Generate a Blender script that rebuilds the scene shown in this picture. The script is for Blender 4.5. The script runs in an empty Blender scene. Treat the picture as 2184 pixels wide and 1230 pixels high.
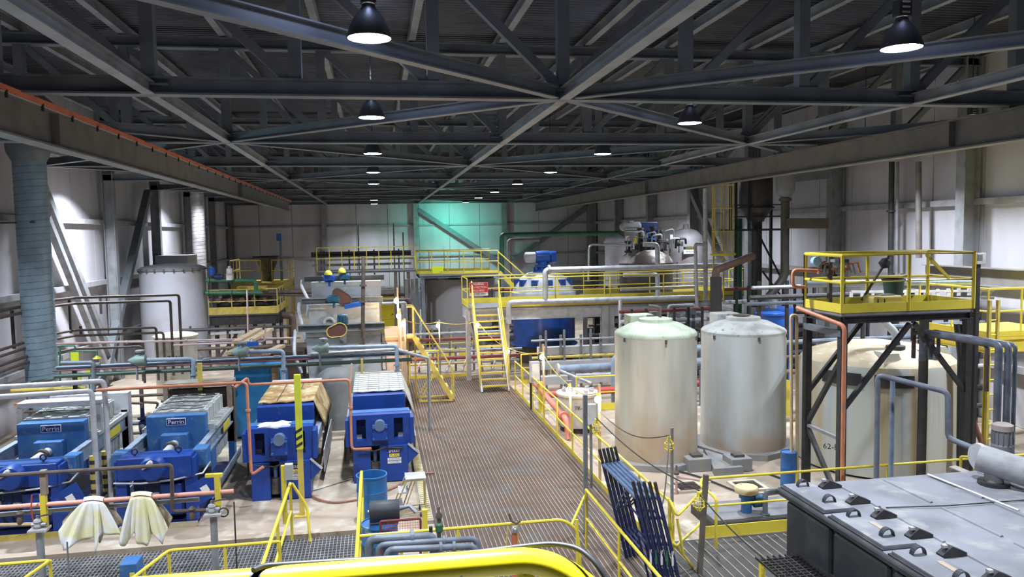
import bpy, math, random
from mathutils import Vector, Matrix
random.seed(7)
SC = bpy.context.scene
COL = SC.collection
V = Vector

# ------------------------------------------------------------------ camera
F = 1650.0; W, H = 2184, 1230
CAMZ = 5.5
_f = V((800-1092, 615-500, -F)).normalized()
_h = V((1, 0.0166, 0)); _h = (_h - _h.dot(_f)*_f).normalized()
_u = _h.cross(_f).normalized()
if _u.y < 0: _u = -_u
# rows: world X,Y,Z axes seen in camera space
RX, RY, RZ = _h, _f, _u
cam_d = bpy.data.cameras.new('camera'); cam = bpy.data.objects.new('camera', cam_d); COL.objects.link(cam)
m3 = Matrix((RX, RY, RZ))          # camera -> world
cam.matrix_world = Matrix.Translation((0, 0, CAMZ)) @ m3.to_4x4()
cam_d.sensor_width = 36.0; cam_d.lens = 36.0*F/W; cam_d.clip_start = 0.05; cam_d.clip_end = 300
SC.camera = cam

def at(px, py, Y=None, Z=None, X=None):
    """World point behind picture point (px, py) on the plane Y=, Z= or X=."""
    d = m3 @ V((px-W/2, H/2-py, -F))
    if Y is not None: t = Y/d.y
    elif Z is not None: t = (Z-CAMZ)/d.z
    else: t = X/d.x
    return V((0, 0, CAMZ)) + d*t

# ------------------------------------------------------------------ world, lights, exposure
wd = bpy.data.worlds.new('world'); SC.world = wd; wd.use_nodes = True
wd.node_tree.nodes['Background'].inputs[0].default_value = (0.55, 0.62, 0.8, 1)
wd.node_tree.nodes['Background'].inputs[1].default_value = 0.06
SC.view_settings.view_transform = 'Standard'; SC.view_settings.look = 'None'
SC.view_settings.exposure = 0.0; SC.view_settings.gamma = 1.0
try: SC.view_settings.use_curve_mapping = False
except Exception: pass
LAMP_W = 300.0
BULB_W = 34.0        # warm festoon bulbs
def area(name, loc, size, power, col, rot=(0, 0, 0), spread=150):
    l = bpy.data.lights.new(name, 'AREA'); l.shape = 'DISK'; l.size = size; l.energy = power; l.color = col
    l.spread = math.radians(spread)
    o = bpy.data.objects.new(name, l); o.location = loc; o.rotation_euler = rot; COL.objects.link(o); return o
def point(name, loc, r, power, col):
    l = bpy.data.lights.new(name, 'POINT'); l.shadow_soft_size = r; l.energy = power; l.color = col
    o = bpy.data.objects.new(name, l); o.location = loc; COL.objects.link(o); return o
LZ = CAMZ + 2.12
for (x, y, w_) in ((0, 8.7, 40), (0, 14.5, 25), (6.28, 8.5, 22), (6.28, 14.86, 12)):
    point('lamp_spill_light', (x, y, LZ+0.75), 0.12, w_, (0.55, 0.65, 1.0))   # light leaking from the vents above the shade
LAMPS = [(0.0, y) for y in (8.7, 14.5, 20.9, 27.2, 33.3, 49.0, 55.0)] + [(6.28, y) for y in (8.5, 14.86, 20.9, 27.4, 34.0, 40.6, 47.1, 54.0)]
for i, (x, y) in enumerate(LAMPS):
    area('lamp_light', (x, y, LZ-0.03), 0.42, LAMP_W, (0.82, 0.89, 1.0), spread=128)
# unseen lamps: added along the walls to brighten them, plus both rows carried on
UNSEEN_LAMPS = [(-6.9, 9.5, 0, 1.6), (-8.4, 17.6, 0.42, 2.0), (-8.5, 28.6, 0.42, 3.0), (-8.4, 41, 0.42, 1.6), (14.1, 11, 0.12, 1.5), (14.1, 16.5, 0.12, 1.7), (14.1, 20.6, 0.12, 1.5), (13.7, 30.9, 0.12, 1.0), (13.6, 40, 0.12, 1.3), (0, 2, 0, 1.3), (6.28, 2.2, 0, 1.3)]
for (x, y, dz, w_) in UNSEEN_LAMPS:
    area('unseen_lamp_light', (x, y, LZ+dz-0.03), 0.42, LAMP_W*w_, (0.84, 0.9, 1.0), spread=128)
# mercury vapour lamps: green on the far wall, cyan on the near left wall
area('green_lamp_light', (5.6, 55.0, 7.0), 0.4, 150, (0.18, 0.95, 0.72), (math.radians(60), 0, 0), 150)
area('cyan_lamp_light', (-9.3, 21.0, 5.4), 0.4, 110, (0.3, 0.85, 1.0), (0, math.radians(-70), 0), 150)

# ------------------------------------------------------------------ materials
_M = {}
def mat(name, c1, c2=None, rough=0.6, metal=0.0, scale=3.0, amt=(0.45, 0.7), bump=0.0, stretch=(1, 1, 1), emit=None, es=0, c3=None, s3=12, a3=(0.6, 0.7), spec=0.5, bscale=40, alpha=None, zst=None):
    if name in _M: return _M[name]
    m = bpy.data.materials.new(name); m.use_nodes = True; nt = m.node_tree; N = nt.nodes; L = nt.links
    b = N['Principled BSDF']
    b.inputs['Roughness'].default_value = rough; b.inputs['Metallic'].default_value = metal
    b.inputs['Specular IOR Level'].default_value = spec
    b.inputs['Base Color'].default_value = (*c1, 1)
    if alpha is not None: b.inputs['Alpha'].default_value = alpha
    tc = N.new('ShaderNodeNewGeometry'); mp = N.new('ShaderNodeMapping'); mp.inputs['Scale'].default_value = stretch
    L.new(tc.outputs['Position'], mp.inputs['Vector'])
    def layer(prev, col, sc, am):
        n = N.new('ShaderNodeTexNoise'); n.inputs['Scale'].default_value = sc; n.inputs['Detail'].default_value = 5
        L.new(mp.outputs[0], n.inputs['Vector'])
        r = N.new('ShaderNodeMapRange'); r.inputs[1].default_value = am[0]; r.inputs[2].default_value = am[1]
        L.new(n.outputs['Fac'], r.inputs[0])
        mx = N.new('ShaderNodeMix'); mx.data_type = 'RGBA'; L.new(r.outputs[0], mx.inputs[0])
        if prev is None: mx.inputs[6].default_value = (*c1, 1)
        else: L.new(prev, mx.inputs[6])
        mx.inputs[7].default_value = (*col, 1)
        return mx.outputs[2]
    out = None
    if c2 is None: c2 = tuple(c*0.72 for c in c1)
    out = layer(None, c2, scale, amt)
    if c3 is not None: out = layer(out, c3, s3, a3)
    if zst:   # stain that climbs from zst[0] to zst[1] with a ragged edge
        z0, z1, zc = zst; sp = N.new('ShaderNodeSeparateXYZ'); L.new(tc.outputs['Position'], sp.inputs[0])
        n = N.new('ShaderNodeTexNoise'); n.inputs['Scale'].default_value = 1.6; n.inputs['Detail'].default_value = 6; L.new(tc.outputs['Position'], n.inputs['Vector'])
        ma = N.new('ShaderNodeMath'); ma.operation = 'MULTIPLY_ADD'; L.new(n.outputs['Fac'], ma.inputs[0]); ma.inputs[1].default_value = -4.0*(z1-z0); L.new(sp.outputs['Z'], ma.inputs[2])
        r = N.new('ShaderNodeMapRange'); r.inputs[1].default_value = z0-2.1*(z1-z0); r.inputs[2].default_value = z1-1.7*(z1-z0); r.inputs[3].default_value = 0.62; r.inputs[4].default_value = 0.0
        L.new(ma.outputs[0], r.inputs[0])
        mx = N.new('ShaderNodeMix'); mx.data_type = 'RGBA'; L.new(r.outputs[0], mx.inputs[0]); L.new(out, mx.inputs[6]); mx.inputs[7].default_value = (*zc, 1); out = mx.outputs[2]
    L.new(out, b.inputs['Base Color'])
    if bump:
        n = N.new('ShaderNodeTexNoise'); n.inputs['Scale'].default_value = bscale; L.new(mp.outputs[0], n.inputs['Vector'])
        bp = N.new('ShaderNodeBump'); bp.inputs['Strength'].default_value = bump; bp.inputs['Distance'].default_value = 0.02
        L.new(n.outputs['Fac'], bp.inputs['Height']); L.new(bp.outputs[0], b.inputs['Normal'])
    if emit:
        b.inputs['Emission Color'].default_value = (*emit, 1); b.inputs['Emission Strength'].default_value = es
    _M[name] = m; return m

STEEL = mat('grey_steel', (0.16, 0.18, 0.20), (0.11, 0.12, 0.135), 0.5, 0.0, 1.5)
BEAM = mat('beam_steel', (0.19, 0.175, 0.165), (0.14, 0.13, 0.12), 0.6, 0, 2)
DECKMAT = mat('roof_deck', (0.10, 0.105, 0.125), (0.06, 0.06, 0.07), 0.35, 0.6, 1.2)
PURLIN = mat('purlin_steel', (0.27, 0.29, 0.32), (0.18, 0.18, 0.18), 0.5, 0, 1.5)
PANEL = mat('wall_panel_white', (0.53, 0.515, 0.55), (0.43, 0.405, 0.42), 0.55, 0, 1.0, (0.4, 0.75), stretch=(1, 1, 0.25), c3=(0.42, 0.39, 0.38), s3=2.5, a3=(0.62, 0.8))
GIRT = mat('girt_steel', (0.34, 0.34, 0.35), (0.25, 0.24, 0.24), 0.6)
COLM = mat('column_steel', (0.25, 0.26, 0.27), (0.18, 0.18, 0.18), 0.6)
CONC = mat('concrete_floor', (0.43, 0.35, 0.265), (0.28, 0.22, 0.16), 0.75, 0, 0.7, (0.35, 0.7), bump=0.15, c3=(0.52, 0.47, 0.40), s3=2.2, a3=(0.52, 0.7))
YEL = mat('yellow_paint', (0.74, 0.60, 0.06), (0.58, 0.44, 0.06), 0.42, 0, 2.5, (0.5, 0.8), c3=(0.35, 0.24, 0.08), s3=18, a3=(0.68, 0.76))
YELD = mat('yellow_dull', (0.62, 0.49, 0.10), (0.40, 0.30, 0.09), 0.6, 0, 4)
GALV = mat('galvanised', (0.36, 0.38, 0.41), (0.24, 0.26, 0.29), 0.45, 0.4, 5)
WPIPE = mat('light_grey_pipe', (0.52, 0.53, 0.56), (0.38, 0.38, 0.40), 0.45, 0, 5)
DPIPE = mat('slate_pvc_pipe', (0.14, 0.17, 0.21), (0.09, 0.10, 0.12), 0.42, 0, 4)
RUSTP = mat('dark_rusty_pipe', (0.12, 0.085, 0.07), (0.06, 0.05, 0.05), 0.65, 0, 6)
BLACK = mat('black_steel', (0.025, 0.025, 0.028), (0.05, 0.045, 0.04), 0.55, 0, 6)
COPPER = mat('orange_pipe', (0.62, 0.23, 0.12), (0.45, 0.20, 0.13), 0.5, 0, 5)
PINK = mat('pink_pipe', (0.62, 0.40, 0.38), (0.5, 0.33, 0.3), 0.55, 0, 5)
RED = mat('red_paint', (0.50, 0.06, 0.05), (0.36, 0.07, 0.06), 0.5, 0, 4)
DRED = mat('maroon_paint', (0.20, 0.035, 0.03), (0.13, 0.03, 0.03), 0.6)
GRNP = mat('green_paint', (0.03, 0.15, 0.08), (0.04, 0.09, 0.06), 0.5)
DGRN = mat('dark_green_pipe', (0.06, 0.11, 0.09), (0.08, 0.08, 0.07), 0.5)
BLUE = mat('press_blue', (0.010, 0.055, 0.31), (0.010, 0.04, 0.21), 0.42, 0, 2.5, (0.4, 0.75), c3=(0.05, 0.10, 0.30), s3=6, a3=(0.62, 0.78))
BLUEW = mat('worn_blue', (0.025, 0.12, 0.35), (0.06, 0.17, 0.36), 0.5, 0, 2.5, (0.4, 0.7), c3=(0.18, 0.26, 0.38), s3=8, a3=(0.6, 0.75))
BLUEB = mat('bright_blue', (0.02, 0.10, 0.42), (0.02, 0.08, 0.32), 0.35)
NAVY = mat('navy_paint', (0.012, 0.022, 0.09), (0.02, 0.03, 0.08), 0.4)
SLATEB = mat('slate_blue', (0.13, 0.19, 0.32), (0.08, 0.12, 0.22), 0.45)
GREY = mat('mid_grey', (0.22, 0.22, 0.23), (0.16, 0.16, 0.17), 0.6)
LGREY = mat('light_grey', (0.45, 0.45, 0.46), (0.34, 0.34, 0.34), 0.55)
WHITE = mat('off_white', (0.72, 0.71, 0.70), (0.55, 0.53, 0.50), 0.5)
DARK = mat('dark_gap', (0.015, 0.015, 0.017), (0.03, 0.028, 0.025), 0.8)
GRIME = mat('grimy_machinery', (0.10, 0.085, 0.07), (0.05, 0.045, 0.04), 0.7, 0, 6)
TAN = mat('tan_wood', (0.50, 0.36, 0.22), (0.36, 0.25, 0.15), 0.7, 0, 3)
RUBBER = mat('black_rubber', (0.02, 0.022, 0.025), (0.035, 0.035, 0.04), 0.5)

# ------------------------------------------------------------------ mesh builder
class MB:
    def __init__(s): s.v = []; s.f = []; s.s = []
    def add(s, vs, fs, smooth=False):
        o = len(s.v); s.v += [V(v) for v in vs]; s.f += [[i+o for i in f] for f in fs]; s.s += [smooth]*len(fs); return s
    def box(s, c, d, rz=0.0, M=None):
        c = V(c); R = Matrix.Rotation(rz, 3, 'Z') if M is None else M
        vs = [c + R @ V((a*d[0]/2, b*d[1]/2, e*d[2]/2)) for a in (-1, 1) for b in (-1, 1) for e in (-1, 1)]
        return s.add(vs, [(0, 1, 3, 2), (4, 6, 7, 5), (0, 4, 5, 1), (2, 3, 7, 6), (0, 2, 6, 4), (1, 5, 7, 3)])
    def b2(s, p, q):
        p, q = V(p), V(q); return s.box((p+q)/2, (abs(q.x-p.x), abs(q.y-p.y), abs(q.z-p.z)))
    def prism(s, prof, p, q, up=(0, 0, 1)):
        """extrude a 2-D outline (side, up) from p to q"""
        p, q = V(p), V(q); d = (q-p).normalized(); u = V(up)
        if abs(d.dot(u)) > 0.98: u = V((0, 1, 0))
        sd = d.cross(u).normalized(); u = sd.cross(d)
        n = len(prof)
        vs = [e + sd*a + u*b for e in (p, q) for a, b in prof]
        fs = [[i, (i+1) % n, n+(i+1) % n, n+i] for i in range(n)] + [list(range(n))[::-1], list(range(n, 2*n))]
        return s.add(vs, fs)
    def bar(s, p, q, w, h, up=(0, 0, 1)):
        return s.prism([(-w/2, -h/2), (w/2, -h/2), (w/2, h/2), (-w/2, h/2)], p, q, up)
    def ibeam(s, p, q, w, h, t=0.025, up=(0, 0, 1)):
        a, b, c = w/2, h/2, t/2
        return s.prism([(-a, -b), (a, -b), (a, -b+t), (c, -b+t), (c, b-t), (a, b-t), (a, b), (-a, b), (-a, b-t), (-c, b-t), (-c, -b+t), (-a, -b+t)], p, q, up)
    def tube(s, pts, r, n=10, cap=True, rs=None):
        pts = [V(p) for p in pts]; 
        if len(pts) < 2: return s
        rings = []; d0 = (pts[1]-pts[0]).normalized()
        u = V((0, 0, 1)) if abs(d0.z) < 0.9 else V((1, 0, 0))
        a = d0.cross(u).normalized(); o = len(s.v); prev = d0
        for i, p in enumerate(pts):
            if i == 0: t = d0; k = 1; nx = d0
            elif i == len(pts)-1: t = (p-pts[i-1]).normalized(); nx = t
            else:
                d1 = (p-pts[i-1]).normalized(); nx = (pts[i+1]-p).normalized(); t = (d1+nx)
                t = t.normalized() if t.length > 1e-4 else d1
            a = (a - a.dot(t)*t).normalized(); b = t.cross(a)
            rr = rs[i] if rs else r
            for j in range(n):
                th = 2*math.pi*j/n; s.v.append(p + a*math.cos(th)*rr + b*math.sin(th)*rr)
        for i in range(len(pts)-1):
            for j in range(n):
                s.f.append([o+i*n+j, o+i*n+(j+1) % n, o+(i+1)*n+(j+1) % n, o+(i+1)*n+j]); s.s.append(True)
        if cap:
            s.f.append([o+j for j in range(n)][::-1]); s.s.append(False)
            e = o+(len(pts)-1)*n; s.f.append([e+j for j in range(n)]); s.s.append(False)
        return s
    def lathe(s, c, prof, n=32, axis='Z', closed=True):
        """prof = [(r, z)...] around axis through c"""
        c = V(c); o = len(s.v)
        for r, z in prof:
            for j in range(n):
                th = 2*math.pi*j/n; x, y = max(r, 1e-4)*math.cos(th), max(r, 1e-4)*math.sin(th)
                p = {'Z': (x, y, z), 'Y': (x, z, y), 'X': (z, x, y)}[axis]; s.v.append(c+V(p))
        m = len(prof)
        for i in range(m-1):
            for j in range(n):
                s.f.append([o+i*n+j, o+i*n+(j+1) % n, o+(i+1)*n+(j+1) % n, o+(i+1)*n+j]); s.s.append(True)
        if closed:
            s.f.append([o+j for j in range(n)][::-1]); s.s.append(False)
            s.f.append([o+(m-1)*n+j for j in range(n)]); s.s.append(False)
        return s
    def cyl(s, p, q, r, n=16): return s.tube([p, q], r, n)
    def build(s, name, m, parent=None, bevel=0):
        me = bpy.data.meshes.new(name)
        off = base(parent) if parent else V((0, 0, 0))
        me.from_pydata([v-off for v in s.v], [], s.f)
        me.polygons.foreach_set('use_smooth', s.s)
        if m: me.materials.append(m)
        me.update()
        o = bpy.data.objects.new(name, me); COL.objects.link(o)
        if parent: o.parent = parent
        if bevel:
            b = o.modifiers.new('bevel', 'BEVEL'); b.width = bevel; b.segments = 2; b.limit_method = 'ANGLE'
        try:
            if any(s.s): me.set_sharp_from_angle(angle=math.radians(38))
        except Exception: pass
        return o
def base(o):
    p = V((0, 0, 0))
    while o is not None: p = p + V(o.location); o = o.parent
    return p
def thing(name, label, cat, loc, group=None):
    o = bpy.data.objects.new(name, None); COL.objects.link(o); o.location = V(loc); o.empty_display_size = 0.1
    o['label'] = label; o['category'] = cat
    if group: o['group'] = group
    return o
def tag(o, label, cat, group=None, kind=None):
    o['label'] = label; o['category'] = cat
    if group: o['group'] = group
    if kind: o['kind'] = kind
    return o
def struct(o): o['kind'] = 'structure'; return o
def kids(o): return [c for c in bpy.data.objects if c.parent == o]
def copy_tree(o, loc=None, label=None, group=None):
    ch = {}
    for c in list(COL.objects):
        if c.parent: ch.setdefault(c.parent, []).append(c)
    def rec(x, par):
        c = x.copy(); COL.objects.link(c)
        if par: c.parent = par
        for k in ch.get(x, []): rec(k, c)
        return c
    r = rec(o, None)
    if loc is not None: r.location = V(loc)
    if label: r['label'] = label
    if group: r['group'] = group
    return r
TEXTS = []
def text(s, loc, size, m, parent, rx=90, rz=0, ext=0.004, align='CENTER', name='lettering', ry=0, sx=1):
    TEXTS.append(None); c = bpy.data.curves.new(name, 'FONT'); c.body = s; c.size = size; c.extrude = ext; c.align_x = align; c.align_y = 'CENTER'
    c.resolution_u = 2; c.materials.append(m)
    o = bpy.data.objects.new(name, c); COL.objects.link(o)
    o.location = V(loc) - (base(parent) if parent else V((0, 0, 0))); o.rotation_euler = (math.radians(rx), math.radians(ry), math.radians(rz))
    o.scale = (sx, 1, 1)
    if parent: o.parent = parent
    TEXTS[-1] = o
    return o
def bend(pts, r=0.12, k=4):
    """round the corners of a polyline"""
    pts = [V(p) for p in pts]; out = [pts[0]]
    for i in range(1, len(pts)-1):
        a, b, c = pts[i-1], pts[i], pts[i+1]
        d1 = (a-b); d2 = (c-b); rr = min(r, d1.length*0.45, d2.length*0.45)
        p, q = b+d1.normalized()*rr, b+d2.normalized()*rr
        for j in range(k+1):
            t = j/k; out.append((1-t)*(1-t)*p + 2*t*(1-t)*b + t*t*q)
    out.append(pts[-1]); return out
def pipe(name, label, pts, r, m, cat='pipe', group=None, n=10, br=0.1, flanges=(), fm=None, hangers=()):
    """a pipe run is one thing; its flanges and hangers are parts"""
    pts = [V(p) for p in pts]
    o = MB().tube(bend(pts, max(br, r*1.6)), r, n).build(name, m)
    tag(o, label, cat, group)
    for (i, t) in flanges:
        a, b = pts[i], pts[i+1]; c = a.lerp(b, t); d = (b-a).normalized()*0.02*max(1, r/0.05)
        MB().cyl(c-d, c+d, r*1.7, 12).build('flange', fm or m, o)
    for (i, t, ln) in hangers:
        c = pts[i].lerp(pts[i+1], t); MB().cyl(c, c+V((0, 0, ln)), 0.02, 6).build('hanger', fm or m, o)
    return o
def railing(label, pts, h=1.07, sp=1.5, r=0.024, m=None, toe=True, mid=True, name='guard_railing', tm=None, closed=False, group=None, posts=True, toeh=0.13, sq=False, offs=0.0):
    """guard railing along base points"""
    m = m or YEL; pts = [V(p) for p in pts]; t = thing(name, label, 'railing', pts[0], group)
    up = V((0, 0, h))
    MB().tube(bend([p+up for p in pts], 0.06, 2), r, 8).build('top_rail', m, t)
    if mid: MB().tube(bend([p+up*0.53 for p in pts], 0.06, 2), r*0.85, 8).build('mid_rail', m, t)
    for i in range(len(pts)-1):
        a, b = pts[i], pts[i+1]; L = (b-a).length; k = max(1, int(round(L/sp)))
        if posts:
            for j in range(k+1 if i == len(pts)-2 else k):
                p = a.lerp(b, j/k)
                if sq: MB().bar(p, p+up, r*2, r*2).build('post', m, t)
                else: MB().tube([p, p+up], r*0.95, 8).build('post', m, t)
        if toe: MB().bar(a+V((0, 0, toeh/2+0.01)), b+V((0, 0, toeh/2+0.01)), 0.012, toeh).build('toe_plate', tm or m, t)
    return t
# ================================================================== the hall
XL, XR, YB = -10.55, 17.05, 58.6
ZB = CAMZ + 2.23              # underside of the roof trusses
ZT = CAMZ + 4.68
TR = [6.65+6.45*k for k in range(9)]
TR[8] = 57.9
NX = [-10.05, -3.4, 3.24, 9.9, 16.55, 17.0]
struct(MB().b2((XL-0.4, -1.5, -0.3), (XR+0.4, YB+0.4, 0)).build('floor', CONC))
# -- walls of sandwich panels with girts and columns
def wall(name, fixed, axis, a0, a1, w, rows):
    ext = 0.12
    if axis == 'X':   # wall runs along X at Y=fixed
        root = MB().b2((a0, fixed+0.05, 0), (a1, fixed+ext+0.05, ZT+0.3)).build(name, GREY)
    else:
        s = 1 if fixed > 0 else -1
        root = MB().b2((fixed+s*0.05, a0, 0), (fixed+s*(0.05+ext), a1, ZT+0.3)).build(name, GREY)
    struct(root)
    n = int(round((a1-a0)/w)); w = (a1-a0)/n
    me = {}
    for (z0, z1) in rows:
        for i in range(n):
            c = a0+w*(i+0.5)
            key = (z0, z1)
            if key not in me:
                b = MB().box((0, 0, 0), ((w-0.03, 0.09, z1-z0-0.02) if axis == 'X' else (0.09, w-0.03, z1-z0-0.02)))
                # shallow vertical ribs that give the panel its profile
                o = b.build('wall_panel', PANEL, root); me[key] = o
            else:
                o = me[key].copy(); COL.objects.link(o)
            o.location = (c, fixed, (z0+z1)/2) if axis == 'X' else (fixed, c, (z0+z1)/2)
            o.location += V((0, 0.0, 0))
    return root
ROWS = [(0, 1.6), (1.6, 3.85), (3.85, 6.15), (6.15, 8.4), (8.4, ZT+0.3)]
wb = wall('wall_back', YB, 'X', XL, XR, 2.27, ROWS)
wl = wall('wall_left', XL, 'Y', -1.3, YB, 2.05, ROWS)
wr = wall('wall_right', XR, 'Y', -1.3, YB, 2.05, ROWS)
for z in (1.6, 3.85, 6.15, 8.4):
    MB().b2((XL, YB-0.2, z-0.06), (XR, YB-0.05, z+0.06)).build('girt', GIRT, wb)
    MB().b2((XL+0.05, -1.3, z-0.09), (XL+0.24, YB, z+0.09)).build('girt', GIRT, wl)
    MB().b2((XR-0.24, -1.3, z-0.09), (XR-0.05, YB, z+0.09)).build('girt', GIRT, wr)
for y in TR[1:-1]+[58.2]:
    MB().ibeam((XL+0.42, y, 0), (XL+0.42, y, ZT), 0.3, 0.4, 0.03, up=(1, 0, 0)).build('column', COLM, wl)
    MB().ibeam((XR-0.42, y, 0), (XR-0.42, y, ZT), 0.34, 0.5, 0.03, up=(1, 0, 0)).build('column', COLM, wr)
for x in (-3.65, 3.0, 9.7, 16.4):
    MB().ibeam((x, YB-0.35, 0), (x, YB-0.35, ZT), 0.34, 0.35, 0.03, up=(0, 1, 0)).build('column', COLM, wb)
# wall bracing
def brace(p, q, w, m, par): MB().bar(p, q, w, w).build('brace', m, par)
brace((XL+0.45, 26.2, 7.2), (XL+0.45, 32.2, 0.1), 0.26, COLM, wl)
brace((XL+0.62, 26.0, 6.2), (XL+0.62, 30.9, 0.3), 0.2, GIRT, wl)
brace((XL+0.45, 37.7, 7.6), (XL+0.45, 32.4, 2.1), 0.28, STEEL, wl)
brace((XL+0.45, 32.4, 2.1), (XL+0.45, 30.6, 0.2), 0.28, STEEL, wl)
brace((XR-0.5, TR[5], 7.5), (XR-0.5, TR[4]+0.3, 1.5), 0.28, COLM, wr)
brace((3.2, YB-0.4, 7.3), (9.2, YB-0.4, 3.3), 0.32, STEEL, wb)
brace((16.2, YB-0.4, 7.3), (10.3, YB-0.4, 3.3), 0.32, STEEL, wb)
# -- roof: ribbed deck, purlins, bottom-chord bracing
b = MB(); n = 150; y0, y1 = -1.3, YB+0.3; st = (y1-y0)/n; z = ZT+0.28
def deckmesh():
    """corrugations across the hall: trapezoid profile extruded along X"""
    vs = []; fs = []; k = 0; p = 0.19; y = y0; prof = []
    while y < y1:
        prof += [(y, z), (y+0.06, z), (y+0.085, z+0.05), (y+0.165, z+0.05)]; y += p
    for x in (XL-0.3, XR+0.3):
        for yy, zz in prof: vs.append((x, yy, zz))
    m = len(prof)
    for i in range(m-1): fs.append((i, i+1, m+i+1, m+i))
    return MB().add(vs, fs)
ceil = struct(deckmesh().build('ceiling', DECKMAT))
PX = []
for a, c2 in zip(NX[:-1], NX[1:]):
    for k in range(1 if c2-a < 1 else 3): PX.append(a+(c2-a)*k/3)
PX.append(NX[-1])
for x in PX[::1]:
    MB().ibeam((x, y0, ZT+0.15), (x, YB, ZT+0.15), 0.16, 0.24, 0.02).build('purlin', PURLIN, ceil)
for x in NX[1:4]:
    for k in range(len(TR)-1):
        MB().ibeam((x, TR[k]+0.1, ZB+0.1), (x, TR[k+1]-0.1, ZB+0.1), 0.18, 0.2, 0.02).build('chord_tie', STEEL if k > 2 else PURLIN, ceil)
for k in range(len(TR)-1):
    for i in range(len(NX)-2):
        a, c2 = (k, k+1)
        odd = k if k % 2 == 1 else k+1; ev = k+1 if k % 2 == 1 else k
        # apex nodes (even index) on odd trusses join the odd nodes of the even ones
        xo, xe = (NX[i], NX[i+1]) if i % 2 == 0 else (NX[i+1], NX[i])
        if k == 0 and i == 1: xe = -3.4
        if k == 0 and i == 2: xe = 10.6
        p, q = V((xo, TR[odd], ZB+0.11)), V((xe, TR[ev], ZB+0.11)); d = (q-p).normalized()*0.25
        MB().ibeam(p+d, q-d, 0.16, 0.2, 0.02).build('plan_brace', STEEL, ceil)
# -- roof trusses
def truss():
    t = thing('roof_truss', 'x', 'roof truss', (0, 0, 0), 'roof trusses')
    MB().ibeam((XL+0.2, 0, ZB+0.14), (XR-0.2, 0, ZB+0.14), 0.26, 0.28, 0.03).build('bottom_chord', STEEL, t)
    MB().ibeam((XL+0.2, 0, ZT-0.13), (XR-0.2, 0, ZT-0.13), 0.26, 0.26, 0.03).build('top_chord', STEEL, t)
    for x in PX[1:-1]:
        MB().bar((x, 0, ZB+0.27), (x, 0, ZT-0.25), 0.2, 0.2, up=(0, 1, 0)).build('vertical_strut', STEEL, t)
    for a, c2 in zip(PX[:-1], PX[1:]):
        if (a+c2)/2 < 3.2: p, q = (a+0.1, 0, ZT-0.26), (c2-0.12, 0, ZB+0.28)
        else: p, q = (c2-0.1, 0, ZT-0.26), (a+0.12, 0, ZB+0.28)
        MB().bar(p, q, 0.15, 0.15).build('diagonal_strut', STEEL, t)
    for x in NX[1:-1]:
        MB().box((x, 0, ZB+0.16), (0.6, 0.24, 0.03)).build('gusset_plate', STEEL, t)
    return t
ORD = ['over the front railing, just out of the picture', 'first across the picture from the front', 'second across the picture from the front', 'third from the front', 'fourth from the front', 'fifth from the front', 'fourth from the far wall', 'second from the far wall' , 'closest to the far wall']
ORD[6] = 'third from the far wall'
t0 = truss()
for k, y in enumerate(TR):
    o = t0 if k == 0 else copy_tree(t0)
    o.location = (0, y, 0); o['label'] = 'grey steel roof truss, ' + ORD[k]
# -- crane runway beams
def runway(x, y1, label, rail):
    t = thing('crane_runway_beam', label, 'crane beam', (x, 4, ZB-0.6))
    MB().ibeam((x, -1, ZB-0.36), (x, y1, ZB-0.36), 0.3, 0.62, 0.03).build('beam_web', BEAM, t)
    if rail:
        MB().bar((x+0.17, -1, ZB-0.02), (x+0.17, y1, ZB-0.02), 0.06, 0.085).build('conductor_bar', mat('conductor_orange', (0.75, 0.20, 0.10), (0.5, 0.15, 0.09), 0.5), t)
        MB().bar((x+0.17, -1, ZB-0.075), (x+0.17, y1, ZB-0.075), 0.03, 0.014).build('contact_strip', LGREY, t)
        y = 5
        while y < y1: MB().box((x+0.19, y, ZB-0.10), (0.03, 0.05, 0.12)).build('bracket', BLACK, t); y += 1.25
    for y in TR:
        if y < y1: MB().box((x, y, ZB-0.03), (0.2, 0.2, 0.1)).build('hanger_plate', BEAM, t)
    for y in (14.5, 33): MB().box((x-0.05*(1 if x > 0 else -1), y, ZB-0.34), (0.22, 0.03, 0.5)).build('splice_plate', BEAM, t)
    return t
runway(-5.4, 51.5, 'brown steel crane runway beam carrying the orange conductor bar', True)
runway(12.0, 57.5, 'brown steel crane runway beam without conductor bar, over the yellow platform side', False)
# -- high bay lamps
GLOW = mat('lamp_glass', (0.9, 0.95, 1), rough=0.3, emit=(0.86, 0.92, 1.0), es=30)
SHADE = mat('lamp_shade_metal', (0.10, 0.11, 0.13), (0.07, 0.07, 0.08), 0.4, 0.4)
def lamp():
    t = thing('high_bay_lamp', 'x', 'lamp', (0, 0, 0), 'lit high bay lamps')
    MB().lathe((0, 0, 0), [(0.245, 0), (0.24, 0.03), (0.21, 0.12), (0.16, 0.22), (0.10, 0.29), (0.075, 0.33), (0.07, 0.36), (0.06, 0.36), (0.065, 0.33), (0.09, 0.28), (0.15, 0.21), (0.2, 0.11), (0.232, 0.03), (0.235, 0.0)], 28, closed=False).build('lamp_shade', SHADE, t)
    MB().lathe((0, 0, 0.004), [(0.232, 0), (0.15, -0.008), (0.02, -0.012)], 24).build('lens', GLOW, t)
    bal = MB().box((0, 0, 0.47), (0.17, 0.14, 0.2)).build('ballast', BLACK, t, 0.01)
    for k in range(3): MB().box((0, -0.075, 0.41+0.06*k), (0.1, 0.01, 0.02)).build('cooling_slot', LGREY, bal)
    MB().cyl((0, 0, 0.35), (0, 0, 0.38), 0.05).build('socket_collar', GALV, t)
    MB().cyl((0, 0, 0.57), (0, 0, ZT+0.3-LZ), 0.012, 6).build('hanger_rod', BLACK, t)
    return t
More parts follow.
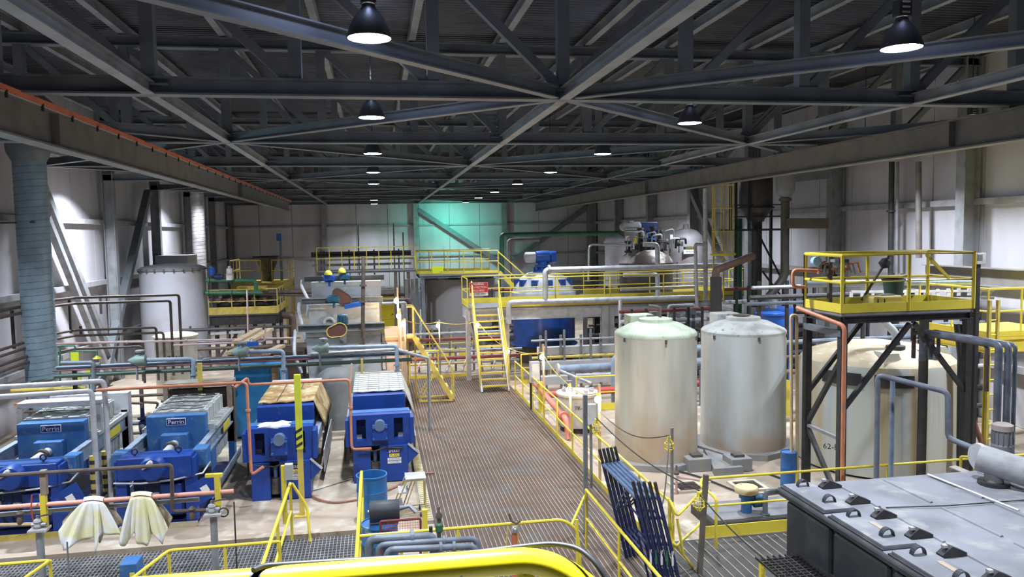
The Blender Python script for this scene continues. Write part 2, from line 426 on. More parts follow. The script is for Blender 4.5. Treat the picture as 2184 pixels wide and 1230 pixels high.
l0 = lamp()
words_ = ['first', 'second', 'third', 'fourth', 'fifth', 'sixth', 'seventh', 'eighth']
ia = ib = 0
for i, (x, y) in enumerate(LAMPS):
    o = l0 if i == 0 else copy_tree(l0)
    o.location = (x, y, LZ)
    if x == 0: k = ia; ia += 1; row = 'row over the presses'
    else: k = ib; ib += 1; row = 'row over the stair'
    o['label'] = 'lit high bay lamp, %s from the front in the %s' % (words_[k], row)

hid = ['first', 'second', 'third', 'fourth', 'first', 'second', 'third', 'fourth', 'fifth']
for i, (x, y, dz, w_) in enumerate(UNSEEN_LAMPS[:9]):
    o = copy_tree(l0); o.location = (x, y, LZ+dz)  # unseen fixtures for the lamps added along the walls
    o['label'] = 'unseen high bay lamp added behind the %s runway beam, %s from the front' % ('orange-edged' if x < 0 else 'plain', hid[i])
# ================================================================== decks and floors
# walkway of fibreglass grating running down the hall, and the cross lane in front
GRATE = mat('walkway_grating', (0.095, 0.056, 0.038), (0.058, 0.042, 0.034), 0.75, 0, 0.5, (0.35, 0.7), c3=(0.08, 0.073, 0.07), s3=1.3, a3=(0.5, 0.7), bump=0.2)
GRBAR = mat('grating_bar', (0.36, 0.30, 0.23), (0.21, 0.16, 0.12), 0.5, 0, 1.5)
GRATE2 = mat('lane_grating', (0.07, 0.065, 0.06), (0.04, 0.04, 0.04), 0.75, 0, 1)
WX0, WX1 = 0.95, 4.62
wk = MB().b2((WX0, 12.6, 0.0), (WX1, 29.3, 0.03)).build('floor_walkway', GRATE); struct(wk)
bar0 = None; x = WX0+0.08
me_ = None
while x < WX1:
    if bar0 is None:
        bar0 = MB().b2((x-0.006, 9.6, 0.03), (x+0.006, 29.25, 0.042)).build('bearing_bar', GRBAR, wk); x0_ = x
    else:
        o = bar0.copy(); COL.objects.link(o); o.location.x = x-x0_
    x += 0.083
lane = MB().b2((-8.0, 9.0, -0.02), (12.5, 12.6, 0.02)).build('floor_lane', GRATE2); struct(lane)
for k in range(26):
    x = 4.75+0.165*k
    MB().b2((x-0.008, 9.2, 0.02), (x+0.008, 12.5, 0.035)).build('bearing_bar', GRBAR, lane)
MB().b2((-8.0, 12.6, -0.02), (-0.45, 14.1, 0.02)).build('lane_deck', GRATE2, lane)
MB().b2((WX0, 9.2, 0.018), (WX1, 12.6, 0.03)).build('grating_panel', GRATE, lane)
# open square grating of the left lane: real bars, joined
g = MB()
x = -7.0
while x < -0.35: g.b2((x, 11.2, 0.03), (x+0.008, 14.05, 0.055)); x += 0.065
y = 11.2
while y < 14.05: g.b2((-7.0, y, 0.03), (-0.4, y+0.008, 0.05)); y += 0.11
o = g.build('open_grating', mat('grating_grey', (0.42, 0.42, 0.42), (0.28, 0.28, 0.28), 0.5, 0.3), lane); o['kind'] = 'stuff'
# raised concrete edge of the press floor
CURB = mat('painted_curb', (0.55, 0.47, 0.30), (0.42, 0.36, 0.26), 0.7)
struct(MB().b2((-10.5, 14.1, -0.1), (-0.45, 14.3, 0.12)).build('trim_1', CONC))
cb = struct(MB().b2((0.74, 14.4, 0), (0.94, 27.8, 0.07)).build('trim_2', mat('curb_base', (0.40, 0.37, 0.31), (0.3, 0.28, 0.24), 0.7)))
s0 = None
for k in range(110):
    y = 14.5+0.12*k
    if s0 is None: s0 = MB().box((0.84, y, 0.075), (0.16, 0.05, 0.012), rz=0.3).build('stripe', mat('curb_stripe', (0.66, 0.54, 0.22), (0.5, 0.42, 0.2), 0.6), cb)
    else:
        o = s0.copy(); COL.objects.link(o); o.location.y = 0.12*k
for i, (x0, x1, y0, y1) in enumerate([(-3.2, -0.95, 15.6, 21.5), (-5.6, -3.0, 13.9, 19.6), (-1.2, 0.86, 16.2, 21.5)]):
    pass
# concrete pads under the white tanks
PADM = mat('grey_pad', (0.24, 0.245, 0.25), (0.30, 0.28, 0.24), 0.7, 0, 3)
def pad(cx, cy, r, h, n, par=None, rot=0.2):
    return MB().lathe((cx, cy, 0), [(r, 0), (r, h)], n).build('pad', PADM, par)

# ================================================================== filter presses with name plates
PLATE = mat('filter_plate', (0.50, 0.52, 0.50), (0.36, 0.36, 0.33), 0.6, 0, 8, c3=(0.28, 0.25, 0.2), s3=14, a3=(0.62, 0.74))
GRYBLUE = mat('grey_blue_steel', (0.24, 0.30, 0.38), (0.16, 0.2, 0.27), 0.5, 0, 4)
SIGNB = mat('sign_navy', (0.01, 0.02, 0.16), (0.01, 0.02, 0.14), 0.5)
SIGNW = mat('sign_white', (0.85, 0.85, 0.85), (0.8, 0.8, 0.8), 0.5)
SIGNR = mat('sign_red', (0.60, 0.03, 0.04), (0.5, 0.03, 0.04), 0.5)
SIGNY = mat('sign_yellow', (0.85, 0.7, 0.05), (0.8, 0.65, 0.05), 0.5)
SIGNK = mat('sign_black', (0.02, 0.02, 0.02), (0.03, 0.03, 0.03), 0.5)
def perrin(xc, w, label, frame_front, last):
    Y = 14.6; t = thing('filter_press', label, 'filter press', (xc, Y, 0), 'filter presses with a white lettered name plate')
    hb = w*0.61
    # front beam with end lugs, eye bolts, drive housing
    fb = MB().b2((xc-hb+0.06, Y, 0.95), (xc+hb-0.06, Y+0.5, 1.37)).build('front_beam', BLUE, t, 0.015)
    for s in (-1, 1):
        MB().b2((xc+s*(hb-0.06), Y+0.02, 0.97), (xc+s*hb, Y+0.5, 1.32)).build('lug', BLUE, fb, 0.01)
        b = MB(); cx = xc+s*hb*0.55; b.lathe((cx, Y+0.2, 1.45), [(0.052+0.016*math.cos(a), 0.016*math.sin(a)) for a in [i*math.pi/4 for i in range(9)]], 14, 'Y', closed=False)
        b.cyl((cx, Y+0.2, 1.36), (cx, Y+0.2, 1.41), 0.02, 8); b.build('eye_bolt', NAVY, fb)
        MB().b2((xc+s*(hb+0.02)-0.13, Y+0.35, 1.05), (xc+s*(hb+0.02)+0.13, Y+0.75, 1.38)).build('rail_bracket', BLUEW, t, 0.01)
    gh = MB().lathe((xc, Y-0.1, 1.19), [(0.05, -0.14), (0.2, -0.12), (0.23, -0.06), (0.23, 0.1)], 28, 'Y').build('drive_housing', BLUE, t)
    MB().tube([(xc-0.14, Y-0.26, 1.22), (xc-0.07, Y-0.28, 1.28), (xc, Y-0.26, 1.33), (xc+0.01, Y-0.14, 1.35)], 0.05, 10, rs=[0.01, 0.03, 0.05, 0.04]).build('filler_neck', WPIPE, gh)
    # closing ram and moving head with name plate
    MB().cyl((xc, Y+0.5, 1.22), (xc, 16.3, 1.22), 0.085, 20).build('closing_ram', WPIPE, t)
    MB().cyl((xc, 15.75, 1.22), (xc, 15.85, 1.22), 0.13, 20).build('ram_collar', GRIME, t)
    hd = MB().b2((xc-w/2, 16.3, 0.75), (xc+w/2, 16.55, 1.77)).build('moving_head', BLUEW, t, 0.015)
    MB().b2((xc-0.27, 16.1, 0.95), (xc+0.27, 16.31, 1.42)).build('boss', BLUEW, hd, 0.02)
    pl = MB().b2((xc-0.18, 16.28, 1.575), (xc+0.2, 16.301, 1.72)).build('name_plate', SIGNW, t)
    MB().b2((xc-0.168, 16.274, 1.587), (xc+0.188, 16.281, 1.708)).build('plate_field', SIGNB, pl)
    text('Perrin', (xc+0.01, 16.272, 1.645), 0.13, SIGNW, pl, ext=0.002)
    # plate pack: each plate with its two top lugs
    y = 16.58; k = 0
    p0 = None
    while y < 18.25:
        dz = random.uniform(-0.012, 0.012)
        if p0 is None:
            p0 = MB().b2((xc-w/2+0.02, y, 0.55), (xc+w/2-0.02, y+0.08, 1.80)).build('filter_plate', PLATE, t)
            b = MB()
            for s in (-1, -0.33, 0.33, 1): b.box((xc+s*(w/2-0.12), y+0.03, 1.815), (0.10, 0.045, 0.035))
            for s in (-1, 1): b.box((xc+s*(w/2+0.04), y+0.03, 1.42), (0.16, 0.05, 0.14))
            b.box((xc, y+0.03, 1.80), (w-0.06, 0.03, 0.012)); c0 = b.build('grip', mat('plate_grip', (0.60, 0.62, 0.60), (0.42, 0.42, 0.4), 0.5), p0); y0_ = y
            f = MB().tube([(xc+w/2+0.0, y+0.03, 1.30), (xc+w/2+0.06, y+0.03, 1.0), (xc+w/2+0.04, y+0.03, 0.62)], 0.018, 6).build('filtrate_hose', WPIPE, p0)
            cl = MB().tube([(xc-w*0.4, y-0.0, 1.845), (xc-0.1, y+0.03, 1.86), (xc+0.25, y, 1.845), (xc+w*0.42, y+0.02, 1.85)], 0.006, 5).build('tie_cord', BLACK, p0)
        else:
            o = p0.copy(); COL.objects.link(o); o.location = V(p0.location)+V((random.uniform(-.008, .008), y-y0_, dz))
            for c in (c0, f, cl): q = c.copy(); COL.objects.link(q); q.parent = o
        y += 0.088; k += 1
    # side rails
    for s in (-1, 1):
        x = xc+s*(w/2+0.10)
        MB().ibeam((x, Y+0.5, 1.22), (x, 18.7, 1.22), 0.12, 0.3, 0.03).build('side_rail', GRYBLUE, t)
        MB().b2((x-0.08, 16.6, 1.375), (x+0.08, 18.5, 1.45)).build('rail_cap', LGREY, t)
        MB().b2((x+s*0.04, 16.0, 0.62), (x+s*0.05, 16.5, 1.05)).build('side_guard', BLUEW, t)
        MB().b2((x-0.07, 18.5, 0), (x+0.07, 18.75, 1.5)).build('leg', BLUEW, t)
        MB().b2((xc+s*(hb-0.1)-0.1, Y+0.05, 0), (xc+s*(hb-0.1)+0.1, Y+0.25, 0.95)).build('leg', BLUE, t, 0.01)
        MB().b2((x+s*0.16, 15.2, 0.35), (x+s*0.2, 18.6, 0.42)).build('tray_rail', GALV, t)
        MB().bar((x+s*0.20, 15.2, 0.36), (x+s*0.20, 18.6, 0.36), 0.02, 0.16).build('drip_tray_side', GRYBLUE, t)
        MB().b2((x+s*0.085-0.005, 17.2, 1.14), (x+s*0.085+0.005, 17.9, 1.32)).build('warning_strip', YEL, t)
    MB().b2((xc-w/2-0.2, 18.5, 0.6), (xc+w/2+0.2, 18.75, 1.9)).build('tail_stand', WPIPE if frame_front else GRIME, t)
    # lower works: hydraulic cabinet, hoses, kick plate
    MB().b2((xc-hb+0.25, Y+0.3, 0.12), (xc+hb-0.25, Y+0.9, 0.94)).build('lower_cabinet', mat('deep_blue', (0.012, 0.04, 0.20), (0.01, 0.02, 0.08), 0.6), t)
    MB().b2((xc+0.05, Y+0.12, 0.2), (xc+hb-0.28, Y+0.32, 0.8)).build('oil_tank', BLUE, t, 0.02)
    for k in range(6):
        x = xc-hb+0.3+0.16*k
        MB().tube([(x, Y+0.25, 0.92), (x+0.04, Y+0.16, 0.7), (x-0.03, Y+0.12, 0.45), (x+0.05, Y+0.3, 0.2)], 0.014, 6).build('hydraulic_hose', BLACK, t)
    for k in range(3): MB().box((xc-0.35+0.33*k, Y+0.1, 0.66-0.04*k), (0.12, 0.06, 0.07)).build('valve_block', LGREY if k else WPIPE, t)
    MB().tube([(xc-hb, Y-0.03, 0.93), (xc-hb*0.3, Y-0.05, 0.9), (xc+hb*0.5, Y-0.04, 0.93), (xc+hb+0.12, Y+0.1, 0.98), (xc+hb+0.2, Y+0.4, 1.1)], 0.02, 6).build('air_line', GALV, t)
    MB().b2((xc-hb+0.06, Y-0.08, 0), (xc+hb+0.02, Y+0.0, 0.09)).build('kick_plate', YELD if frame_front else CURB, t)
    MB().b2((xc-hb+0.06, Y+0.0, 0.02), (xc+hb, 18.7, 0.06)).build('sump_floor', NAVY, t)
    M_ = Matrix.Rotation(math.radians(-28), 3, 'Y')
    sp = MB().box((xc+hb+0.17, Y-0.12, 0.72), (0.52, 0.03, 0.42), M=M_).build('hinged_cover', BLUE, t, 0.004)
    MB().box((xc+hb+0.20, Y-0.142, 0.74), (0.14, 0.005, 0.13), M=M_).build('notice', SIGNW, sp)
    # guard frame over the pack
    yf = 16.75 if frame_front else 18.35; zf = 2.02 if frame_front else 2.0; fmx = LGREY if frame_front else mat('brown_frame', (0.22, 0.16, 0.12), (0.3, 0.28, 0.26), 0.6)
    gf = MB().b2((xc-w/2-0.16, yf, zf-0.02), (xc+w/2+0.2, yf+(0.4 if frame_front else 0.5), zf+0.09)).build('guard_frame', fmx, t, 0.01)
    for s in (-1, 1):
        MB().b2((xc+s*(w/2+0.12)-0.05, yf, 1.38), (xc+s*(w/2+0.12)+0.05, yf+0.1, zf)).build('guard_post', fmx, t)
    # feed cloth ends hanging under the rail
    return t
PA = perrin(-6.66, 1.28, 'blue filter press with name plate, leftmost, under the grey guard frame', True, False)
PB = perrin(-4.24, 1.18, 'blue filter press with name plate, second from the left, brown frame at its rear', False, True)

for q_ in (PA, PB): q_.location.y += 0.72
# ================================================================== presses with the twin-window front block
RUSTC = mat('rusty_cloth', (0.50, 0.38, 0.18), (0.30, 0.16, 0.05), 0.75, 0, 2.2, (0.40, 0.58), c3=(0.62, 0.58, 0.45), s3=5, a3=(0.55, 0.7), bump=0.3)
QUILT = mat('white_plates', (0.58, 0.60, 0.58), (0.40, 0.40, 0.36), 0.6, 0, 6, c3=(0.4, 0.34, 0.22), s3=3, a3=(0.62, 0.74))
def window_block(x0, x1, y0, y1, z0, z1):
    """thick plate with two upright openings"""
    b = MB(); w = x1-x0
    xs = [x0, x0+w*0.12, x0+w*0.27, x0+w*0.73, x0+w*0.88, x1]; zs = [z0, z0+(z1-z0)*0.18, z0+(z1-z0)*0.86, z1]
    for i in range(5):
        for j in range(3):
            if i in (1, 3) and j == 1: continue
            b.b2((xs[i], y0, zs[j]), (xs[i+1], y1, zs[j+1]))
    return b
def sperry(xc, Y, label, code, line1, cover, rusty):
    t = thing('filter_press', label, 'filter press', (xc, Y, 0), 'filter presses with a twin-window front block')
    hw = 0.67
    fb = window_block(xc-hw, xc+hw, Y+0.08, Y+0.34, 0.82, 1.52).build('front_block', BLUE, t)
    MB().b2((xc-hw, Y+0.36, 0.84), (xc+hw, Y+0.44, 1.48)).build('rear_web', mat('deep_blue2', (0.01, 0.03, 0.13), (0.01, 0.02, 0.05), 0.7), t)
    MB().b2((xc-hw, Y+0.3, 1.47), (xc+hw, Y+0.6, 1.53)).build('top_shelf', BLUEW, t)
    for s in (-1, 1):
        MB().b2((xc+s*hw-(0.08 if s < 0 else 0), Y+0.02, 0.84), (xc+s*hw+(0.08 if s > 0 else 0), Y+0.42, 1.44)).build('end_cheek', BLUE, t, 0.008)
        MB().box((xc+s*0.48, Y+0.30, 0.98), (0.16, 0.06, 0.12)).build('residue', GRIME if rusty else LGREY, t)
    br = MB().b2((xc-0.17, Y-0.08, 0.97), (xc+0.17, Y+0.08, 1.32)).build('ram_bracket', BLUE, t, 0.01)
    MB().lathe((xc, Y-0.0, 1.30), [(0.12, -0.10), (0.12, 0.12)], 20, 'Y').build('ram_cap', SLATEB, br)
    for sx in (-1, 1):
        for z in (1.02, 1.27): MB().cyl((xc+sx*0.14, Y-0.12, z), (xc+sx*0.14, Y-0.08, z), 0.024, 8).build('bolt', BLUEW, br)
    MB().cyl((xc, Y+0.4, 1.2), (xc, Y+1.3, 1.2), 0.12, 18).build('closing_ram', BLUEW, t)
    MB().b2((xc-0.61, Y+1.2, 0.8), (xc+0.61, Y+1.5, 1.73)).build('moving_head', BLUE, t, 0.012)
    MB().lathe((xc+0.02, Y+1.17, 1.2), [(0.02, -0.02), (0.16, 0), (0.16, 0.05)], 20, 'Y').build('head_boss', BLUE, t)
    # pack
    y = Y+1.52; p0 = None; y0_ = y
    while y < Y+3.75:
        if p0 is None: p0 = MB().b2((xc-0.57, y, 0.6), (xc+0.57, y+0.07, 1.72)).build('filter_plate', QUILT, t)
        else:
            o = p0.copy(); COL.objects.link(o); o.location = V(p0.location)+V((0, y-y0_, random.uniform(-0.008, 0.008)))
        y += 0.095
    # cloth cover: sagging quilted sheet over the plates, falling down on the right
    nx, ny = 14, 26; vs = []; fs = []
    for j in range(ny+1):
        v = Y+1.45+2.35*j/ny
        for i in range(nx+1):
            u = i/nx
            if u < 0.72: x = xc-0.61+1.22*(u/0.72); z = 1.775+0.02*abs(math.sin(j*1.1))+0.012*math.sin(i*2.1)
            else: k = (u-0.72)/0.28; x = xc+0.61+0.24*k; z = 1.775-0.62*k+0.02*math.sin(j*2.0)
            vs.append((x, v, z+random.uniform(-0.006, 0.006)))
    for j in range(ny):
        for i in range(nx): a = j*(nx+1)+i; fs.append((a, a+1, a+nx+2, a+nx+1))
    co = MB().add(vs, fs, True).build('cloth_cover', cover, t)
    so = co.modifiers.new('thick', 'SOLIDIFY'); so.thickness = 0.018
    if not rusty:
        for i in range(5):
            MB().tube([(xc-0.5+0.25*i, Y+1.5, 1.81), (xc-0.5+0.25*i, Y+3.7, 1.81)], 0.008, 5).build('seam_cord', GRYBLUE, t)
        for j in range(9): MB().tube([(xc-0.6, Y+1.6+0.26*j, 1.81), (xc+0.6, Y+1.6+0.26*j, 1.81)], 0.008, 5).build('seam_cord', mat('seam', (0.35, 0.33, 0.3), (0.3, 0.28, 0.2), 0.6), t)
    else:
        for i in (0.33, 0.66): MB().tube([(xc-0.61+1.22*i, Y+1.5, 1.80), (xc-0.58+1.22*i, Y+2.6, 1.83), (xc-0.61+1.22*i, Y+3.75, 1.80)], 0.01, 5).build('seam_cord', GRIME, t)
    MB().b2((xc-0.62, Y+3.8, 0.5), (xc+0.62, Y+4.0, 1.82)).build('tail_stand', mat('pale_rim', (0.55, 0.52, 0.45), (0.4, 0.36, 0.3), 0.6), t, 0.01)
    for s in (-1, 1):
        x = xc+s*0.70
        MB().b2((x-0.06, Y+0.4, 1.02), (x+0.06, Y+3.9, 1.26)).build('side_rail', GRYBLUE, t)
        MB().bar((x+s*0.12, Y+1.0, 0.5), (x+s*0.12, Y+3.9, 0.5), 0.02, 0.5).build('side_guard', LGREY if s > 0 else BLACK, t)
        MB().b2((x-0.05, Y+3.75, 0), (x+0.05, Y+3.95, 1.1)).build('leg', GRYBLUE, t)
        for k in range(4): MB().cyl((x, Y+1.5+0.6*k, 0.3), (x+s*0.1, Y+1.5+0.6*k, 1.0), 0.02, 6).build('link', BLACK, t)
    # lower cabinet in two halves, motor between
    MB().b2((xc-0.60, Y+0.06, 0), (xc-0.22, Y+0.6, 0.80)).build('lower_cabinet', BLUE, t, 0.008)
    dr = MB().b2((xc-0.02, Y, 0.02), (xc+0.60, Y+0.6, 0.82)).build('lower_cabinet', BLUE, t, 0.008)
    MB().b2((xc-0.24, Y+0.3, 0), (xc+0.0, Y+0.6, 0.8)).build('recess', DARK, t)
    mo = MB().cyl((xc-0.12, Y+0.16, 0.12), (xc-0.12, Y+0.16, 0.45), 0.11, 16).build('pump_motor', GRIME, t)
    MB().cyl((xc-0.12, Y+0.16, 0.45), (xc-0.12, Y+0.16, 0.66), 0.045, 12).build('pump_neck', SLATEB, mo)
    MB().tube([(xc-0.5, Y+0.0, 0.77), (xc-0.12, Y+0.02, 0.72), (xc+0.1, Y-0.02, 0.80), (xc+0.5, Y-0.02, 0.76)], 0.018, 6).build('hose', BLACK, t)
    # swung-out side cover shaped like an arrow head
    MB().add([(xc+0.60, Y+0.02, 0.84), (xc+0.84, Y-0.04, 0.62), (xc+0.60, Y+0.02, 0.38), (xc+0.60, Y+0.06, 0.84), (xc+0.84, Y+0.0, 0.62), (xc+0.60, Y+0.06, 0.38)], [(0, 1, 2), (5, 4, 3), (0, 3, 4, 1), (1, 4, 5, 2), (2, 5, 3, 0)]).build('side_flap', BLUE, t)
    MB().bar((xc+0.61, Y-0.0, 0.85), (xc+0.85, Y-0.05, 0.63), 0.02, 0.04).build('flap_edge', WPIPE, t)
    # signs
    xs = xc+0.30
    def sg(z, h, w, m, s, tm, sz, y=Y-0.006):
        p = MB().b2((xs-w/2, y, z-h/2), (xs+w/2, y+0.007, z+h/2)).build('sign', m, dr); text(s, (xs, y-0.001, z), sz, tm, p, ext=0.001, sx=0.9)
    sg(0.695, 0.085, 0.30, SIGNB, 'SPERRY', SIGNW, 0.085)
    sg(0.605, 0.07, 0.22, SIGNY, code, SIGNB, 0.075)
    sg(0.52, 0.055, 0.30, SIGNW, line1, SIGNB, 0.048)
    sg(0.45, 0.055, 0.30, SIGNW, 'FILTER PRESS', SIGNB, 0.043)
    return t
sperry(-2.08, 16.4, 'blue filter press with twin-window front block and rusty brown cloth cover', 'FL-001', 'TECH REMOVAL', RUSTC, True)
sperry(-0.02, 17.1, 'blue filter press with twin-window front block and pale quilted cover, beside the walkway', 'FL-002', 'CU/GYPSUM', QUILT, False)
# white folded bag on the rusty press
b = MB(); vs = []; fs = []; n = 16
for j in range(7):
    for i in range(n+1):
        u, v = i/n, j/6; e = min(u, 1-u, 0.25)*4*min(v, 1-v, 0.25)*4
        vs.append((-2.52+0.62*u+0.04*math.sin(v*9), 16.5+0.36*v+0.03*math.sin(u*8), 1.55+0.05*e*(1+0.4*math.sin(7*u+3*v))-(0.06*u if j == 0 else 0)))
for j in range(6):
    for i in range(n): a = j*(n+1)+i; fs.append((a, a+1, a+n+2, a+n+1))
o = MB().add(vs, fs, True).build('folded_bag', mat('white_bag', (0.80, 0.82, 0.86), (0.62, 0.65, 0.7), 0.5), None)
s_ = o.modifiers.new('t', 'SOLIDIFY'); s_.thickness = 0.02
tag(o, 'white plastic bag folded on top of the rusty-covered press', 'bag')

# ================================================================== walkway rails and stair
RX_ = 4.62
railing('yellow guard railing along the right edge of the brown walkway', [(RX_, 11.6, 0), (RX_, 23.0, 0)], sp=1.6, tm=YEL)
railing('yellow guard railing from the stair foot to the grey electrical box', [(RX_, 23.2, 0), (RX_, 26.0, 0)], sp=1.4)
railing('yellow guard railing closing the far end of the walkway', [(1.15, 29.2, 0), (3.3, 29.2, 0)], sp=1.0)
# stair
st = thing('access_stair', 'steep yellow and grey stair from the walkway up to the mezzanine', 'stair', (3.9, 26.0, 0))
SA, SB, SW = V((3.45, 26.0, 0)), V((3.46, 28.15, 2.68)), 0.93
for dx in (0, SW): MB().bar(SA+V((dx, 0, 0)), SB+V((dx, 0, 0)), 0.05, 0.24, up=(0, -0.6, 0.8)).build('stringer', WPIPE, st)
for k in range(1, 13):
    p = SA.lerp(SB, k/13)
    tr = MB().box((3.46+SW/2, p.y, p.z+0.02), (SW-0.05, 0.22, 0.035)).build('tread', mat('tread_paint', (0.50, 0.42, 0.24), (0.3, 0.27, 0.2), 0.6), st)
    MB().box((3.46+SW/2, p.y-0.115, p.z+0.02), (SW-0.05, 0.02, 0.045)).build('nosing', YEL, tr)
for dx in (-0.03, SW+0.03):
    q = V((dx, 0, 0)); u = V((0, 0, 0.95))
    MB().tube(bend([SA+q+V((0, 0.1, 0.3)), SA+q+V((0, 0, 0.95)), SB+q+V((0, 0.0, 1.05))], 0.1), 0.024, 8).build('handrail', YEL, st)
    MB().tube(bend([SA+q+V((0, 0.1, 0.5)), SB+q+V((0, 0.0, 0.55))], 0.1), 0.02, 8).build('mid_rail', YEL, st)
    for f in (0.06, 0.5, 0.95):
        p = SA.lerp(SB, f)+q; MB().tube([p, p+V((0, 0, 0.97))], 0.022, 8).build('post', YEL, st)
# side-on rolling stair left of it
rs = thing('rolling_stair', 'yellow side-on stair with handrail standing at the far left of the walkway', 'stair', (2.0, 25.6, 0))
A, B = V((2.33, 24.85, 0.1)), V((1.15, 25.1, 2.15))
for dy in (0, 0.65):
    MB().bar(A+V((0, dy, 0)), B+V((0, dy, 0)), 0.04, 0.14).build('stringer', YELD, rs)
    MB().tube(bend([A+V((0.05, dy, 0)), A+V((0.05, dy, 0.95)), B+V((0, dy, 1.0)), B+V((-0.22, dy, 1.0))], 0.08), 0.022, 8).build('handrail', YELD, rs)
    MB().tube([B+V((0, dy, 0)), B+V((0, dy, 1.0))], 0.022, 8).build('post', YELD, rs)
    MB().bar(A+V((0, dy, -0.02)), V((1.25, A.y+dy+0.1, 0.08)), 0.04, 0.05).build('base_rail', YELD, rs)
    MB().bar(V((1.28, A.y+dy+0.1, 0.1)), A.lerp(B, 0.45)+V((0, dy, 0)), 0.04, 0.04).build('strut', YELD, rs)
for k in range(8):
    p = A.lerp(B, (k+0.5)/8); MB().box((p.x, p.y+0.33, p.z+0.03), (0.2, 0.62, 0.03)).build('tread', YELD, rs)
MB().b2((0.92, 25.1, 2.12), (1.15, 25.75, 2.18)).build('landing', YELD, rs)
for x in (0.95, 1.2): MB().tube([(x, 25.7, 0), (x, 25.7, 2.15)], 0.03, 8).build('leg', YELD, rs)

# ================================================================== tanks on the right floor
FRPM = mat('frp_tank', (0.54, 0.53, 0.46), (0.40, 0.38, 0.32), 0.5, 0, 1.2, (0.42, 0.72), stretch=(2.2, 2.2, 0.35), c3=(0.42, 0.27, 0.14), s3=1.6, a3=(0.66, 0.82), zst=(0.2, 1.0, (0.44, 0.26, 0.13)))
FRPT = mat('frp_dome', (0.44, 0.50, 0.38), (0.34, 0.36, 0.27), 0.6, 0, 3, c3=(0.22, 0.2, 0.16), s3=9, a3=(0.62, 0.74))
FRPT2 = mat('frp_dome_grey', (0.42, 0.43, 0.41), (0.3, 0.29, 0.26), 0.6, 0, 3, c3=(0.2, 0.18, 0.15), s3=9, a3=(0.62, 0.74))
FRPM2 = mat('frp_tank_b', (0.55, 0.58, 0.58), (0.44, 0.45, 0.42), 0.5, 0, 1.0, (0.42, 0.7), stretch=(2.2, 2.2, 0.35), c3=(0.36, 0.2, 0.12), s3=2.2, a3=(0.68, 0.8), zst=(0.1, 0.6, (0.40, 0.24, 0.13)))
def frp(cx, cy, r, zs, label, dome, body):
    t = thing('storage_tank', label, 'tank', (cx, cy, 0))
    MB().lathe((cx, cy, 0), [(r*1.0, 0.10), (r*1.01, 0.3), (r, 1.5), (r*0.995, zs-0.12), (r*1.0, zs-0.05)], 56, closed=False).build('tank_shell', body, t)
    MB().lathe((cx, cy, 0), [(r*1.0, zs-0.06), (r*1.0, zs), (r*0.96, zs+0.05), (r*0.6, zs+0.22), (r*0.36, zs+0.27), (r*0.34, zs+0.3)], 56, closed=False).build('dome', dome, t)
    h = MB().lathe((cx, cy, 0), [(r*0.42, zs+0.24), (r*0.40, zs+0.33), (r*0.3, zs+0.35), (0.0, zs+0.35)], 32, closed=False).build('manway_collar', dome, t)
    MB().box((cx-r*0.25, cy+r*0.5, zs+0.24), (0.6, 0.5, 0.3)).build('vent_box', dome, t, 0.02)
    for k in range(6):
        a = 0.4+k*1.05; MB().box((cx+r*1.0*math.cos(a), cy+r*1.0*math.sin(a), zs-0.1), (0.05, 0.05, 0.09), rz=a).build('lifting_lug', GRIME, t)
    MB().lathe((cx, cy, 0), [(r+0.24, 0), (r+0.24, 0.14), (0.01, 0.14)], 8, closed=False).build('plinth', PADM, t)
    return t
tk = frp(6.52, 17.47, 0.97, 3.07, 'pale cylindrical storage tank with greenish dome, left one of the white pair by the walkway', FRPT, FRPM)
MB().tube(bend([(6.65, 17.5, 3.36), (6.65, 17.5, 3.66), (6.38, 17.55, 3.7)], 0.08), 0.04, 8).build('vent_pipe', RUSTP, tk)
tk = frp(8.98, 17.9, 1.03, 2.98, 'pale cylindrical storage tank with grey dome, closer to the yellow tower', FRPT2, FRPM2)
MB().lathe((8.93, 17.9, 0), [(0.22, 3.35), (0.22, 3.36), (0.0, 3.362)], 20, closed=False).build('manway_lid', GRIME, tk)
for i, (px, py, sx) in enumerate(((1492, 1005, 0.55), (1581, 1005, 0.5))):
    p = at(px, py, Z=0.0); t = thing('pipe_plinth', 'grey concrete block with metal cap, %s' % ('in front of the gap between the white tanks' if i == 0 else 'in front of the grey-domed tank'), 'concrete block', p, 'small blocks before the white tanks')
    MB().b2((p.x-sx/2, p.y-0.05, 0), (p.x+sx/2, p.y+0.45, 0.3)).build('block', PADM, t, 0.015)
    MB().b2((p.x-0.12, p.y+0.08, 0.3), (p.x+0.12, p.y+0.3, 0.36)).build('cap', GRIME, t)
for i, (px, py) in enumerate(((1466, 1040), (1595, 1038))):
    p = at(px, py, Z=0.0); t = thing('floor_drain', 'square floor drain with rusty grid, %s' % ('beside the caged work light post' if i == 0 else 'in front of the grey-domed tank'), 'drain', p, 'floor drains')
    b = MB()
    for a, q in (((-0.33, -0.33), (0.33, -0.25)), ((-0.33, 0.25), (0.33, 0.33)), ((-0.33, -0.25), (-0.25, 0.25)), ((0.25, -0.25), (0.33, 0.25))):
        b.b2((p.x+a[0], p.y+a[1], 0), (p.x+q[0], p.y+q[1], 0.05))
    b.build('drain_frame', mat('drain_rim', (0.55, 0.5, 0.38), (0.4, 0.36, 0.28), 0.7), t)
    MB().b2((p.x-0.26, p.y-0.26, 0.005), (p.x+0.26, p.y+0.26, 0.02)).build('drain_pit', DARK, t)
    for k in range(7): MB().b2((p.x-0.25, p.y-0.23+0.07*k, 0.02), (p.x+0.25, p.y-0.21+0.07*k, 0.04)).build('grid_bar', RUSTP, t)

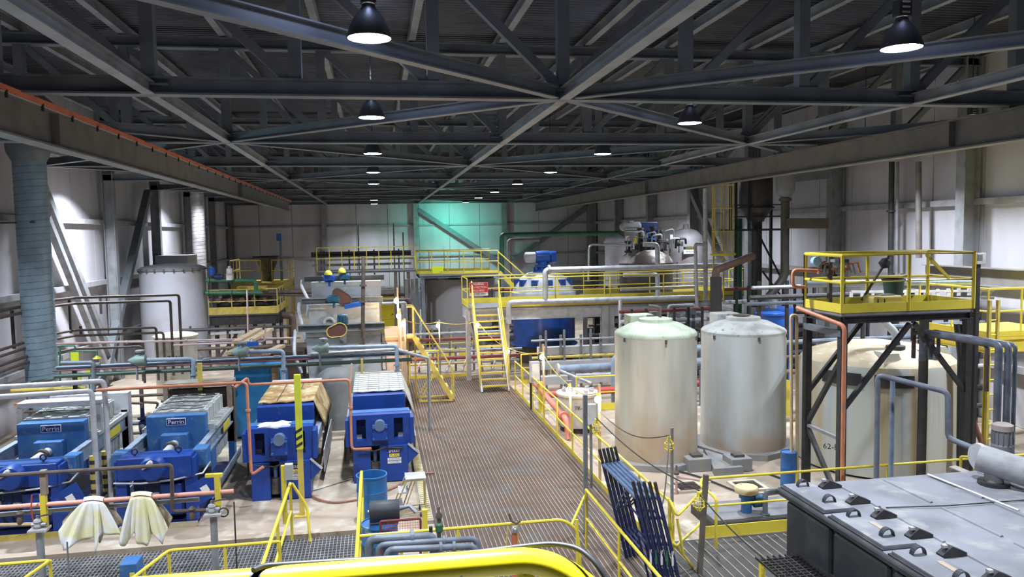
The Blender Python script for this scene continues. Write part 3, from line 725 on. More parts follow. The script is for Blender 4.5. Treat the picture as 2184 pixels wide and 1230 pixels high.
# big tank under the yellow tower
FRPL = mat('frp_streaked', (0.52, 0.53, 0.48), (0.46, 0.33, 0.13), 0.45, 0, 1.1, (0.44, 0.66), stretch=(2.6, 2.6, 0.10), c3=(0.40, 0.47, 0.50), s3=1.7, a3=(0.55, 0.7))
FRPD = mat('frp_brown_dome', (0.50, 0.42, 0.28), (0.36, 0.28, 0.17), 0.6, 0, 2, c3=(0.6, 0.56, 0.46), s3=5, a3=(0.6, 0.72))
bt = thing('storage_tank', 'large white tank with brown-stained dome and vertical streaks under the yellow tower', 'tank', (11.5, 16.25, 0))
c = (11.5, 16.25, 0); r = 1.72
MB().lathe(c, [(r, 0.05), (r*1.01, 0.6), (r, 2.0), (r*0.99, 2.35), (r*0.97, 2.45)], 64, closed=False).build('tank_shell', FRPL, bt)
MB().lathe(c, [(r*0.975, 2.43), (r*0.9, 2.55), (r*0.6, 2.72), (r*0.3, 2.8), (0.0, 2.82)], 48, closed=False).build('dome', FRPD, bt)
MB().lathe((c[0]-0.05, c[1]-0.75, 2.72), [(0.2, 0), (0.2, 0.1), (0.1, 0.12), (0.08, 0.25)], 20).build('nozzle_flange', BLACK, bt)
MB().tube(bend([(c[0]-0.05, c[1]-0.75, 2.8), (c[0]-0.05, c[1]-0.75, 3.1), (c[0]-0.25, c[1]-0.5, 3.4), (c[0]-0.25, c[1]-0.4, 3.9)], 0.1), 0.09, 10).build('flex_hose', LGREY, bt)
for a in (-2.0, -1.2, -0.45):
    q = V((c[0]+1.25*math.cos(a), c[1]+1.25*math.sin(a), 2.52)); MB().add([q+V(d) for d in ((-.22, -.2, 0), (.22, -.2, 0), (.22, .2, .0), (-.22, .2, .0), (-.12, -.2, .22), (.12, -.2, .22), (.12, .3, .22), (-.12, .3, .22))], [(0, 1, 5, 4), (1, 2, 6, 5), (2, 3, 7, 6), (3, 0, 4, 7), (4, 5, 6, 7)]).build('dome_step', FRPM, bt)
for a0, a1 in ((-2.85, -2.35), (-2.2, -1.75)):
    b = MB(); n = 8; vs = []
    for i in range(n+1):
        a = a0+(a1-a0)*i/n
        for z in (2.05, 2.32):
            for rr in (r*1.01, r*1.03): vs.append((c[0]+rr*math.cos(a), c[1]+rr*math.sin(a), z))
    fs = []
    for i in range(n): k = i*4; fs += [(k+1, k+5, k+7, k+3), (k, k+2, k+6, k+4), (k+2, k+3, k+7, k+6), (k, k+4, k+5, k+1)]
    fs += [(0, 1, 3, 2), (n*4, n*4+2, n*4+3, n*4+1)]
    b.add(vs, fs).build('black_band', BLACK, bt)
text('62-B', (at(1777, 955, Y=14.9).x, c[1]-1.26, at(1777, 955, Y=14.9).z), 0.17, SIGNK, bt, rz=-38)
# ================================================================== front: black tank, rails, drums
BLK = mat('black_plastic', (0.028, 0.032, 0.04), (0.05, 0.055, 0.065), 0.55, 0, 3, bump=0.1)
LID = mat('dusty_lid', (0.22, 0.225, 0.255), (0.14, 0.145, 0.16), 0.6, 0, 1.4, (0.4, 0.7), c3=(0.30, 0.295, 0.29), s3=3, a3=(0.55, 0.7))
TX, TY0, TY1, TZ = 5.45, 4.6, 9.8, 1.9
bk = thing('lidded_tank', 'long black plastic tank with dusty grey lid and black handles, beside the grating lane', 'tank', (TX, TY1, 0))
MB().b2((TX+0.12, TY0, 0.0), (11.0, TY1-0.1, TZ-0.06)).build('tank_body', BLK, bk)
MB().b2((TX, TY0, TZ-0.07), (11.2, TY1, TZ)).build('lid', LID, bk, 0.01)
MB().b2((TX-0.02, TY0, TZ-0.10), (TX+0.04, TY1+0.02, TZ-0.05)).build('lid_edge', BLK, bk)
for k in range(5):
    y1 = TY1-0.12-1.13*k; y0 = y1-1.03
    MB().b2((TX+0.05, y0, 0.05), (TX+0.16, y1, TZ-0.16)).build('side_panel', BLK, bk, 0.05)
    # hatch with raised frame, strap handles and latch brackets
    hy1 = TY1-0.08-1.15*k; hy0 = hy1-1.02
    ht = MB().b2((TX+0.03, hy0, TZ), (TX+0.44, hy1, TZ+0.05)).build('hatch', LID, bk, 0.006)
    MB().b2((TX+0.0, hy0-0.02, TZ-0.005), (TX+0.47, hy1+0.02, TZ+0.015)).build('hatch_frame', BLK, ht)
    for j, yy in enumerate((hy1-0.15, hy1-0.78)):
        b = MB(); pts = [(TX+0.2, yy, TZ+0.05)]
        prof = [V((TX+0.24+0.08*math.cos(a), yy, TZ+0.06+0.09*math.sin(a))) for a in [math.pi*i/8 for i in range(9)]]
        vs = []
        for p in prof: vs += [p+V((0, -0.035, 0)), p+V((0, 0.035, 0)), p*1.0+V((0, -0.035, -0.012)), p+V((0, 0.035, -0.012))]
        fs = []
        for i in range(8): q = i*4; fs += [(q, q+4, q+5, q+1), (q+2, q+3, q+7, q+6), (q, q+2, q+6, q+4), (q+1, q+5, q+7, q+3)]
        b.add(vs, fs).build('strap_handle', BLK, ht)
        l = MB().add([V((TX+0.50, yy, TZ))+V(d) for d in ((0, -.05, 0.0), (.3, -.05, .0), (.3, .05, .0), (0, .05, 0), (0, -.05, .03), (.12, -.05, .12), (.3, -.05, .04), (0, .05, .03), (.12, .05, .12), (.3, .05, .04))],
                 [(0, 4, 5, 6, 1), (3, 2, 9, 8, 7), (4, 7, 8, 5), (5, 8, 9, 6), (0, 3, 7, 4), (1, 6, 9, 2)]).build('latch_bracket', BLACK, bk)
        MB().box((TX+0.56, yy, TZ+0.115), (0.05, 0.05, 0.03)).build('latch_pin', LGREY, l)
    if k: MB().b2((TX+0.3, hy1-0.62, TZ+0.051), (TX+0.37, hy1-0.35, TZ+0.055)).build('faded_label', mat('faded_label', (0.38, 0.30, 0.22), (0.3, 0.27, 0.24), 0.7), ht)
    for x in (6.27, 7.02, 7.78, 8.55, 9.3):
        MB().tube([(x, hy0+0.04, TZ), (x, hy1-0.02, TZ)], 0.025, 8).build('lid_rib', LID, bk)
o = MB().tube([at(1979, 1011, Z=1.93), at(2173, 1088, Z=1.93)], 0.014, 8).build('white_rod', WHITE); tag(o, 'thin white rod lying on the grey lid of the black tank', 'rod')
o = MB().tube([at(1890, 1082, Z=1.915), at(2020, 1078, Z=1.93), at(2184, 1066, Z=1.915)], 0.008, 6).build('black_cable', BLACK); tag(o, 'thin black cable lying across the grey lid of the black tank', 'cable')
# grey pipe with vertical leg and mixer motor on the black tank
gp = thing('overflow_pipe', 'thick grey pipe with flanged leg standing on the black tank lid', 'pipe', (8.2, 9.2, TZ))
a, b_ = at(2088, 975, Y=9.35), at(2260, 1030, Y=8.6)
MB().cyl(a, b_, 0.19, 28).build('pipe_body', mat('weathered_grey', (0.33, 0.33, 0.34), (0.25, 0.245, 0.24), 0.6, 0, 8), gp)
MB().lathe(a.lerp(b_, 0.0), [(0.19, -0.02), (0.2, 0.03)], 24, 'X').build('end_cap', LGREY, gp)
c = a.lerp(b_, 0.2); MB().cyl((c.x, c.y, TZ), (c.x, c.y, c.z), 0.12, 20).build('leg', mat('weathered_grey2', (0.25, 0.25, 0.25), (0.2, 0.19, 0.19), 0.6), gp)
MB().cyl((c.x, c.y, TZ), (c.x, c.y, TZ+0.05), 0.2, 20).build('flange', BLACK, gp)
mm = thing('mixer_motor', 'grey fan-cooled motor standing upright behind the thick grey pipe', 'motor', at(2137, 975, Y=10.3))
c = at(2137, 962, Y=10.3)
MB().lathe(c, [(0.15, 0), (0.15, 0.1), (0.13, 0.12), (0.13, 0.33), (0.145, 0.34), (0.14, 0.40), (0.1, 0.43)], 24).build('motor_body', SLATEB and GREY, mm)
for k in range(14):
    a_ = k*math.tau/14; MB().box(c+V((0.14*math.cos(a_), 0.14*math.sin(a_), 0.22)), (0.03, 0.008, 0.2), rz=a_).build('fin', GREY, mm)
MB().lathe(c, [(0.148, 0.335), (0.148, 0.42), (0.1, 0.445), (0.01, 0.45)], 24, closed=False).build('fan_cowl', mat('cowl_tan', (0.40, 0.34, 0.30), (0.3, 0.26, 0.22), 0.6), mm)
MB().b2((c.x-0.11, c.y-0.11, 0.0), (c.x+0.11, c.y+0.11, c.z)).build('pedestal', BLACK, mm)
# beams behind the lid
o = MB().ibeam(at(2030, 1004, Y=10.1), at(2200, 1075, Y=8.9), 0.14, 0.16, 0.02).build('support_channel', mat('tan_steel', (0.34, 0.31, 0.27), (0.2, 0.18, 0.16), 0.6)); tag(o, 'weathered steel channel under the thick grey pipe at the lid edge', 'beam')

# right railing behind the tank
R = railing('yellow guard railing behind the black tank, from the dark post to the right', [(5.6, 12.7, 0), (11.1, 12.7, 0), (12.5, 12.7, 0)], sp=1.72, toe=False)
o = MB().bar((5.6, 12.67, 0.1), (9.2, 12.67, 0.1), 0.02, 0.22).build('toe_plate', YEL, R)
b = MB().tube(bend([(5.5, 11.9, 0.15), (5.5, 11.9, 1.0), (5.5, 12.55, 1.02), (5.6, 12.7, 1.07)], 0.08), 0.026, 8).build('return_rail', YEL, R)
pt = MB().bar(at(1506, 1012, Y=11.3), V((at(1492, 1228, Y=11.3).x, 11.3, 0.02)), 0.07, 0.07).build('channel_post', mat('brown_channel', (0.14, 0.12, 0.10), (0.10, 0.09, 0.08), 0.5)); tag(pt, 'dark brown upright channel post with a caged lamp tied to it', 'post')
o = MB().bar(at(1248, 842, Y=13.3), V((at(1249, 1100, Y=13.3).x, 13.3, 0.02)), 0.07, 0.07).build('channel_post', mat('grey_channel', (0.24, 0.26, 0.29), (0.16, 0.17, 0.18), 0.5, 0.3)); tag(o, 'tall grey channel post clamped to the walkway railing beside the warm bulbs', 'post')
o = MB().bar(at(1433, 912, Y=14.0), V((at(1433, 912, Y=14.0).x, 14.0, 0.0)), 0.05, 0.05).build('channel_post', GREY); tag(o, 'thin grey post with a yellow caged lamp before the green-domed tank', 'post')
# low chain-gate frame at the end of the right railing
gt = thing('gate_frame', 'small yellow bent-tube gate frame at the near end of the walkway railing', 'gate', (4.95, 12.6, 0))
MB().tube(bend([at(1432, 1170, Y=11.4), at(1427, 1063, Y=11.5), at(1444, 1100, Y=11.3), at(1500, 1045, Y=11.8)], 0.06), 0.024, 8).build('upper_tube', YEL, gt)
MB().tube(bend([at(1427, 1063, Y=11.5), at(1428, 1148, Y=11.5), at(1442, 1165, Y=11.35), at(1500, 1110, Y=11.8)], 0.06), 0.024, 8).build('lower_tube', YEL, gt)
MB().tube([at(1444, 1105, Y=11.35), at(1458, 1185, Y=11.35)], 0.022, 8).build('post', YEL, gt)
MB().tube([(gt.location.x, 11.5, 0.0), at(1432, 1150, Y=11.5)], 0.022, 8).build('post', YEL, gt)
# stair-side rail R1 and front rail
railing('yellow railing in front of the leaning blue scaffold frames', [(3.44, 12.6, 0), (3.46, 9.0, 0)], sp=1.6, toe=False)
fr = thing('guard_railing', 'yellow cross railing at the near end of the walkway, beside the slate pipes', 'railing', (-0.3, 11.35, 0))
MB().tube(bend([(-0.35, 11.35, 1.07), (2.72, 11.35, 1.07), (2.95, 11.35, 0.9), (3.0, 11.35, 0.3)], 0.12), 0.026, 8).build('top_rail', YEL, fr)
for x in (0.25, 1.1, 2.0, 2.95): MB().tube([(x, 11.35, 0), (x, 11.35, 1.05)], 0.025, 8).build('post', YEL, fr)
MB().tube([(2.85, 11.35, 0.95), (3.4, 12.55, 0.98)], 0.022, 8).build('link_rail', YEL, fr)
MB().tube([(-0.35, 11.35, 0.55), (1.0, 11.35, 0.55)], 0.022, 8).build('mid_rail', YEL, fr)
railing('yellow railing from the blue open drum towards the near platform', [(-0.38, 14.5, 0), (-0.38, 10.4, 0)], sp=2.0, toe=False, r=0.03)
rl = railing('yellow railing with a grey switch box on its end post, left of the open drum', [(-1.63, 14.1, 0), (-1.63, 10.4, 0)], sp=1.85, toe=False, r=0.027)
MB().tube(bend([(-1.60, 14.1, 1.07), (-1.35, 14.1, 0.62), (-1.30, 13.9, 0.05)], 0.1), 0.026, 8).build('return_rail', YEL, rl)
MB().box((-1.62, 13.9, 1.35), (0.14, 0.12, 0.28)).build('switch_box', LGREY, rl, 0.01)
MB().bar((-1.72, 13.95, 0.4), (-1.72, 13.95, 1.45), 0.08, 0.08).build('box_post', YEL, rl)
railing('yellow railing along the front of the open grating, in the middle', [(-1.5, 11.4, 0), (-3.02, 11.4, 0), (-3.35, 10.2, 0)], sp=0.75, toe=False)
railing('yellow railing at the open grating by the left edge', [(-7.2, 11.4, 0), (-4.57, 11.4, 0), (-4.75, 10.4, 0)], sp=0.9, toe=False)
# handrail right in front of the photographer
nr = thing('near_handrail', 'thick yellow handrail close in front with a black cable along it', 'railing', (0, 1.45, 3.85))
ra, rb = at(200, 1268, Y=1.42), at(1175, 1190, Y=1.42)
NEARY = mat('near_yellow', (0.86, 0.70, 0.02), (0.74, 0.58, 0.05), 0.28, 0, 9, (0.5, 0.8), c3=(0.35, 0.27, 0.16), s3=60, a3=(0.68, 0.72))
e = rb+V((0.12, -0.05, -0.10)); 
MB().tube(bend([ra-V((0.5, 0, -0.0)), ra, rb, e, e+V((0.02, -0.05, -0.4))], 0.11, 8), 0.025, 24).build('top_rail', NEARY, nr)
MB().tube([rb-V((0.05, 0, 0.02)), rb-V((0.05, -0.0, 1.05))], 0.018, 16).build('post', NEARY, nr)
MB().tube(bend([at(540, 1216, Y=1.40), at(563, 1206, Y=1.42), at(640, 1201, Y=1.44), at(800, 1192, Y=1.46), at(1000, 1180, Y=1.46), at(1110, 1165, Y=1.44), at(1181, 1158, Y=1.43), at(1235, 1168, Y=1.40), at(1272, 1200, Y=1.37), at(1300, 1245, Y=1.35)], 0.05, 4), 0.0052, 10).build('black_cable', RUBBER, nr)
MB().tube([at(535, 1241, Y=1.42), at(558, 1240, Y=1.42)], 0.0262, 24).build('tape_wrap', RUBBER, nr)
MB().b2((-1.6, 0.2, 3.75), (1.6, 1.5, 3.8)).build('platform', GREY, nr)
for x in (-1.5, 1.5): MB().b2((x-0.05, 1.3, 0), (x+0.05, 1.4, 3.75)).build('leg', YEL, nr)

# leaning scaffold frames
SLB = mat('scaffold_blue', (0.14, 0.20, 0.32), (0.09, 0.13, 0.24), 0.4, 0.2, 6)
def scaffold(i, label):
    x = 3.58+0.072*i; y1, y0 = 12.1+0.02*i, 10.42-0.03*i; zt = 1.72
    t = thing('scaffold_frame', label, 'scaffold frame', (x+0.45, y0, 0), 'blue scaffold frames leaning on the railing')
    lean = V((0.42, 0, -zt+0.03))
    def P(y, z): f = 1-z/zt; return V((x+0.42*f, y, 0.03+z))
    for y in (y0, y1):
        MB().tube([P(y, 0), P(y, zt-0.06)], 0.03, 8).build('leg', NAVY, t)
        MB().tube([P(y, zt-0.06), P(y, zt+0.16)], 0.026, 8).build('coupling_pin', BLACK, t)
    MB().tube([P(y0, zt-0.1), P(y1, zt-0.1)], 0.028, 8).build('header', SLB, t)
    for z in (0.5, 0.9, 1.3):
        MB().tube([P(y0, z), P(y0+0.5, z)], 0.016, 6).build('rung', NAVY, t)
    MB().tube([P(y0+0.5, 0.1), P(y0+0.5, zt-0.1)], 0.018, 8).build('inner_leg', NAVY, t)
    MB().tube([P(y1-0.1, 0.9), P(y0+0.5, zt-0.12)], 0.014, 6).build('brace', NAVY if i % 2 else SLB, t)
    MB().tube([P(y1, 0.5), P(y0+0.5, 0.5)], 0.016, 6).build('brace', NAVY, t)
    MB().box(P(y0, 0.75)+V((-0.02, -0.026, 0)), (0.03, 0.004, 0.22)).build('sticker', WHITE if i % 2 == 0 else GRNP, t)
nm = ['outermost on the railing side', 'second from the railing', 'middle one of five', 'second from the concrete floor side', 'innermost on the concrete floor side']
for i in range(5): scaffold(i, 'blue tubular scaffold frame leaning on the railing, ' + nm[i])

# ================================================================== things on the press floor
def drum(x, y, m, label, h=0.9, r=0.29, z=0, open_=True, par=None):
    t = thing('drum', label, 'drum', (x, y, z))
    pr = [(r*0.96, 0), (r, 0.03), (r, h*0.32), (r*1.03, h*0.34), (r, h*0.36), (r, h*0.64), (r*1.03, h*0.66), (r, h*0.68), (r*0.97, h*0.95), (r*1.03, h*0.965), (r*1.03, h)]
    if open_: pr += [(r*0.95, h), (r*0.94, h-0.05), (r*0.92, 0.04), (0.0, 0.04)]
    else: pr += [(r*0.98, h), (r*0.97, h-0.02), (0, h-0.02)]
    MB().lathe((x, y, z), pr, 36, closed=False).build('drum_body', m, t)
    return t
DRB = mat('drum_blue', (0.03, 0.16, 0.42), (0.02, 0.11, 0.33), 0.35, 0, 2.5, (0.4, 0.7), stretch=(1, 1, 0.4), c3=(0.22, 0.36, 0.36), s3=3.5, a3=(0.62, 0.70))
drum(-0.2, 14.87, DRB, 'open blue plastic drum with pale spill stain beside the yellow railing')
drum(-0.06, 12.3, DRB, 'blue plastic drum under the black cylinder, behind the slate pipes', open_=False)
bc = thing('black_cylinder', 'black horizontal cylinder vessel lying on the drum behind the maroon frame', 'vessel', (-0.02, 12.2, 0.9))
MB().lathe((0.02, 12.3, 1.08), [(0.03, -0.24), (0.16, -0.235), (0.17, -0.22), (0.17, 0.22), (0.16, 0.235), (0.03, 0.24)], 32, 'X').build('vessel_shell', BLK, bc)
MB().cyl((-0.225, 12.3, 1.08), (-0.245, 12.3, 1.08), 0.03).build('hub', GALV, bc)
MB().tube([(0.26, 12.3, 1.1), (0.42, 12.25, 1.15), (0.52, 12.2, 1.05)], 0.035, 10).build('valve_assembly', GALV, bc)
# rolling step ladder
ls = thing('step_ladder', 'low rolling step ladder with three grey treads beside the walkway curb', 'ladder', (0.5, 14.9, 0))
lt = at(1104//1+0, 1000, Y=15) 
YT = mat('ladder_tan', (0.50, 0.42, 0.16), (0.35, 0.3, 0.15), 0.5)
for y in (14.85, 15.25):
    MB().tube(bend([(0.33, y, 0.05), (0.62, y, 0.72), (0.98, y, 0.72), (0.98, y, 0.02)], 0.04), 0.014, 8).build('side_frame', YT, ls)
    MB().tube([(0.33, y, 0.06), (0.98, y, 0.10)], 0.012, 6).build('base_rail', YT, ls)
    MB().tube([(0.55, y, 0.08), (0.78, y, 0.70)], 0.012, 6).build('strut', YT, ls)
    MB().lathe((0.88, y, 0.05), [(0.045, -0.012), (0.045, 0.012)], 14, 'X').build('caster', BLACK, ls)
for (x0, x1, z) in ((0.60, 1.0, 0.76), (0.46, 0.66, 0.50), (0.33, 0.54, 0.25)):
    MB().b2((x0, 14.83, z-0.02), (x1, 15.27, z)).build('tread', LGREY, ls)

ls.location.x -= 0.16
# maroon mesh frame
mf = thing('mesh_guard', 'maroon framed wire mesh guard behind the cross railing', 'guard', (0.2, 11.9, 0))
MB().tube(bend([(-0.05, 11.9, 0.72), (-0.05, 11.9, 1.06), (0.57, 11.9, 1.06), (0.57, 11.9, 0.72)], 0.03), 0.02, 6).build('guard_frame', DRED, mf)
MB().tube([(-0.05, 11.9, 0.78), (0.57, 11.9, 0.78)], 0.018, 6).build('guard_rail', DRED, mf)
g = MB()
for k in range(16): g.bar((-0.03+0.04*k, 11.9, 0.78), (-0.03+0.04*k, 11.9, 1.05), 0.004, 0.004)
for k in range(7): g.bar((-0.04, 11.9, 0.80+0.04*k), (0.56, 11.9, 0.80+0.04*k), 0.004, 0.004)
o = g.build('wire_mesh', RED, mf); o['kind'] = 'stuff'
for x in (-0.04, 0.56): MB().b2((x-0.02, 11.88, 0), (x+0.02, 11.92, 0.75)).build('leg', DRED, mf)
MB().b2((0.60, 11.86, 0.0), (0.68, 11.94, 1.2)).build('post', YEL, mf)
# slate pipes in front
for i, (x0, y0, x1, y1, dz, yy, r, lb) in enumerate([
    (787, 1150, 925, 1143, 0, 10.6, 0.062, 'slate grey pipe with elbow, topmost of the three in front of the cross railing'),
    (806, 1162, 1018, 1148, 0, 10.5, 0.042, 'slate grey pipe, middle of the three in front of the cross railing'),
    (825, 1172, 1015, 1164, 0, 10.3, 0.045, 'slate grey pipe with union fitting, lowest of the three in front of the cross railing')]):
    a, b_ = at(x0, y0, Y=yy), at(x1, y1, Y=yy)
    pipe('slate_pipe', lb, [V((a.x, yy, 0.0)), a, b_, V((b_.x, yy, b_.z-0.9))], r, DPIPE, n=12, flanges=((1, 0.75), (1, 0.6)) if i == 2 else ((1, 0.66),))
p = at(937, 1140, Y=10.9)
hv = thing('valve_post', 'green valve riser pipe beside the slate pipes', 'valve', (p.x, 10.9, 0))
MB().cyl((p.x, 10.9, 0), (p.x, 10.9, 1.45), 0.03, 10).build('riser', DGRN, hv)
MB().lathe((p.x, 10.9, 1.2), [(0.03, 0), (0.055, 0.03), (0.055, 0.12), (0.03, 0.15)], 14).build('valve_body', GRNP, hv)
MB().lathe((p.x, 10.9, 1.42), [(0.045, 0), (0.05, 0.03), (0.02, 0.1), (0.02, 0.16)], 14).build('bonnet', RUSTP, hv)
MB().bar((p.x-0.12, 10.9, 0.02), (p.x-0.12, 10.9, 1.3), 0.05, 0.05).build('support_channel', BLACK, hv)
p = at(1088, 1115, Y=11.35)
hs = thing('hose_station', 'orange hose bib with chrome valve tied to the cross railing', 'hose station', (p.x+0.05, 11.3, 0))
MB().cyl((p.x+0.05, 11.28, 0.1), (p.x+0.05, 11.28, 0.95), 0.045, 12).build('orange_riser', mat('hydrant_orange', (0.7, 0.2, 0.08), (0.5, 0.15, 0.08), 0.4), hs)
MB().lathe((p.x+0.06, 11.28, 0.93), [(0.03, 0), (0.07, 0.04), (0.06, 0.09), (0.03, 0.13)], 16).build('chrome_nozzle', mat('chrome', (0.7, 0.7, 0.72), (0.5, 0.5, 0.52), 0.2, 0.8), hs)
MB().tube([(p.x-0.02, 11.3, 1.25), (p.x, 11.28, 1.15), (p.x+0.08, 11.26, 1.1), (p.x+0.14, 11.26, 1.14)], 0.02, 8).build('lever_valve', RUSTP, hs)
MB().tube([(p.x-0.05, 11.27, 1.05), (p.x-0.09, 11.25, 0.7), (p.x-0.06, 11.27, 0.3), (p.x-0.1, 11.28, 0.02)], 0.012, 6).build('cord', YELD, hs)
# striped posts and yellow bollard of the rusty press
def stripes(b0, b1, w, par, n=6):
    for k in range(n):
        p = V(b0).lerp(V(b1), (k+0.5)/n); M_ = Matrix.Rotation(0.5, 3, 'Y')
        MB().box(p, (w*1.06, w*1.06, (V(b1)-V(b0)).length/n*0.42), M=Matrix.Rotation(0.0, 3, 'Y')).build('black_stripe', BLACK, par)
t = thing('warning_post', 'tall yellow post with black stripe bands in front of the rusty press', 'post', (-1.42, 15.2, 0))
p = at(645, 1100, Z=0.0); t.location = p
MB().box(p+V((0, 0, 1.16)), (0.1, 0.1, 2.3)).build('lower_post', YELD, t); a = at(643, 798, Y=p.y)
MB().b2((p.x-0.06, p.y-0.06, 1.35), (p.x+0.06, p.y+0.06, a.z)).build('yellow_sleeve', mat('lime_yellow', (0.68, 0.72, 0.05), (0.6, 0.6, 0.06), 0.5), t)
for k in range(3): MB().add([V((p.x, p.y-0.063, 1.38+0.14*k))+V(d) for d in ((-.061, 0, .0), (.061, 0, .07), (.061, 0, .13), (-.061, 0, .06), (-.061, .01, .0), (.061, .01, .07), (.061, .01, .13), (-.061, .01, .06))], [(0, 1, 2, 3), (7, 6, 5, 4), (0, 4, 5, 1), (2, 6, 7, 3)]).build('black_stripe', BLACK, t)
MB().box(p+V((0, 0, 0.015)), (0.3, 0.22, 0.03)).build('base_plate', YELD, t)
# red hose on the floor
o = MB().tube(bend([at(652, 1040, Z=0.05), at(670, 1062, Z=0.04), at(712, 1073, Z=0.03), at(790, 1060, Z=0.03), at(850, 1035, Z=0.03), at(885, 1010, Z=0.1), at(925, 1008, Z=0.06)], 0.4, 5), 0.022, 8).build('floor_hose', mat('hose_red', (0.34, 0.16, 0.11), (0.25, 0.12, 0.09), 0.5)); tag(o, 'reddish brown hose curving over the concrete from the rusty press to the curb', 'hose')
o = MB().tube(bend([at(660, 1048, Z=0.02), at(690, 1040, Z=0.02), at(720, 1030, Z=0.02), at(750, 1022, Z=0.02)], 0.2, 4), 0.008, 6).build('power_cable', BLACK); tag(o, 'short black cord on the concrete between the two right-hand presses', 'cord')
# ================================================================== helpers for the middle and far ground
def rails_on(t, pts, h=1.07, sp=1.5, r=0.024, m=None, toe=0.13, mid=True):
    m = m or YEL; pts = [V(p) for p in pts]; up = V((0, 0, h))
    MB().tube([p+up for p in pts], r, 8).build('top_rail', m, t)
    if mid: MB().tube([p+up*0.53 for p in pts], r*0.85, 8).build('mid_rail', m, t)
    for i in range(len(pts)-1):
        a, b = pts[i], pts[i+1]; k = max(1, int(round((b-a).length/sp)))
        for j in range(k+1 if i == len(pts)-2 else k):
            p = a.lerp(b, j/k); MB().tube([p, p+up], r*0.95, 6).build('post', m, t)
        if toe: MB().bar(a+V((0, 0, toe/2)), b+V((0, 0, toe/2)), 0.02, toe).build('toe_plate', m, t)
def plat(name, label, x0, x1, y0, y1, z, legs=(), rails=(), dm=None, lm=None, bm=None, beam=0.22, cat='platform', legw=0.16, sp=1.5, toe=0.13, rm=None, rr=0.024):
    t = thing(name, label, cat, ((x0+x1)/2, y0, 0))
    MB().b2((x0, y0, z-0.06), (x1, y1, z)).build('deck', dm or GREY, t)
    for y in (y0+0.05, y1-0.05): MB().ibeam((x0, y, z-0.06-beam/2), (x1, y, z-0.06-beam/2), 0.12, beam, 0.02).build('edge_beam', bm or WPIPE, t)
    for x in (x0+0.05, x1-0.05): MB().ibeam((x, y0, z-0.06-beam/2), (x, y1, z-0.06-beam/2), 0.12, beam, 0.02).build('edge_beam', bm or WPIPE, t)
    for (x, y) in legs: MB().ibeam((x, y, 0), (x, y, z-0.06), legw, legw, 0.02, up=(0, 1, 0)).build('leg', lm or GREY, t)
    for pts in rails: rails_on(t, [(a, b, z) for a, b in pts], sp=sp, toe=toe, m=rm, r=rr)
    return t
def motor(label, c, r, L, m, axis='X', name='electric_motor', cap=None, base_z=None):
    c = V(c); t = thing(name, label, 'motor', c)
    MB().lathe(c, [(r*0.35, -L*0.62), (r*0.9, -L*0.5), (r, -L*0.42), (r, L*0.3), (r*1.04, L*0.32), (r*1.04, L*0.5), (r*0.8, L*0.54)], 20, axis).build('motor_body', m, t)
    for k in range(10):
        a = k*math.tau/10; u, v = math.cos(a)*r, math.sin(a)*r
        d = {'X': ((0, u, v), (L*0.7, r*0.14, r*0.14)), 'Y': ((u, 0, v), (r*0.14, L*0.7, r*0.14)), 'Z': ((u, v, 0), (r*0.14, r*0.14, L*0.7))}[axis]
        MB().box(c+V(d[0]), d[1]).build('fin', m, t)
    MB().box(c+V((0, -r*0.4, r*1.05)), (r*0.9, r*0.7, r*0.4)).build('terminal_box', cap or m, t)
    MB().box(c+V((0, 0, -r*1.08)), (L*0.7, r*1.8, r*0.2)).build('foot_plate', m, t)
    if base_z is not None and c.z-r*1.1 > base_z: MB().box((c.x, c.y, (base_z+c.z-r*1.18)/2), (r*1.4, r*1.4, c.z-r*1.18-base_z)).build('pedestal', GREY, t)
    return t
def rack(label, x0, x1, y, zs, ms, r=0.05, post=BLACK, posts=4, name='pipe_rack', drop=None, yw=0.0):
    """horizontal pipes on a frame of posts"""
    t = thing(name, label, 'pipe rack', ((x0+x1)/2, y, 0))
    zt = max(zs)+0.15
    for i in range(posts):
        x = x0+(x1-x0)*(i+0.5)/posts; MB().bar((x, y+0.12, 0), (x, y+0.12, zt), 0.08, 0.08).build('post', post, t)
    for i, z in enumerate(zs):
        q = [(x0, y-yw*i, z), (x1, y-yw*i, z)]
        if drop and i % 2 == 0: q = q+[(x1, y-yw*i, z-drop)]
        MB().tube(bend(q, 0.12, 3), r*(1 if i % 2 else 0.75), 8).build('pipe', ms[i % len(ms)], t)
    return t

# ================================================================== left wall
DUCT = mat('duct_blue_grey', (0.30, 0.42, 0.52), (0.22, 0.31, 0.38), 0.38, 0.15, 2.5, (0.4, 0.7))
def duct(cx, cy, r, z0, z1, label, m, seam=0.19, flare=True):
    t = thing('spiral_duct', label, 'duct', (cx, cy, z0))
    MB().lathe((cx, cy, 0), [(r, z0), (r, z1)], 36).build('duct_body', m, t)
    if flare: MB().lathe((cx, cy, 0), [(r, z1), (r*1.25, z1+0.2), (r*1.35, z1+0.35), (r*1.35, z1+0.7), (r*1.1, z1+0.75)], 36).build('flared_hood', STEEL, t)
    # the spiral seam: one long helical band
    pts = []; n = int((z1-z0)/seam*16)
    for i in range(n): a = i*math.tau/16; pts.append((cx+(r+0.002)*math.cos(a), cy+(r+0.002)*math.sin(a), z0+seam*i/16))
    MB().tube(pts, 0.009, 4).build('spiral_seam', mat('duct_seam', (0.12, 0.16, 0.19), (0.1, 0.12, 0.14), 0.4, 0.3), t)
    return t
d1 = duct(-9.53, 24.0, 0.42, 0.0, 7.7, 'large blue-grey spiral seamed duct standing at the left wall beside the presses', DUCT)
MB().bar((XL+0.2, 24.0, 6.0), (-9.3, 23.7, 6.0), 0.3, 0.05).build('wall_bracket', DGRN, d1)
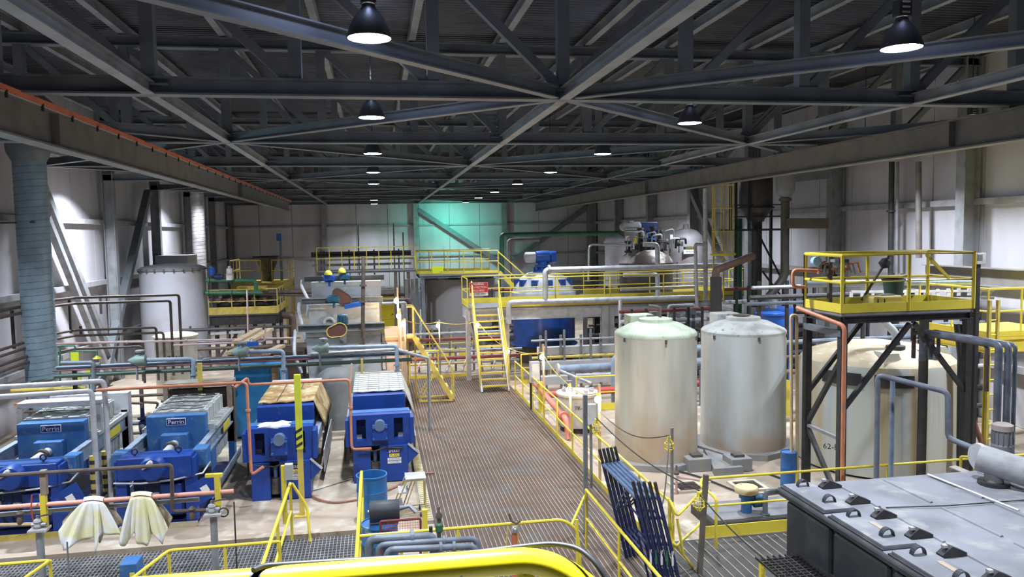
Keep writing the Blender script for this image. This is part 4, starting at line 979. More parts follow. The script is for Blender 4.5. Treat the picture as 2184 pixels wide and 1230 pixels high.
MB().bar((XL+0.2, 23.3, 1.45), (-9.0, 23.4, 1.6), 0.3, 0.06).build('wall_bracket', DGRN, d1)
duct(-9.13, 43.0, 0.33, 0.0, 7.9, 'pale grey stained duct rising beside the big white tank at the left wall', mat('duct_pale', (0.42, 0.40, 0.40), (0.22, 0.20, 0.18), 0.5, 0.2, 2), flare=False)
TWHITE = mat('white_tank', (0.52, 0.52, 0.58), (0.42, 0.40, 0.38), 0.5, 0, 0.8, (0.5, 0.75), c3=(0.4, 0.36, 0.28), s3=4, a3=(0.7, 0.78))
def vtank(name, label, cx, cy, r, z0, z1, m, dome=0.2, dm=None, rim=True, cat='tank', n=48, skirt=False):
    t = thing(name, label, cat, (cx, cy, z0))
    MB().lathe((cx, cy, 0), [(r, z0), (r, z1)], n, closed=False).build('tank_shell', m, t)
    pr = [(r*math.cos(a), z1+dome*math.sin(a)) for a in [math.pi/2*i/8 for i in range(9)]]
    MB().lathe((cx, cy, 0), pr, n, closed=False).build('dome', dm or m, t)
    if rim: MB().lathe((cx, cy, 0), [(r, z1-0.06), (r+0.05, z1-0.06), (r+0.05, z1), (r, z1)], n, closed=False).build('rim_flange', dm or m, t)
    if skirt: MB().lathe((cx, cy, 0), [(r*0.9, 0), (r*0.9, z0)], n, closed=False).build('skirt', BLACK, t)
    return t
t = vtank('storage_tank', 'tall white cylindrical tank with shallow grey dome at the left wall', -8.55, 35.0, 1.32, 0, 4.2, TWHITE, 0.22, GREY)
for k in range(9): a = -2.7+0.28*k; MB().box((-8.55+1.35*math.cos(a), 35.0+1.35*math.sin(a), 4.15), (0.06, 0.06, 0.14), rz=a).build('lifting_lug', GRIME, t)
MB().b2((-9.75, 37, 0), (-8.4, 39, 4.7)).build('storage_tank', LGREY); tag(bpy.data.objects['storage_tank.003'] if 'storage_tank.003' in bpy.data.objects and bpy.data.objects['storage_tank.003'].type == 'MESH' else [o for o in bpy.data.objects if o.type == 'MESH' and o.name.startswith('storage_tank')][-1], 'square-topped pale tank just behind the tall white tank', 'tank')
t = vtank('process_tank', 'small cream tank with overhanging rim in front of the tall white tank', -6.9, 28.2, 0.68, 0, 2.15, mat('cream_tank', (0.55, 0.51, 0.42), (0.42, 0.38, 0.3), 0.5), 0.1, mat('cream_rim', (0.62, 0.56, 0.42), (0.5, 0.45, 0.35), 0.5))
text('TANK', (-6.75, 27.5, 1.45), 0.2, SIGNK, t)
# brown pipe pair and the four below, following the wall and then crossing
for i, (z, x1, zd, yy) in enumerate(((3.63, 382, 1.0, 26.9), (3.46, 363, 1.0, 26.7), (2.62, 330, 0.9, 26.5), (2.47, 345, 0.9, 26.3), (2.25, 300, 0.9, 26.1), (2.1, 297, 1.0, 25.9))):
    x = at(x1, 640, Y=yy).x; xw = -9.95+0.05*i
    nm = ['topmost', 'second from the top', 'third from the top', 'fourth from the top', 'fifth from the top', 'lowest'][i]
    o = pipe('wall_pipe', 'rusty brown pipe along the left wall turning towards the cream tank, %s' % nm,
         [(xw, 15.0, z), (xw, yy-0.9, z), (xw+0.35, yy, z), (x, yy, z), (x, yy, zd)], 0.045 if i < 2 else 0.04, RUSTP, 'pipe', 'brown pipes along the left wall')
    for yh in (17.5, 20.3, 24.3):
        MB().bar((xw-0.3, yh, z-0.06), (xw+0.1, yh, z-0.06), 0.05, 0.05).build('bracket', BLACK, o)
for i, (px, y0, y1) in enumerate(((25, 662, 745), (147, 632, 712), (213, 618, 670), (172, 695, 716))):
    p, q = at(px, y0, X=-10.05), at(px, y1, X=-10.05); o = MB().bar(p, (p.x, p.y, q.z), 0.07, 0.07).build('pipe_hanger', BLACK)
    tag(o, 'black upright hanger of the left wall pipes, %s' % ['nearest the left edge of the picture', 'just right of the big duct', 'high between the two wall braces', 'short one right of the big duct'][i], 'hanger', 'black hangers of the wall pipes')
# pipes crossing behind the presses
RY = 21.5
RY = 21.5
cr = thing('pipe_bridge', 'long grey channel with dark green pipe crossing behind the blue presses', 'pipe bridge', (-4, RY, 0))
za = at(200, 783, Y=RY).z
MB().ibeam((-8.2, RY, za), (0.8, RY, za+0.03), 0.16, 0.12, 0.02).build('channel', GRYBLUE, cr)
MB().tube([(-8.2, RY-0.12, za-0.17), (0.9, RY-0.12, za-0.14)], 0.055, 10).build('green_pipe', DGRN, cr)
MB().tube([(-8.2, RY-0.2, za-0.02), (-1.8, RY-0.2, za-0.0)], 0.02, 6).build('maroon_conduit', DRED, cr)
MB().tube([(-1.8, RY-0.2, za+0.13), (0.45, RY-0.2, za+0.17), (1.35, RY-0.2, za-0.12), (1.35, RY-0.2, 0.0)], 0.05, 10).build('return_pipe', GALV, cr)
for x in (-7.8, -4.9, -2.0, 0.5): MB().bar((x, RY+0.1, 0), (x, RY+0.1, za), 0.09, 0.09).build('post', BLACK, cr)
for k in range(9): MB().box((-7.2+0.9*k, RY-0.06, za+0.09), (0.16, 0.1, 0.06)).build('clamp', GALV, cr)
for i, (x0, y0, x1, y1, lb) in enumerate([(300, 768, 413, 806, 'over the second press from the left'), (518, 750, 604, 800, 'over the rusty-covered press'), (690, 742, 846, 792, 'over the quilted press beside the walkway'), (130, 774, 200, 860, 'beside the big left duct')]):
    a = at(x0, y0, Y=RY-0.5); b_ = at(x1, y0+ (y0-y0), Y=RY-0.5)
    pipe('feed_pipe', 'slate grey feed pipe bent down %s' % lb, [a, (b_.x, RY-0.5, a.z-0.02), (b_.x, RY-0.7, at(x1, y1, Y=RY-0.7).z-0.35)], 0.055, DPIPE if i == 3 else GRYBLUE, 'pipe', 'slate feed pipes of the presses', flanges=((1, 0.5),))
    if i < 3:
        v = thing('feed_valve', 'grey-green valve on the slate feed pipe %s' % lb, 'valve', a, 'valves of the feed pipes')
        MB().lathe(a, [(0.03, -0.30), (0.13, -0.12), (0.14, -0.1), (0.14, 0.12), (0.09, 0.14)], 16, 'X').build('valve_body', mat('valve_green', (0.20, 0.27, 0.24), (0.12, 0.15, 0.14), 0.5), v)
        MB().lathe(a, [(0.07, 0.1), (0.07, 0.2), (0.12, 0.22), (0.12, 0.26), (0.02, 0.28)], 14).build('actuator', GREY, v)
        MB().cyl(a+V((-0.1, -0.02, -0.5)), a+V((-0.1, 0, -0.05)), 0.03, 8).build('stub', GREY, v)
def crossp(name, label, pts, r, m, **k): return pipe(name, label, pts, r, m, **k)
pipe('grey_pipe', 'upper light grey pipe over the left press, bending down through a striped sleeve', [at(-60, 829, Y=16.1), at(222, 812, Y=16.1), V((at(222, 812, Y=16.1).x, 16.1, 0.2)), V((at(222, 812, Y=16.1).x+0.3, 16.1, 0.2))], 0.05, WPIPE, group='light grey pipes over the left press')
pipe('grey_pipe', 'lower light grey pipe over the left press, bending down beside the first', [at(-60, 850, Y=15.8), at(196, 833, Y=15.8), V((at(196, 833, Y=15.8).x, 15.8, 0.12))], 0.05, WPIPE, group='light grey pipes over the left press')
for px, yy in ((222, 16.1), (196, 15.8)):
    p = at(px, 940, Y=yy); sl = MB().cyl((p.x, p.y, 0.55), (p.x, p.y, 1.35), 0.062, 14).build('striped_sleeve', YELD); tag(sl, 'black-striped yellow sleeve on the %s grey pipe leg between the two left presses' % ('right' if px == 222 else 'left'), 'pipe sleeve', 'striped pipe sleeves')
    for k in range(4): MB().cyl((p.x, p.y, 0.62+0.19*k), (p.x, p.y, 0.70+0.19*k), 0.0635, 14).build('black_stripe', BLACK, sl)
zo = at(525, 817, Y=16.0).z
pipe('orange_pipe', 'salmon orange pipe crossing above the left presses and dropping left of the rusty press', [at(205, 832, Y=16.0), at(526, 815, Y=16.0), V((at(528, 815, Y=16).x, 16.0, 0.70)), at(562, 995, Y=16.0)], 0.03, COPPER, flanges=((1, 0.3),), group='salmon pipes over the presses')
pipe('orange_pipe', 'salmon orange pipe crossing behind the rusty press and dropping left of the quilted press', [at(500, 826, Y=16.7), at(528, 805, Y=17.0), at(530, 820, Y=17.0), at(746, 809, Y=17.0), at(750, 958, Y=17.0), at(792, 956, Y=16.9)], 0.03, COPPER, flanges=((3, 0.4),), group='salmon pipes over the presses')
o = MB().bar(at(750, 775, Y=17.1), at(748, 812, Y=17.1), 0.04, 0.04).build('pipe_tip', mat('pale_orange', (0.6, 0.42, 0.35), (0.5, 0.35, 0.3), 0.6)); tag(o, 'pale upright rod end above the salmon pipe beside the quilted press', 'rod')
pipe('pink_pipe', 'upper pink pipe line crossing in front of the white tank and stepped tanks', [at(120, 733, Y=23.6), at(640, 720, Y=23.6)], 0.028, PINK, flanges=((0, 0.28), (0, 0.52)), group='pink pipes across the left side')
pipe('pink_pipe', 'lower pink pipe line with black handwheel crossing below the first', [at(370, 736, Y=23.3), at(565, 728, Y=23.3), at(566, 700, Y=23.3)], 0.028, PINK, group='pink pipes across the left side')
pipe('pink_pipe', 'thin vertical pink pipe in front of the yellow equipment platform', [at(527, 618, Y=30), (at(527, 706, Y=30).x, 30, 0)], 0.03, PINK)
# row of pump check valves
for i, px in enumerate((303, 335, 372)):
    p = at(px, 862, Y=19.6); t = thing('diaphragm_pump', 'dark blue air-operated pump with round heads behind the second press, %s' % ['first from the duct side', 'middle one', 'last beside the blue bin'][i], 'pump', (p.x, 19.6, 0), 'dark blue pumps behind the presses')
    MB().box((p.x, 19.6, 0.25), (0.25, 0.25, 0.5)).build('base_block', BLUEB, t)
    MB().lathe((p.x, 19.6, 1.05), [(0.05, -0.3), (0.08, -0.25), (0.1, -0.1), (0.1, 0.05), (0.05, 0.1), (0.12, 0.12), (0.12, 0.16), (0.05, 0.18), (0.04, 0.4)], 16).build('valve_body', NAVY, t)
    MB().lathe((p.x, 19.48, 1.0), [(0.02, -0.03), (0.07, 0), (0.07, 0.1)], 14, 'Y').build('round_head', GALV, t)
    MB().cyl((p.x, 19.6, 0.5), (p.x, 19.6, 0.8), 0.06).build('stem_pipe', NAVY, t)
    MB().tube(bend([(p.x, 19.6, 1.45), (p.x+0.02, 19.6, 1.55), (p.x-0.3, 19.6, 1.58)], 0.05), 0.03, 8).build('outlet', RUSTP, t)
# blue bin with wooden beams
bb = thing('blue_bin', 'blue hopper bin carrying tan timber beams behind the rusty press', 'bin', (-3.6, 21.0, 0))
x0, x1 = at(478, 800, Y=21.0).x, at(598, 800, Y=21).x
MB().add([(x0, 20.9, 0.1), (x1, 20.9, 0.1), (x1, 22.6, 0.1), (x0, 22.6, 0.1), (x0+0.15, 20.9, 2.0), (x1-0.1, 20.9, 2.0), (x1-0.1, 22.6, 2.0), (x0+0.15, 22.6, 2.0)], [(0, 1, 5, 4), (1, 2, 6, 5), (2, 3, 7, 6), (3, 0, 4, 7), (4, 5, 6, 7), (0, 3, 2, 1)]).build('bin_body', mat('teal_blue', (0.02, 0.19, 0.42), (0.02, 0.12, 0.28), 0.5), bb)
MB().lathe((x0+0.02, 20.85, 1.35), [(0.05, -0.02), (0.14, 0), (0.14, 0.06)], 18, 'Y').build('round_port', mat('port_rust', (0.36, 0.24, 0.2), (0.25, 0.2, 0.18), 0.6), bb)
MB().b2((x1-0.3, 20.82, 0.6), (x1-0.12, 20.9, 2.0)).build('timber_post', TAN, bb)
for dx in (0.0, 0.42):
    a, b_ = at(492+dx*60, 738, Y=21.6), at(545+dx*60, 708, Y=24.4); MB().bar(a, b_, 0.2, 0.08).build('timber_beam', TAN, bb)
    a, b_ = at(478+dx*190, 762, Y=21.3), at(515+dx*190, 745, Y=22.6); MB().bar(a, b_, 0.2, 0.08).build('timber_beam', TAN, bb)
a = at(520, 742, Y=21.5); MB().box(a, (0.55, 0.08, 0.12)).build('blue_header', BLUEB, bb)
MB().lathe(at(527, 733, Y=21.5), [(0.045+0.014*math.cos(q), 0.014*math.sin(q)) for q in [i*math.pi/4 for i in range(9)]], 14, 'Y', closed=False).build('eye_bolt', GALV, bb)
bb.location.y += 0.75
# emergency shower
es = thing('emergency_shower', 'green pipe emergency shower with yellow bell beside the big left duct', 'shower', at(120, 800, Y=22.5))
bs = V(es.location); es.location = (bs.x, 22.5, 0)
MB().tube(bend([(bs.x, 22.5, 0), at(128, 737, Y=22.5), at(160, 737, Y=22.5), at(160, 749, Y=22.5), at(207, 748, Y=22.5), at(207, 760, Y=22.5)], 0.05), 0.025, 8).build('riser_pipe', GRNP, es)
MB().lathe(at(207, 763, Y=22.5), [(0.11, -0.02), (0.1, 0.0), (0.03, 0.05), (0.02, 0.08)], 18).build('shower_bell', YEL, es)
for (px, py, w, h) in ((160, 762, 0.2, 0.28), (167, 808, 0.16, 0.3), (188, 787, 0.1, 0.3)):
    p = at(px, py, Y=22.3); MB().box(p, (w, 0.03, h)).build('shower_sign', mat('sign_lime', (0.65, 0.68, 0.03), (0.3, 0.45, 0.05), 0.5), es)
    MB().cyl((p.x, 22.33, 0.0), (p.x, 22.33, p.z), 0.02, 6).build('sign_post', GRNP, es)
# clutter behind the left press
rack('rack of rusty and orange pipes with valves between the big duct and the cream tank', -9.4, -7.6, 22.0, [1.0, 1.25, 1.45, 1.62], [RUSTP, COPPER, PINK, YELD], 0.05, GREY, 3, drop=0.6, yw=0.08)
rack('low rack of dark pipes behind the dark blue pumps', -8.2, -4.6, 20.6, [0.6, 0.85, 1.55], [RUSTP, DPIPE, RUSTP], 0.05, GRIME, 4)
for i, (px, lb) in enumerate(((427, 'beside the second press tail'),)):
    p = at(px, 812, Y=19.2); t = thing('warning_post', 'short yellow post with black stripes behind the second press', 'post', (p.x, 19.2, 0))
    MB().b2((p.x-0.05, 19.15, 0), (p.x+0.05, 19.25, at(427, 774, Y=19.2).z)).build('post_body', YELD, t)
    for k in range(6): MB().box((p.x, 19.2, 1.0+0.17*k), (0.105, 0.105, 0.07)).build('black_stripe', BLACK, t)

# ================================================================== yellow equipment platform, far left
pl = plat('equipment_platform', 'lower yellow-railed platform with green pipework beside the tall white tank', -7.15, -4.3, 35.0, 38.0, 2.15,
     legs=((-6.9, 35.2), (-4.5, 35.2), (-4.5, 37.8), (-6.9, 37.8), (-5.3, 35.2)), rails=([(-7.15, 35.0), (-4.3, 35.0), (-4.3, 38.0)],), dm=GRIME, lm=GRIME, bm=BLACK, sp=1.1, toe=0.32, beam=0.4, rm=YELD)
MB().bar((-7.2, 34.9, 1.35), (-4.8, 34.9, 1.4), 0.12, 0.10).build('brace_beam', WPIPE, pl)
for a, b_ in (((-6.9, 35.1, 0.2), (-5.9, 35.1, 1.5)), ((-4.5, 35.1, 0.1), (-5.5, 35.1, 1.6))): MB().bar(a, b_, 0.1, 0.1).build('brace', GRIME, pl)
plat('equipment_platform', 'upper yellow-railed platform with dark hopper, above the green pipework', -6.8, -4.15, 38.3, 41.0, 3.3, legs=((-6.7, 38.4), (-4.25, 38.4), (-4.25, 40.9)), rails=([(-6.8, 41.0), (-6.8, 38.3), (-5.4, 38.3)], [(-4.9, 38.3), (-4.15, 38.3), (-4.15, 41.0)]), dm=YELD, lm=YELD, bm=YELD, sp=0.9, toe=0.1, rm=YELD, legw=0.14)
mc = thing('belt_press', 'grimy brown machine with rollers inside the lower yellow platform', 'machine', (-6.2, 37, 2.05))
MB().b2((-7.4, 36.6, 2.06), (-4.9, 38.4, 2.5)).build('machine_bed', BLACK, mc)
MB().b2((-7.2, 36.8, 2.5), (-5.0, 38.2, 2.95)).build('machine_hood', GRIME, mc, 0.04)
for k in range(5): MB().cyl((-7.3+0.5*k, 36.5, 2.62), (-7.3+0.5*k, 38.4, 2.62), 0.12, 14).build('roller', mat('roller_rust', (0.22, 0.12, 0.08), (0.12, 0.08, 0.06), 0.6), mc)
MB().b2((-6.5, 36.55, 2.95), (-5.3, 37.2, 3.2)).build('cover_panel', YELD, mc)
mc.location = V(mc.location)+V((0.45, -1.0, 0.1))
pipe('green_pipe', 'upper dark green pipe with flanges across the lower yellow platform', [at(440, 598, Y=34.75), at(545, 598, Y=34.75), at(547, 625, Y=34.75)], 0.09, GRNP, flanges=((0, 0.05), (0, 0.5)), group='dark green pipes of the platform')
pipe('green_pipe', 'lower dark green pipe across the lower yellow platform', [at(438, 625, Y=34.7), at(560, 624, Y=34.7)], 0.08, GRNP, flanges=((0, 0.05), (0, 0.45)), group='dark green pipes of the platform')
pipe('brown_pipe', 'upper long brown pipe running from the yellow platform to the stepped tanks', [at(555, 624, Y=35.5), at(672, 622, Y=35.5)], 0.10, RUSTP, group='brown pipes to the stepped tanks')
pipe('brown_pipe', 'lower thin brown pipe running from the yellow platform to the stepped tanks', [at(520, 628, Y=35.4), at(668, 630, Y=35.4)], 0.05, RUSTP, group='brown pipes to the stepped tanks')
pipe('brown_pipe', 'thick brown pipe bending down to the right of the yellow platform legs', [at(600, 672, Y=37), at(624, 672, Y=37), at(625, 760, Y=37)], 0.17, mat('brown_duct', (0.2, 0.14, 0.12), (0.14, 0.1, 0.09), 0.5))
for i, (px, py, m, s, lb) in enumerate(((452, 578, BLUEB, 1.0, 'blue upright valve motor at the white tank end of the green pipe'), (466, 590, NAVY, 0.8, 'small dark blue motor on the green pipe'))):
    motor(lb, at(px, py, Y=34.75), 0.14*s, 0.35, m, 'Z' if i == 0 else 'X')
b = at(490, 592, Y=34.6); t = thing('white_canister', 'white filter canister standing on the green pipe', 'canister', b)
MB().lathe(b, [(0.15, -0.1), (0.15, 0.12), (0.1, 0.15), (0.13, 0.18), (0.13, 0.38), (0.06, 0.42), (0.06, 0.5)], 16).build('canister_body', WHITE, t); MB().lathe(b, [(0.17, 0.13), (0.17, 0.17)], 16).build('clamp_ring', LGREY, t)
p = at(599, 540, Y=38.5); t = thing('level_mast', 'dark mast with blue motor head rising above the upper yellow platform', 'mast', (p.x, 38.5, 3.0))
MB().bar((p.x, 38.5, 2.0), (p.x, 38.5, 5.3), 0.12, 0.12).build('mast_post', STEEL, t); MB().box((p.x-0.05, 38.45, 5.45), (0.22, 0.2, 0.35)).build('motor_head', BLUEB, t)
t = thing('hopper', 'small dark hopper standing on the upper yellow platform', 'hopper', (-5.3, 39.6, 3.3))
MB().lathe((-5.3, 39.6, 3.31), [(0.3, 0), (0.3, 0.4), (0.5, 0.9), (0.55, 1.15)], 12).build('hopper_body', GRIME, t); MB().box((-5.3, 39.6, 4.5), (1.2, 0.7, 0.1)).build('hopper_lid', BLACK, t)
for i in range(3):
    t = thing('waste_bin', ['brown open-topped steel skip bin behind the pink pipes, left one', 'brown open-topped steel skip bin behind the pink pipes, centre one', 'brown open-topped steel skip bin behind the pink pipes, right one'][i], 'bin', (-4.7+1.1*i, 30.5, 0), 'brown skip bins')
    x = -5.0+1.15*i; y = 29+0.9*i
    MB().add([(x, y, 0), (x+0.95, y, 0), (x+0.95, y+1.2, 0), (x, y+1.2, 0), (x-0.1, y-0.1, 1.15), (x+1.05, y-0.1, 1.15), (x+1.05, y+1.3, 1.15), (x-0.1, y+1.3, 1.15)], [(0, 1, 5, 4), (1, 2, 6, 5), (2, 3, 7, 6), (3, 0, 4, 7), (0, 3, 2, 1)]).build('bin_body', mat('skip_brown', (0.15, 0.09, 0.07), (0.1, 0.07, 0.06), 0.7), t)
    MB().bar((x-0.12, y-0.12, 1.15), (x+1.07, y-0.12, 1.15), 0.06, 0.08).build('bin_lip', GRIME, t)
rack('low dark pipework and frames under the lower yellow platform', -8.0, -3.6, 33.5, [0.5, 0.9, 1.2, 1.7], [GRIME, RUSTP, DPIPE, BLACK], 0.07, GRIME, 6, drop=0.5)

# ================================================================== stepped concrete-grey tanks
STEP = mat('frp_grey_step', (0.46, 0.47, 0.50), (0.29, 0.30, 0.28), 0.6, 0, 1.5, (0.4, 0.7), c3=(0.55, 0.55, 0.55), s3=3, a3=(0.55, 0.7), bump=0.2)
RIM = mat('rim_dark', (0.11, 0.12, 0.125), (0.2, 0.2, 0.2), 0.5, 0, 3)
for i, (xa, xb, yr, ybm, Y, lb) in enumerate(((652, 812, 709, 895, 23.5, 'front and lowest'), (658, 809, 651, 709, 25.6, 'middle'), (663, 812, 603, 651, 27.6, 'rear and highest'))):
    a, b_ = at(xa, yr, Y=Y), at(xb, yr, Y=Y); z1 = a.z; z0 = 0
    t = thing('settler_tank', 'grey rough-sided open tank with dark rim beam, %s of the three stepped tanks' % lb, 'tank', ((a.x+b_.x)/2, Y, 0), 'three stepped grey tanks')
    MB().add([(a.x+0.1, Y, z0), (b_.x-0.02, Y, z0), (b_.x-0.02, Y+1.9, z0), (a.x+0.1, Y+1.9, z0), (a.x, Y, z1), (b_.x, Y, z1), (b_.x, Y+1.9, z1), (a.x, Y+1.9, z1)], [(0, 1, 5, 4), (1, 2, 6, 5), (2, 3, 7, 6), (3, 0, 4, 7), (0, 3, 2, 1), (4, 5, 6, 7)]).build('tank_body', STEP, t)
    MB().bar((a.x+0.02, Y-0.03, z1-0.06), (b_.x-0.02, Y-0.03, z1-0.06), 0.1, 0.14).build('flange_lip', mat('pale_lip', (0.55, 0.53, 0.47), (0.4, 0.38, 0.33), 0.6), t)
    MB().ibeam((a.x-0.2, Y-0.15, z1+0.14), (b_.x+0.12, Y-0.15, z1+0.14), 0.14, 0.18, 0.02).build('rim_beam', RIM, t)
    MB().ibeam((a.x-0.2, Y+0.2, z1+0.12), (b_.x+0.12, Y+0.2, z1+0.12), 0.14, 0.18, 0.02).build('rim_beam', RIM, t)
    MB().tube(bend([(a.x-0.28, Y-0.1, z1+0.1), (a.x-0.3, Y-0.2, z1-0.1), (a.x-0.05-0.12*(2-i), Y-0.6, z1-0.55), (a.x-0.1, Y-0.6, z1-1.1)], 0.15), 0.05, 8).build('overflow_pipe', WPIPE, t)
    if i: # small bent vent
        c = at((712, 703, 692)[i] if i != 1 else 702, (0, 688, 600)[i], Y=Y-0.06)
        MB().tube([c+V((0.16*math.cos(q), 0, 0.16*math.sin(q))) for q in [math.pi*j/8 for j in range(9)]]+[c+V((-0.16, 0, -0.02)), ], 0.05, 8).build('vent_bend', WPIPE, t)
    # belt guard and motor of the agitator
bgm = mat('belt_guard_rust', (0.13, 0.05, 0.04), (0.09, 0.05, 0.04), 0.6)
def guard(c, L, ang, label):
    t = thing('belt_guard', label, 'belt guard', c, 'rust-red belt guards'); n = 10
    pr = [(L/2+0.2*math.cos(q), 0.2*math.sin(q)) for q in [-math.pi/2+math.pi*i/n for i in range(n+1)]]+[(-L/2+0.16*math.cos(q), 0.16*math.sin(q)) for q in [math.pi/2+math.pi*i/n for i in range(n+1)]]
    d = V((0, 0.14, 0)); c = V(c); R = Matrix.Rotation(-ang, 3, 'Y'); vs = [c+R @ V((x, -0.07, z)) for x, z in pr]; vs += [v+d for v in vs]; m = len(pr)
    MB().add(vs, [list(range(m))[::-1], list(range(m, 2*m))]+[(i, (i+1) % m, m+(i+1) % m, m+i) for i in range(m)]).build('guard_shell', bgm, t)
    pr2 = MB().tube([v-V((0, 0.005, 0)) for v in vs[:m]]+[vs[0]], 0.02, 6).build('yellow_rim', YELD if 'yellow' in label else GRIME, t)
    return t
guard(at(717, 705, Y=23.0), 0.22, 0.25, 'rust-red belt guard with yellow rim on the front stepped tank')
guard(at(728, 632, Y=25.3), 0.3, -0.75, 'rust-red belt guard tilted on the middle stepped tank')
def gearmotor(label, px, py, Y, m, s=1.0, up=True):
    c = at(px, py, Y=Y); s = s*0.66; t = motor(label, c, 0.17*s, 0.5*s, m, 'X', 'gear_motor')
    MB().cyl(c+V((0, 0, -0.4*s)), c+V((0, 0, -0.1)), 0.06*s, 12).build('gear_neck', m, t)
    return t
TEALM = mat('motor_teal', (0.04, 0.13, 0.20), (0.03, 0.08, 0.13), 0.45)
gearmotor('dark teal motor on the rim of the middle stepped tank', 712, 637, 25.3, TEALM, 1.1)
t = motor('upright teal motor on the front stepped tank', at(731, 686, Y=23.4), 0.15, 0.42, TEALM, 'Z', base_z=2.3)
gearmotor('bright blue motor with yellow cap on the rear stepped tank', 702, 593, 27.4, BLUEB, 1.1)
gearmotor('dark teal motor on the rear stepped tank', 735, 590, 27.4, TEALM, 1.0)
o = MB().box(at(754, 650, Y=25.3), (0.6, 0.25, 0.16), M=Matrix.Rotation(-0.15, 3, 'Y')).build('blue_gearbox', BLUEB, None, 0.03); tag(o, 'blue ribbed gearbox lying on the rim of the middle stepped tank', 'gearbox')
for i, (px, py) in enumerate(((700, 583), (729, 578))):
    o = MB().lathe(at(px, py, Y=27.4), [(0.14, -0.05), (0.13, 0.02), (0.07, 0.1), (0.02, 0.12)], 16).build('domed_cover', YEL); tag(o, 'yellow domed cap above the %s motor of the rear stepped tank' % ('bright blue' if i == 0 else 'dark teal'), 'cap')
# rusty uprights in front of the stepped tanks
pipe('rusty_riser', 'tall rusty pipe riser in front of the stepped tanks', [at(775, 548, Y=23.0), at(774, 720, Y=23.0)], 0.06, RUSTP, flanges=((0, 0.35), (0, 0.55)))
pipe('rusty_riser', 'thin rusty rod from the riser down to the slate feed pipe', [at(774, 702, Y=22.9), at(777, 748, Y=22.9)], 0.035, RUSTP)
o = MB().bar(at(772, 765, Y=20.9), at(772, 795, Y=20.9), 0.06, 0.06).build('yellow_stub', YELD); tag(o, 'short yellow upright in front of the lowest stepped tank', 'post')
MB_ = MB().lathe((-1.2, 22.6, 0), [(0.6, 0), (0.6, 1.3), (0.5, 1.55), (0.3, 1.68), (0.01, 1.72)], 36); o = MB_.build('round_vessel', mat('dark_round', (0.16, 0.165, 0.165), (0.24, 0.24, 0.23), 0.7, 0, 1.5)); tag(o, 'dark grey round-topped vessel on the floor between the two right-hand presses', 'vessel')
t = vtank('bin', 'x', -1.1, 22.3, 0.63, 1.3, 1.35, GREY, 0.55) if False else None
# bright lit side box beside the walkway
sb = thing('side_tank', 'white side box with black round nozzles glowing by the bulbs beside the stepped tanks', 'tank', (0.5, 25.0, 0))
MB().b2((0.24, 25.0, 0), (0.86, 28.0, 2.15)).build('tank_body', mat('peach_box', (0.66, 0.52, 0.44), (0.55, 0.42, 0.34), 0.6), sb)
MB().b2((0.22, 24.96, 2.1), (0.90, 28.04, 2.2)).build('rim', mat('rust_rim', (0.4, 0.25, 0.13), (0.3, 0.18, 0.1), 0.7), sb)
for z in (1.95, 1.05): MB().lathe((0.17, 24.9, z), [(0.07, -0.1), (0.13, -0.06), (0.13, 0.06), (0.1, 0.1)], 16, 'Y').build('nozzle', BLACK, sb)
sd = thing('yellow_door', 'tall yellow door in a pale partition beyond the stepped tanks', 'door', (0.55, 44, 0))
MB().b2((0.18, 44, 0), (0.92, 44.06, 2.05)).build('door_leaf', mat('door_yellow', (0.85, 0.68, 0.02), (0.75, 0.6, 0.04), 0.5), sd)
MB().b2((-1.2, 44.06, 0), (2.4, 44.2, 2.4)).build('partition', LGREY, sd); MB().cyl((0.84, 43.98, 1.0), (0.84, 43.95, 1.0), 0.04).build('handle', BLACK, sd)
railing('yellow railing in front of the tall yellow door', [(0.1, 41, 0), (1.7, 41, 0)], sp=0.7, toe=False)
# ================================================================== far catwalks, grey tank
plat('catwalk', 'long far catwalk with yellow railing above the stepped tanks', -2.7, 1.85, 37.0, 38.0, 3.85, legs=((-2.6, 37.1), (0.9, 37.1), (1.5, 37.1)), rails=([(-2.7, 37.0), (1.85, 37.0)],), bm=STEEL, lm=RUSTP, sp=0.55, beam=0.08, toe=0.0, rr=0.022)
pl = plat('catwalk', 'yellow-railed catwalk on top of the big grey tank', 2.0, 5.75, 36.5, 39.5, 3.58, rails=([(1.9, 37.4), (4.1, 36.5), (5.75, 36.5)], [(1.9, 39.5), (5.75, 39.5)]), bm=STEEL, sp=0.75, beam=0.12, legs=((2.15, 36.6), (5.95, 36.6)), lm=STEEL)
MB().bar((5.75, 36.5, 4.6), (7.4, 36.5, 3.1), 0.05, 0.05).build('stair_rail', YEL, pl); MB().bar((5.8, 36.6, 3.6), (7.5, 36.6, 1.9), 0.05, 0.2).build('stair_stringer', YEL, pl)
MB().bar((5.75, 36.5, 4.1), (7.4, 36.5, 2.6), 0.04, 0.04).build('stair_rail', YEL, pl)
o = MB().box((2.9, 37.1, 3.75), (0.55, 0.3, 0.34)).build('yellow_case', mat('case_lime', (0.75, 0.85, 0.02), (0.7, 0.8, 0.03), 0.5), None, 0.03); tag(o, 'bright yellow box standing on the far catwalk over the grey tank', 'box')
GT = mat('grey_tank', (0.25, 0.235, 0.235), (0.2, 0.19, 0.19), 0.6, 0, 0.6)
t = vtank('storage_tank', 'big plain grey cylindrical tank under the yellow catwalk behind the stair', 4.1, 38.55, 1.77, 0, 3.28, GT, 0.1)
for x in (2.9, 3.9, 4.7): MB().b2((x, 37.0, 3.28), (x+0.5, 38.2, 3.46)).build('roof_beam', STEEL, t)
MB().tube(bend([(2.35, 37.6, 3.2), (2.25, 37.4, 3.3), (2.2, 37.3, 3.0), (2.2, 37.3, 1.4), (2.2, 37.3, 0)], 0.15), 0.12, 10).build('side_downpipe', GREY, t)
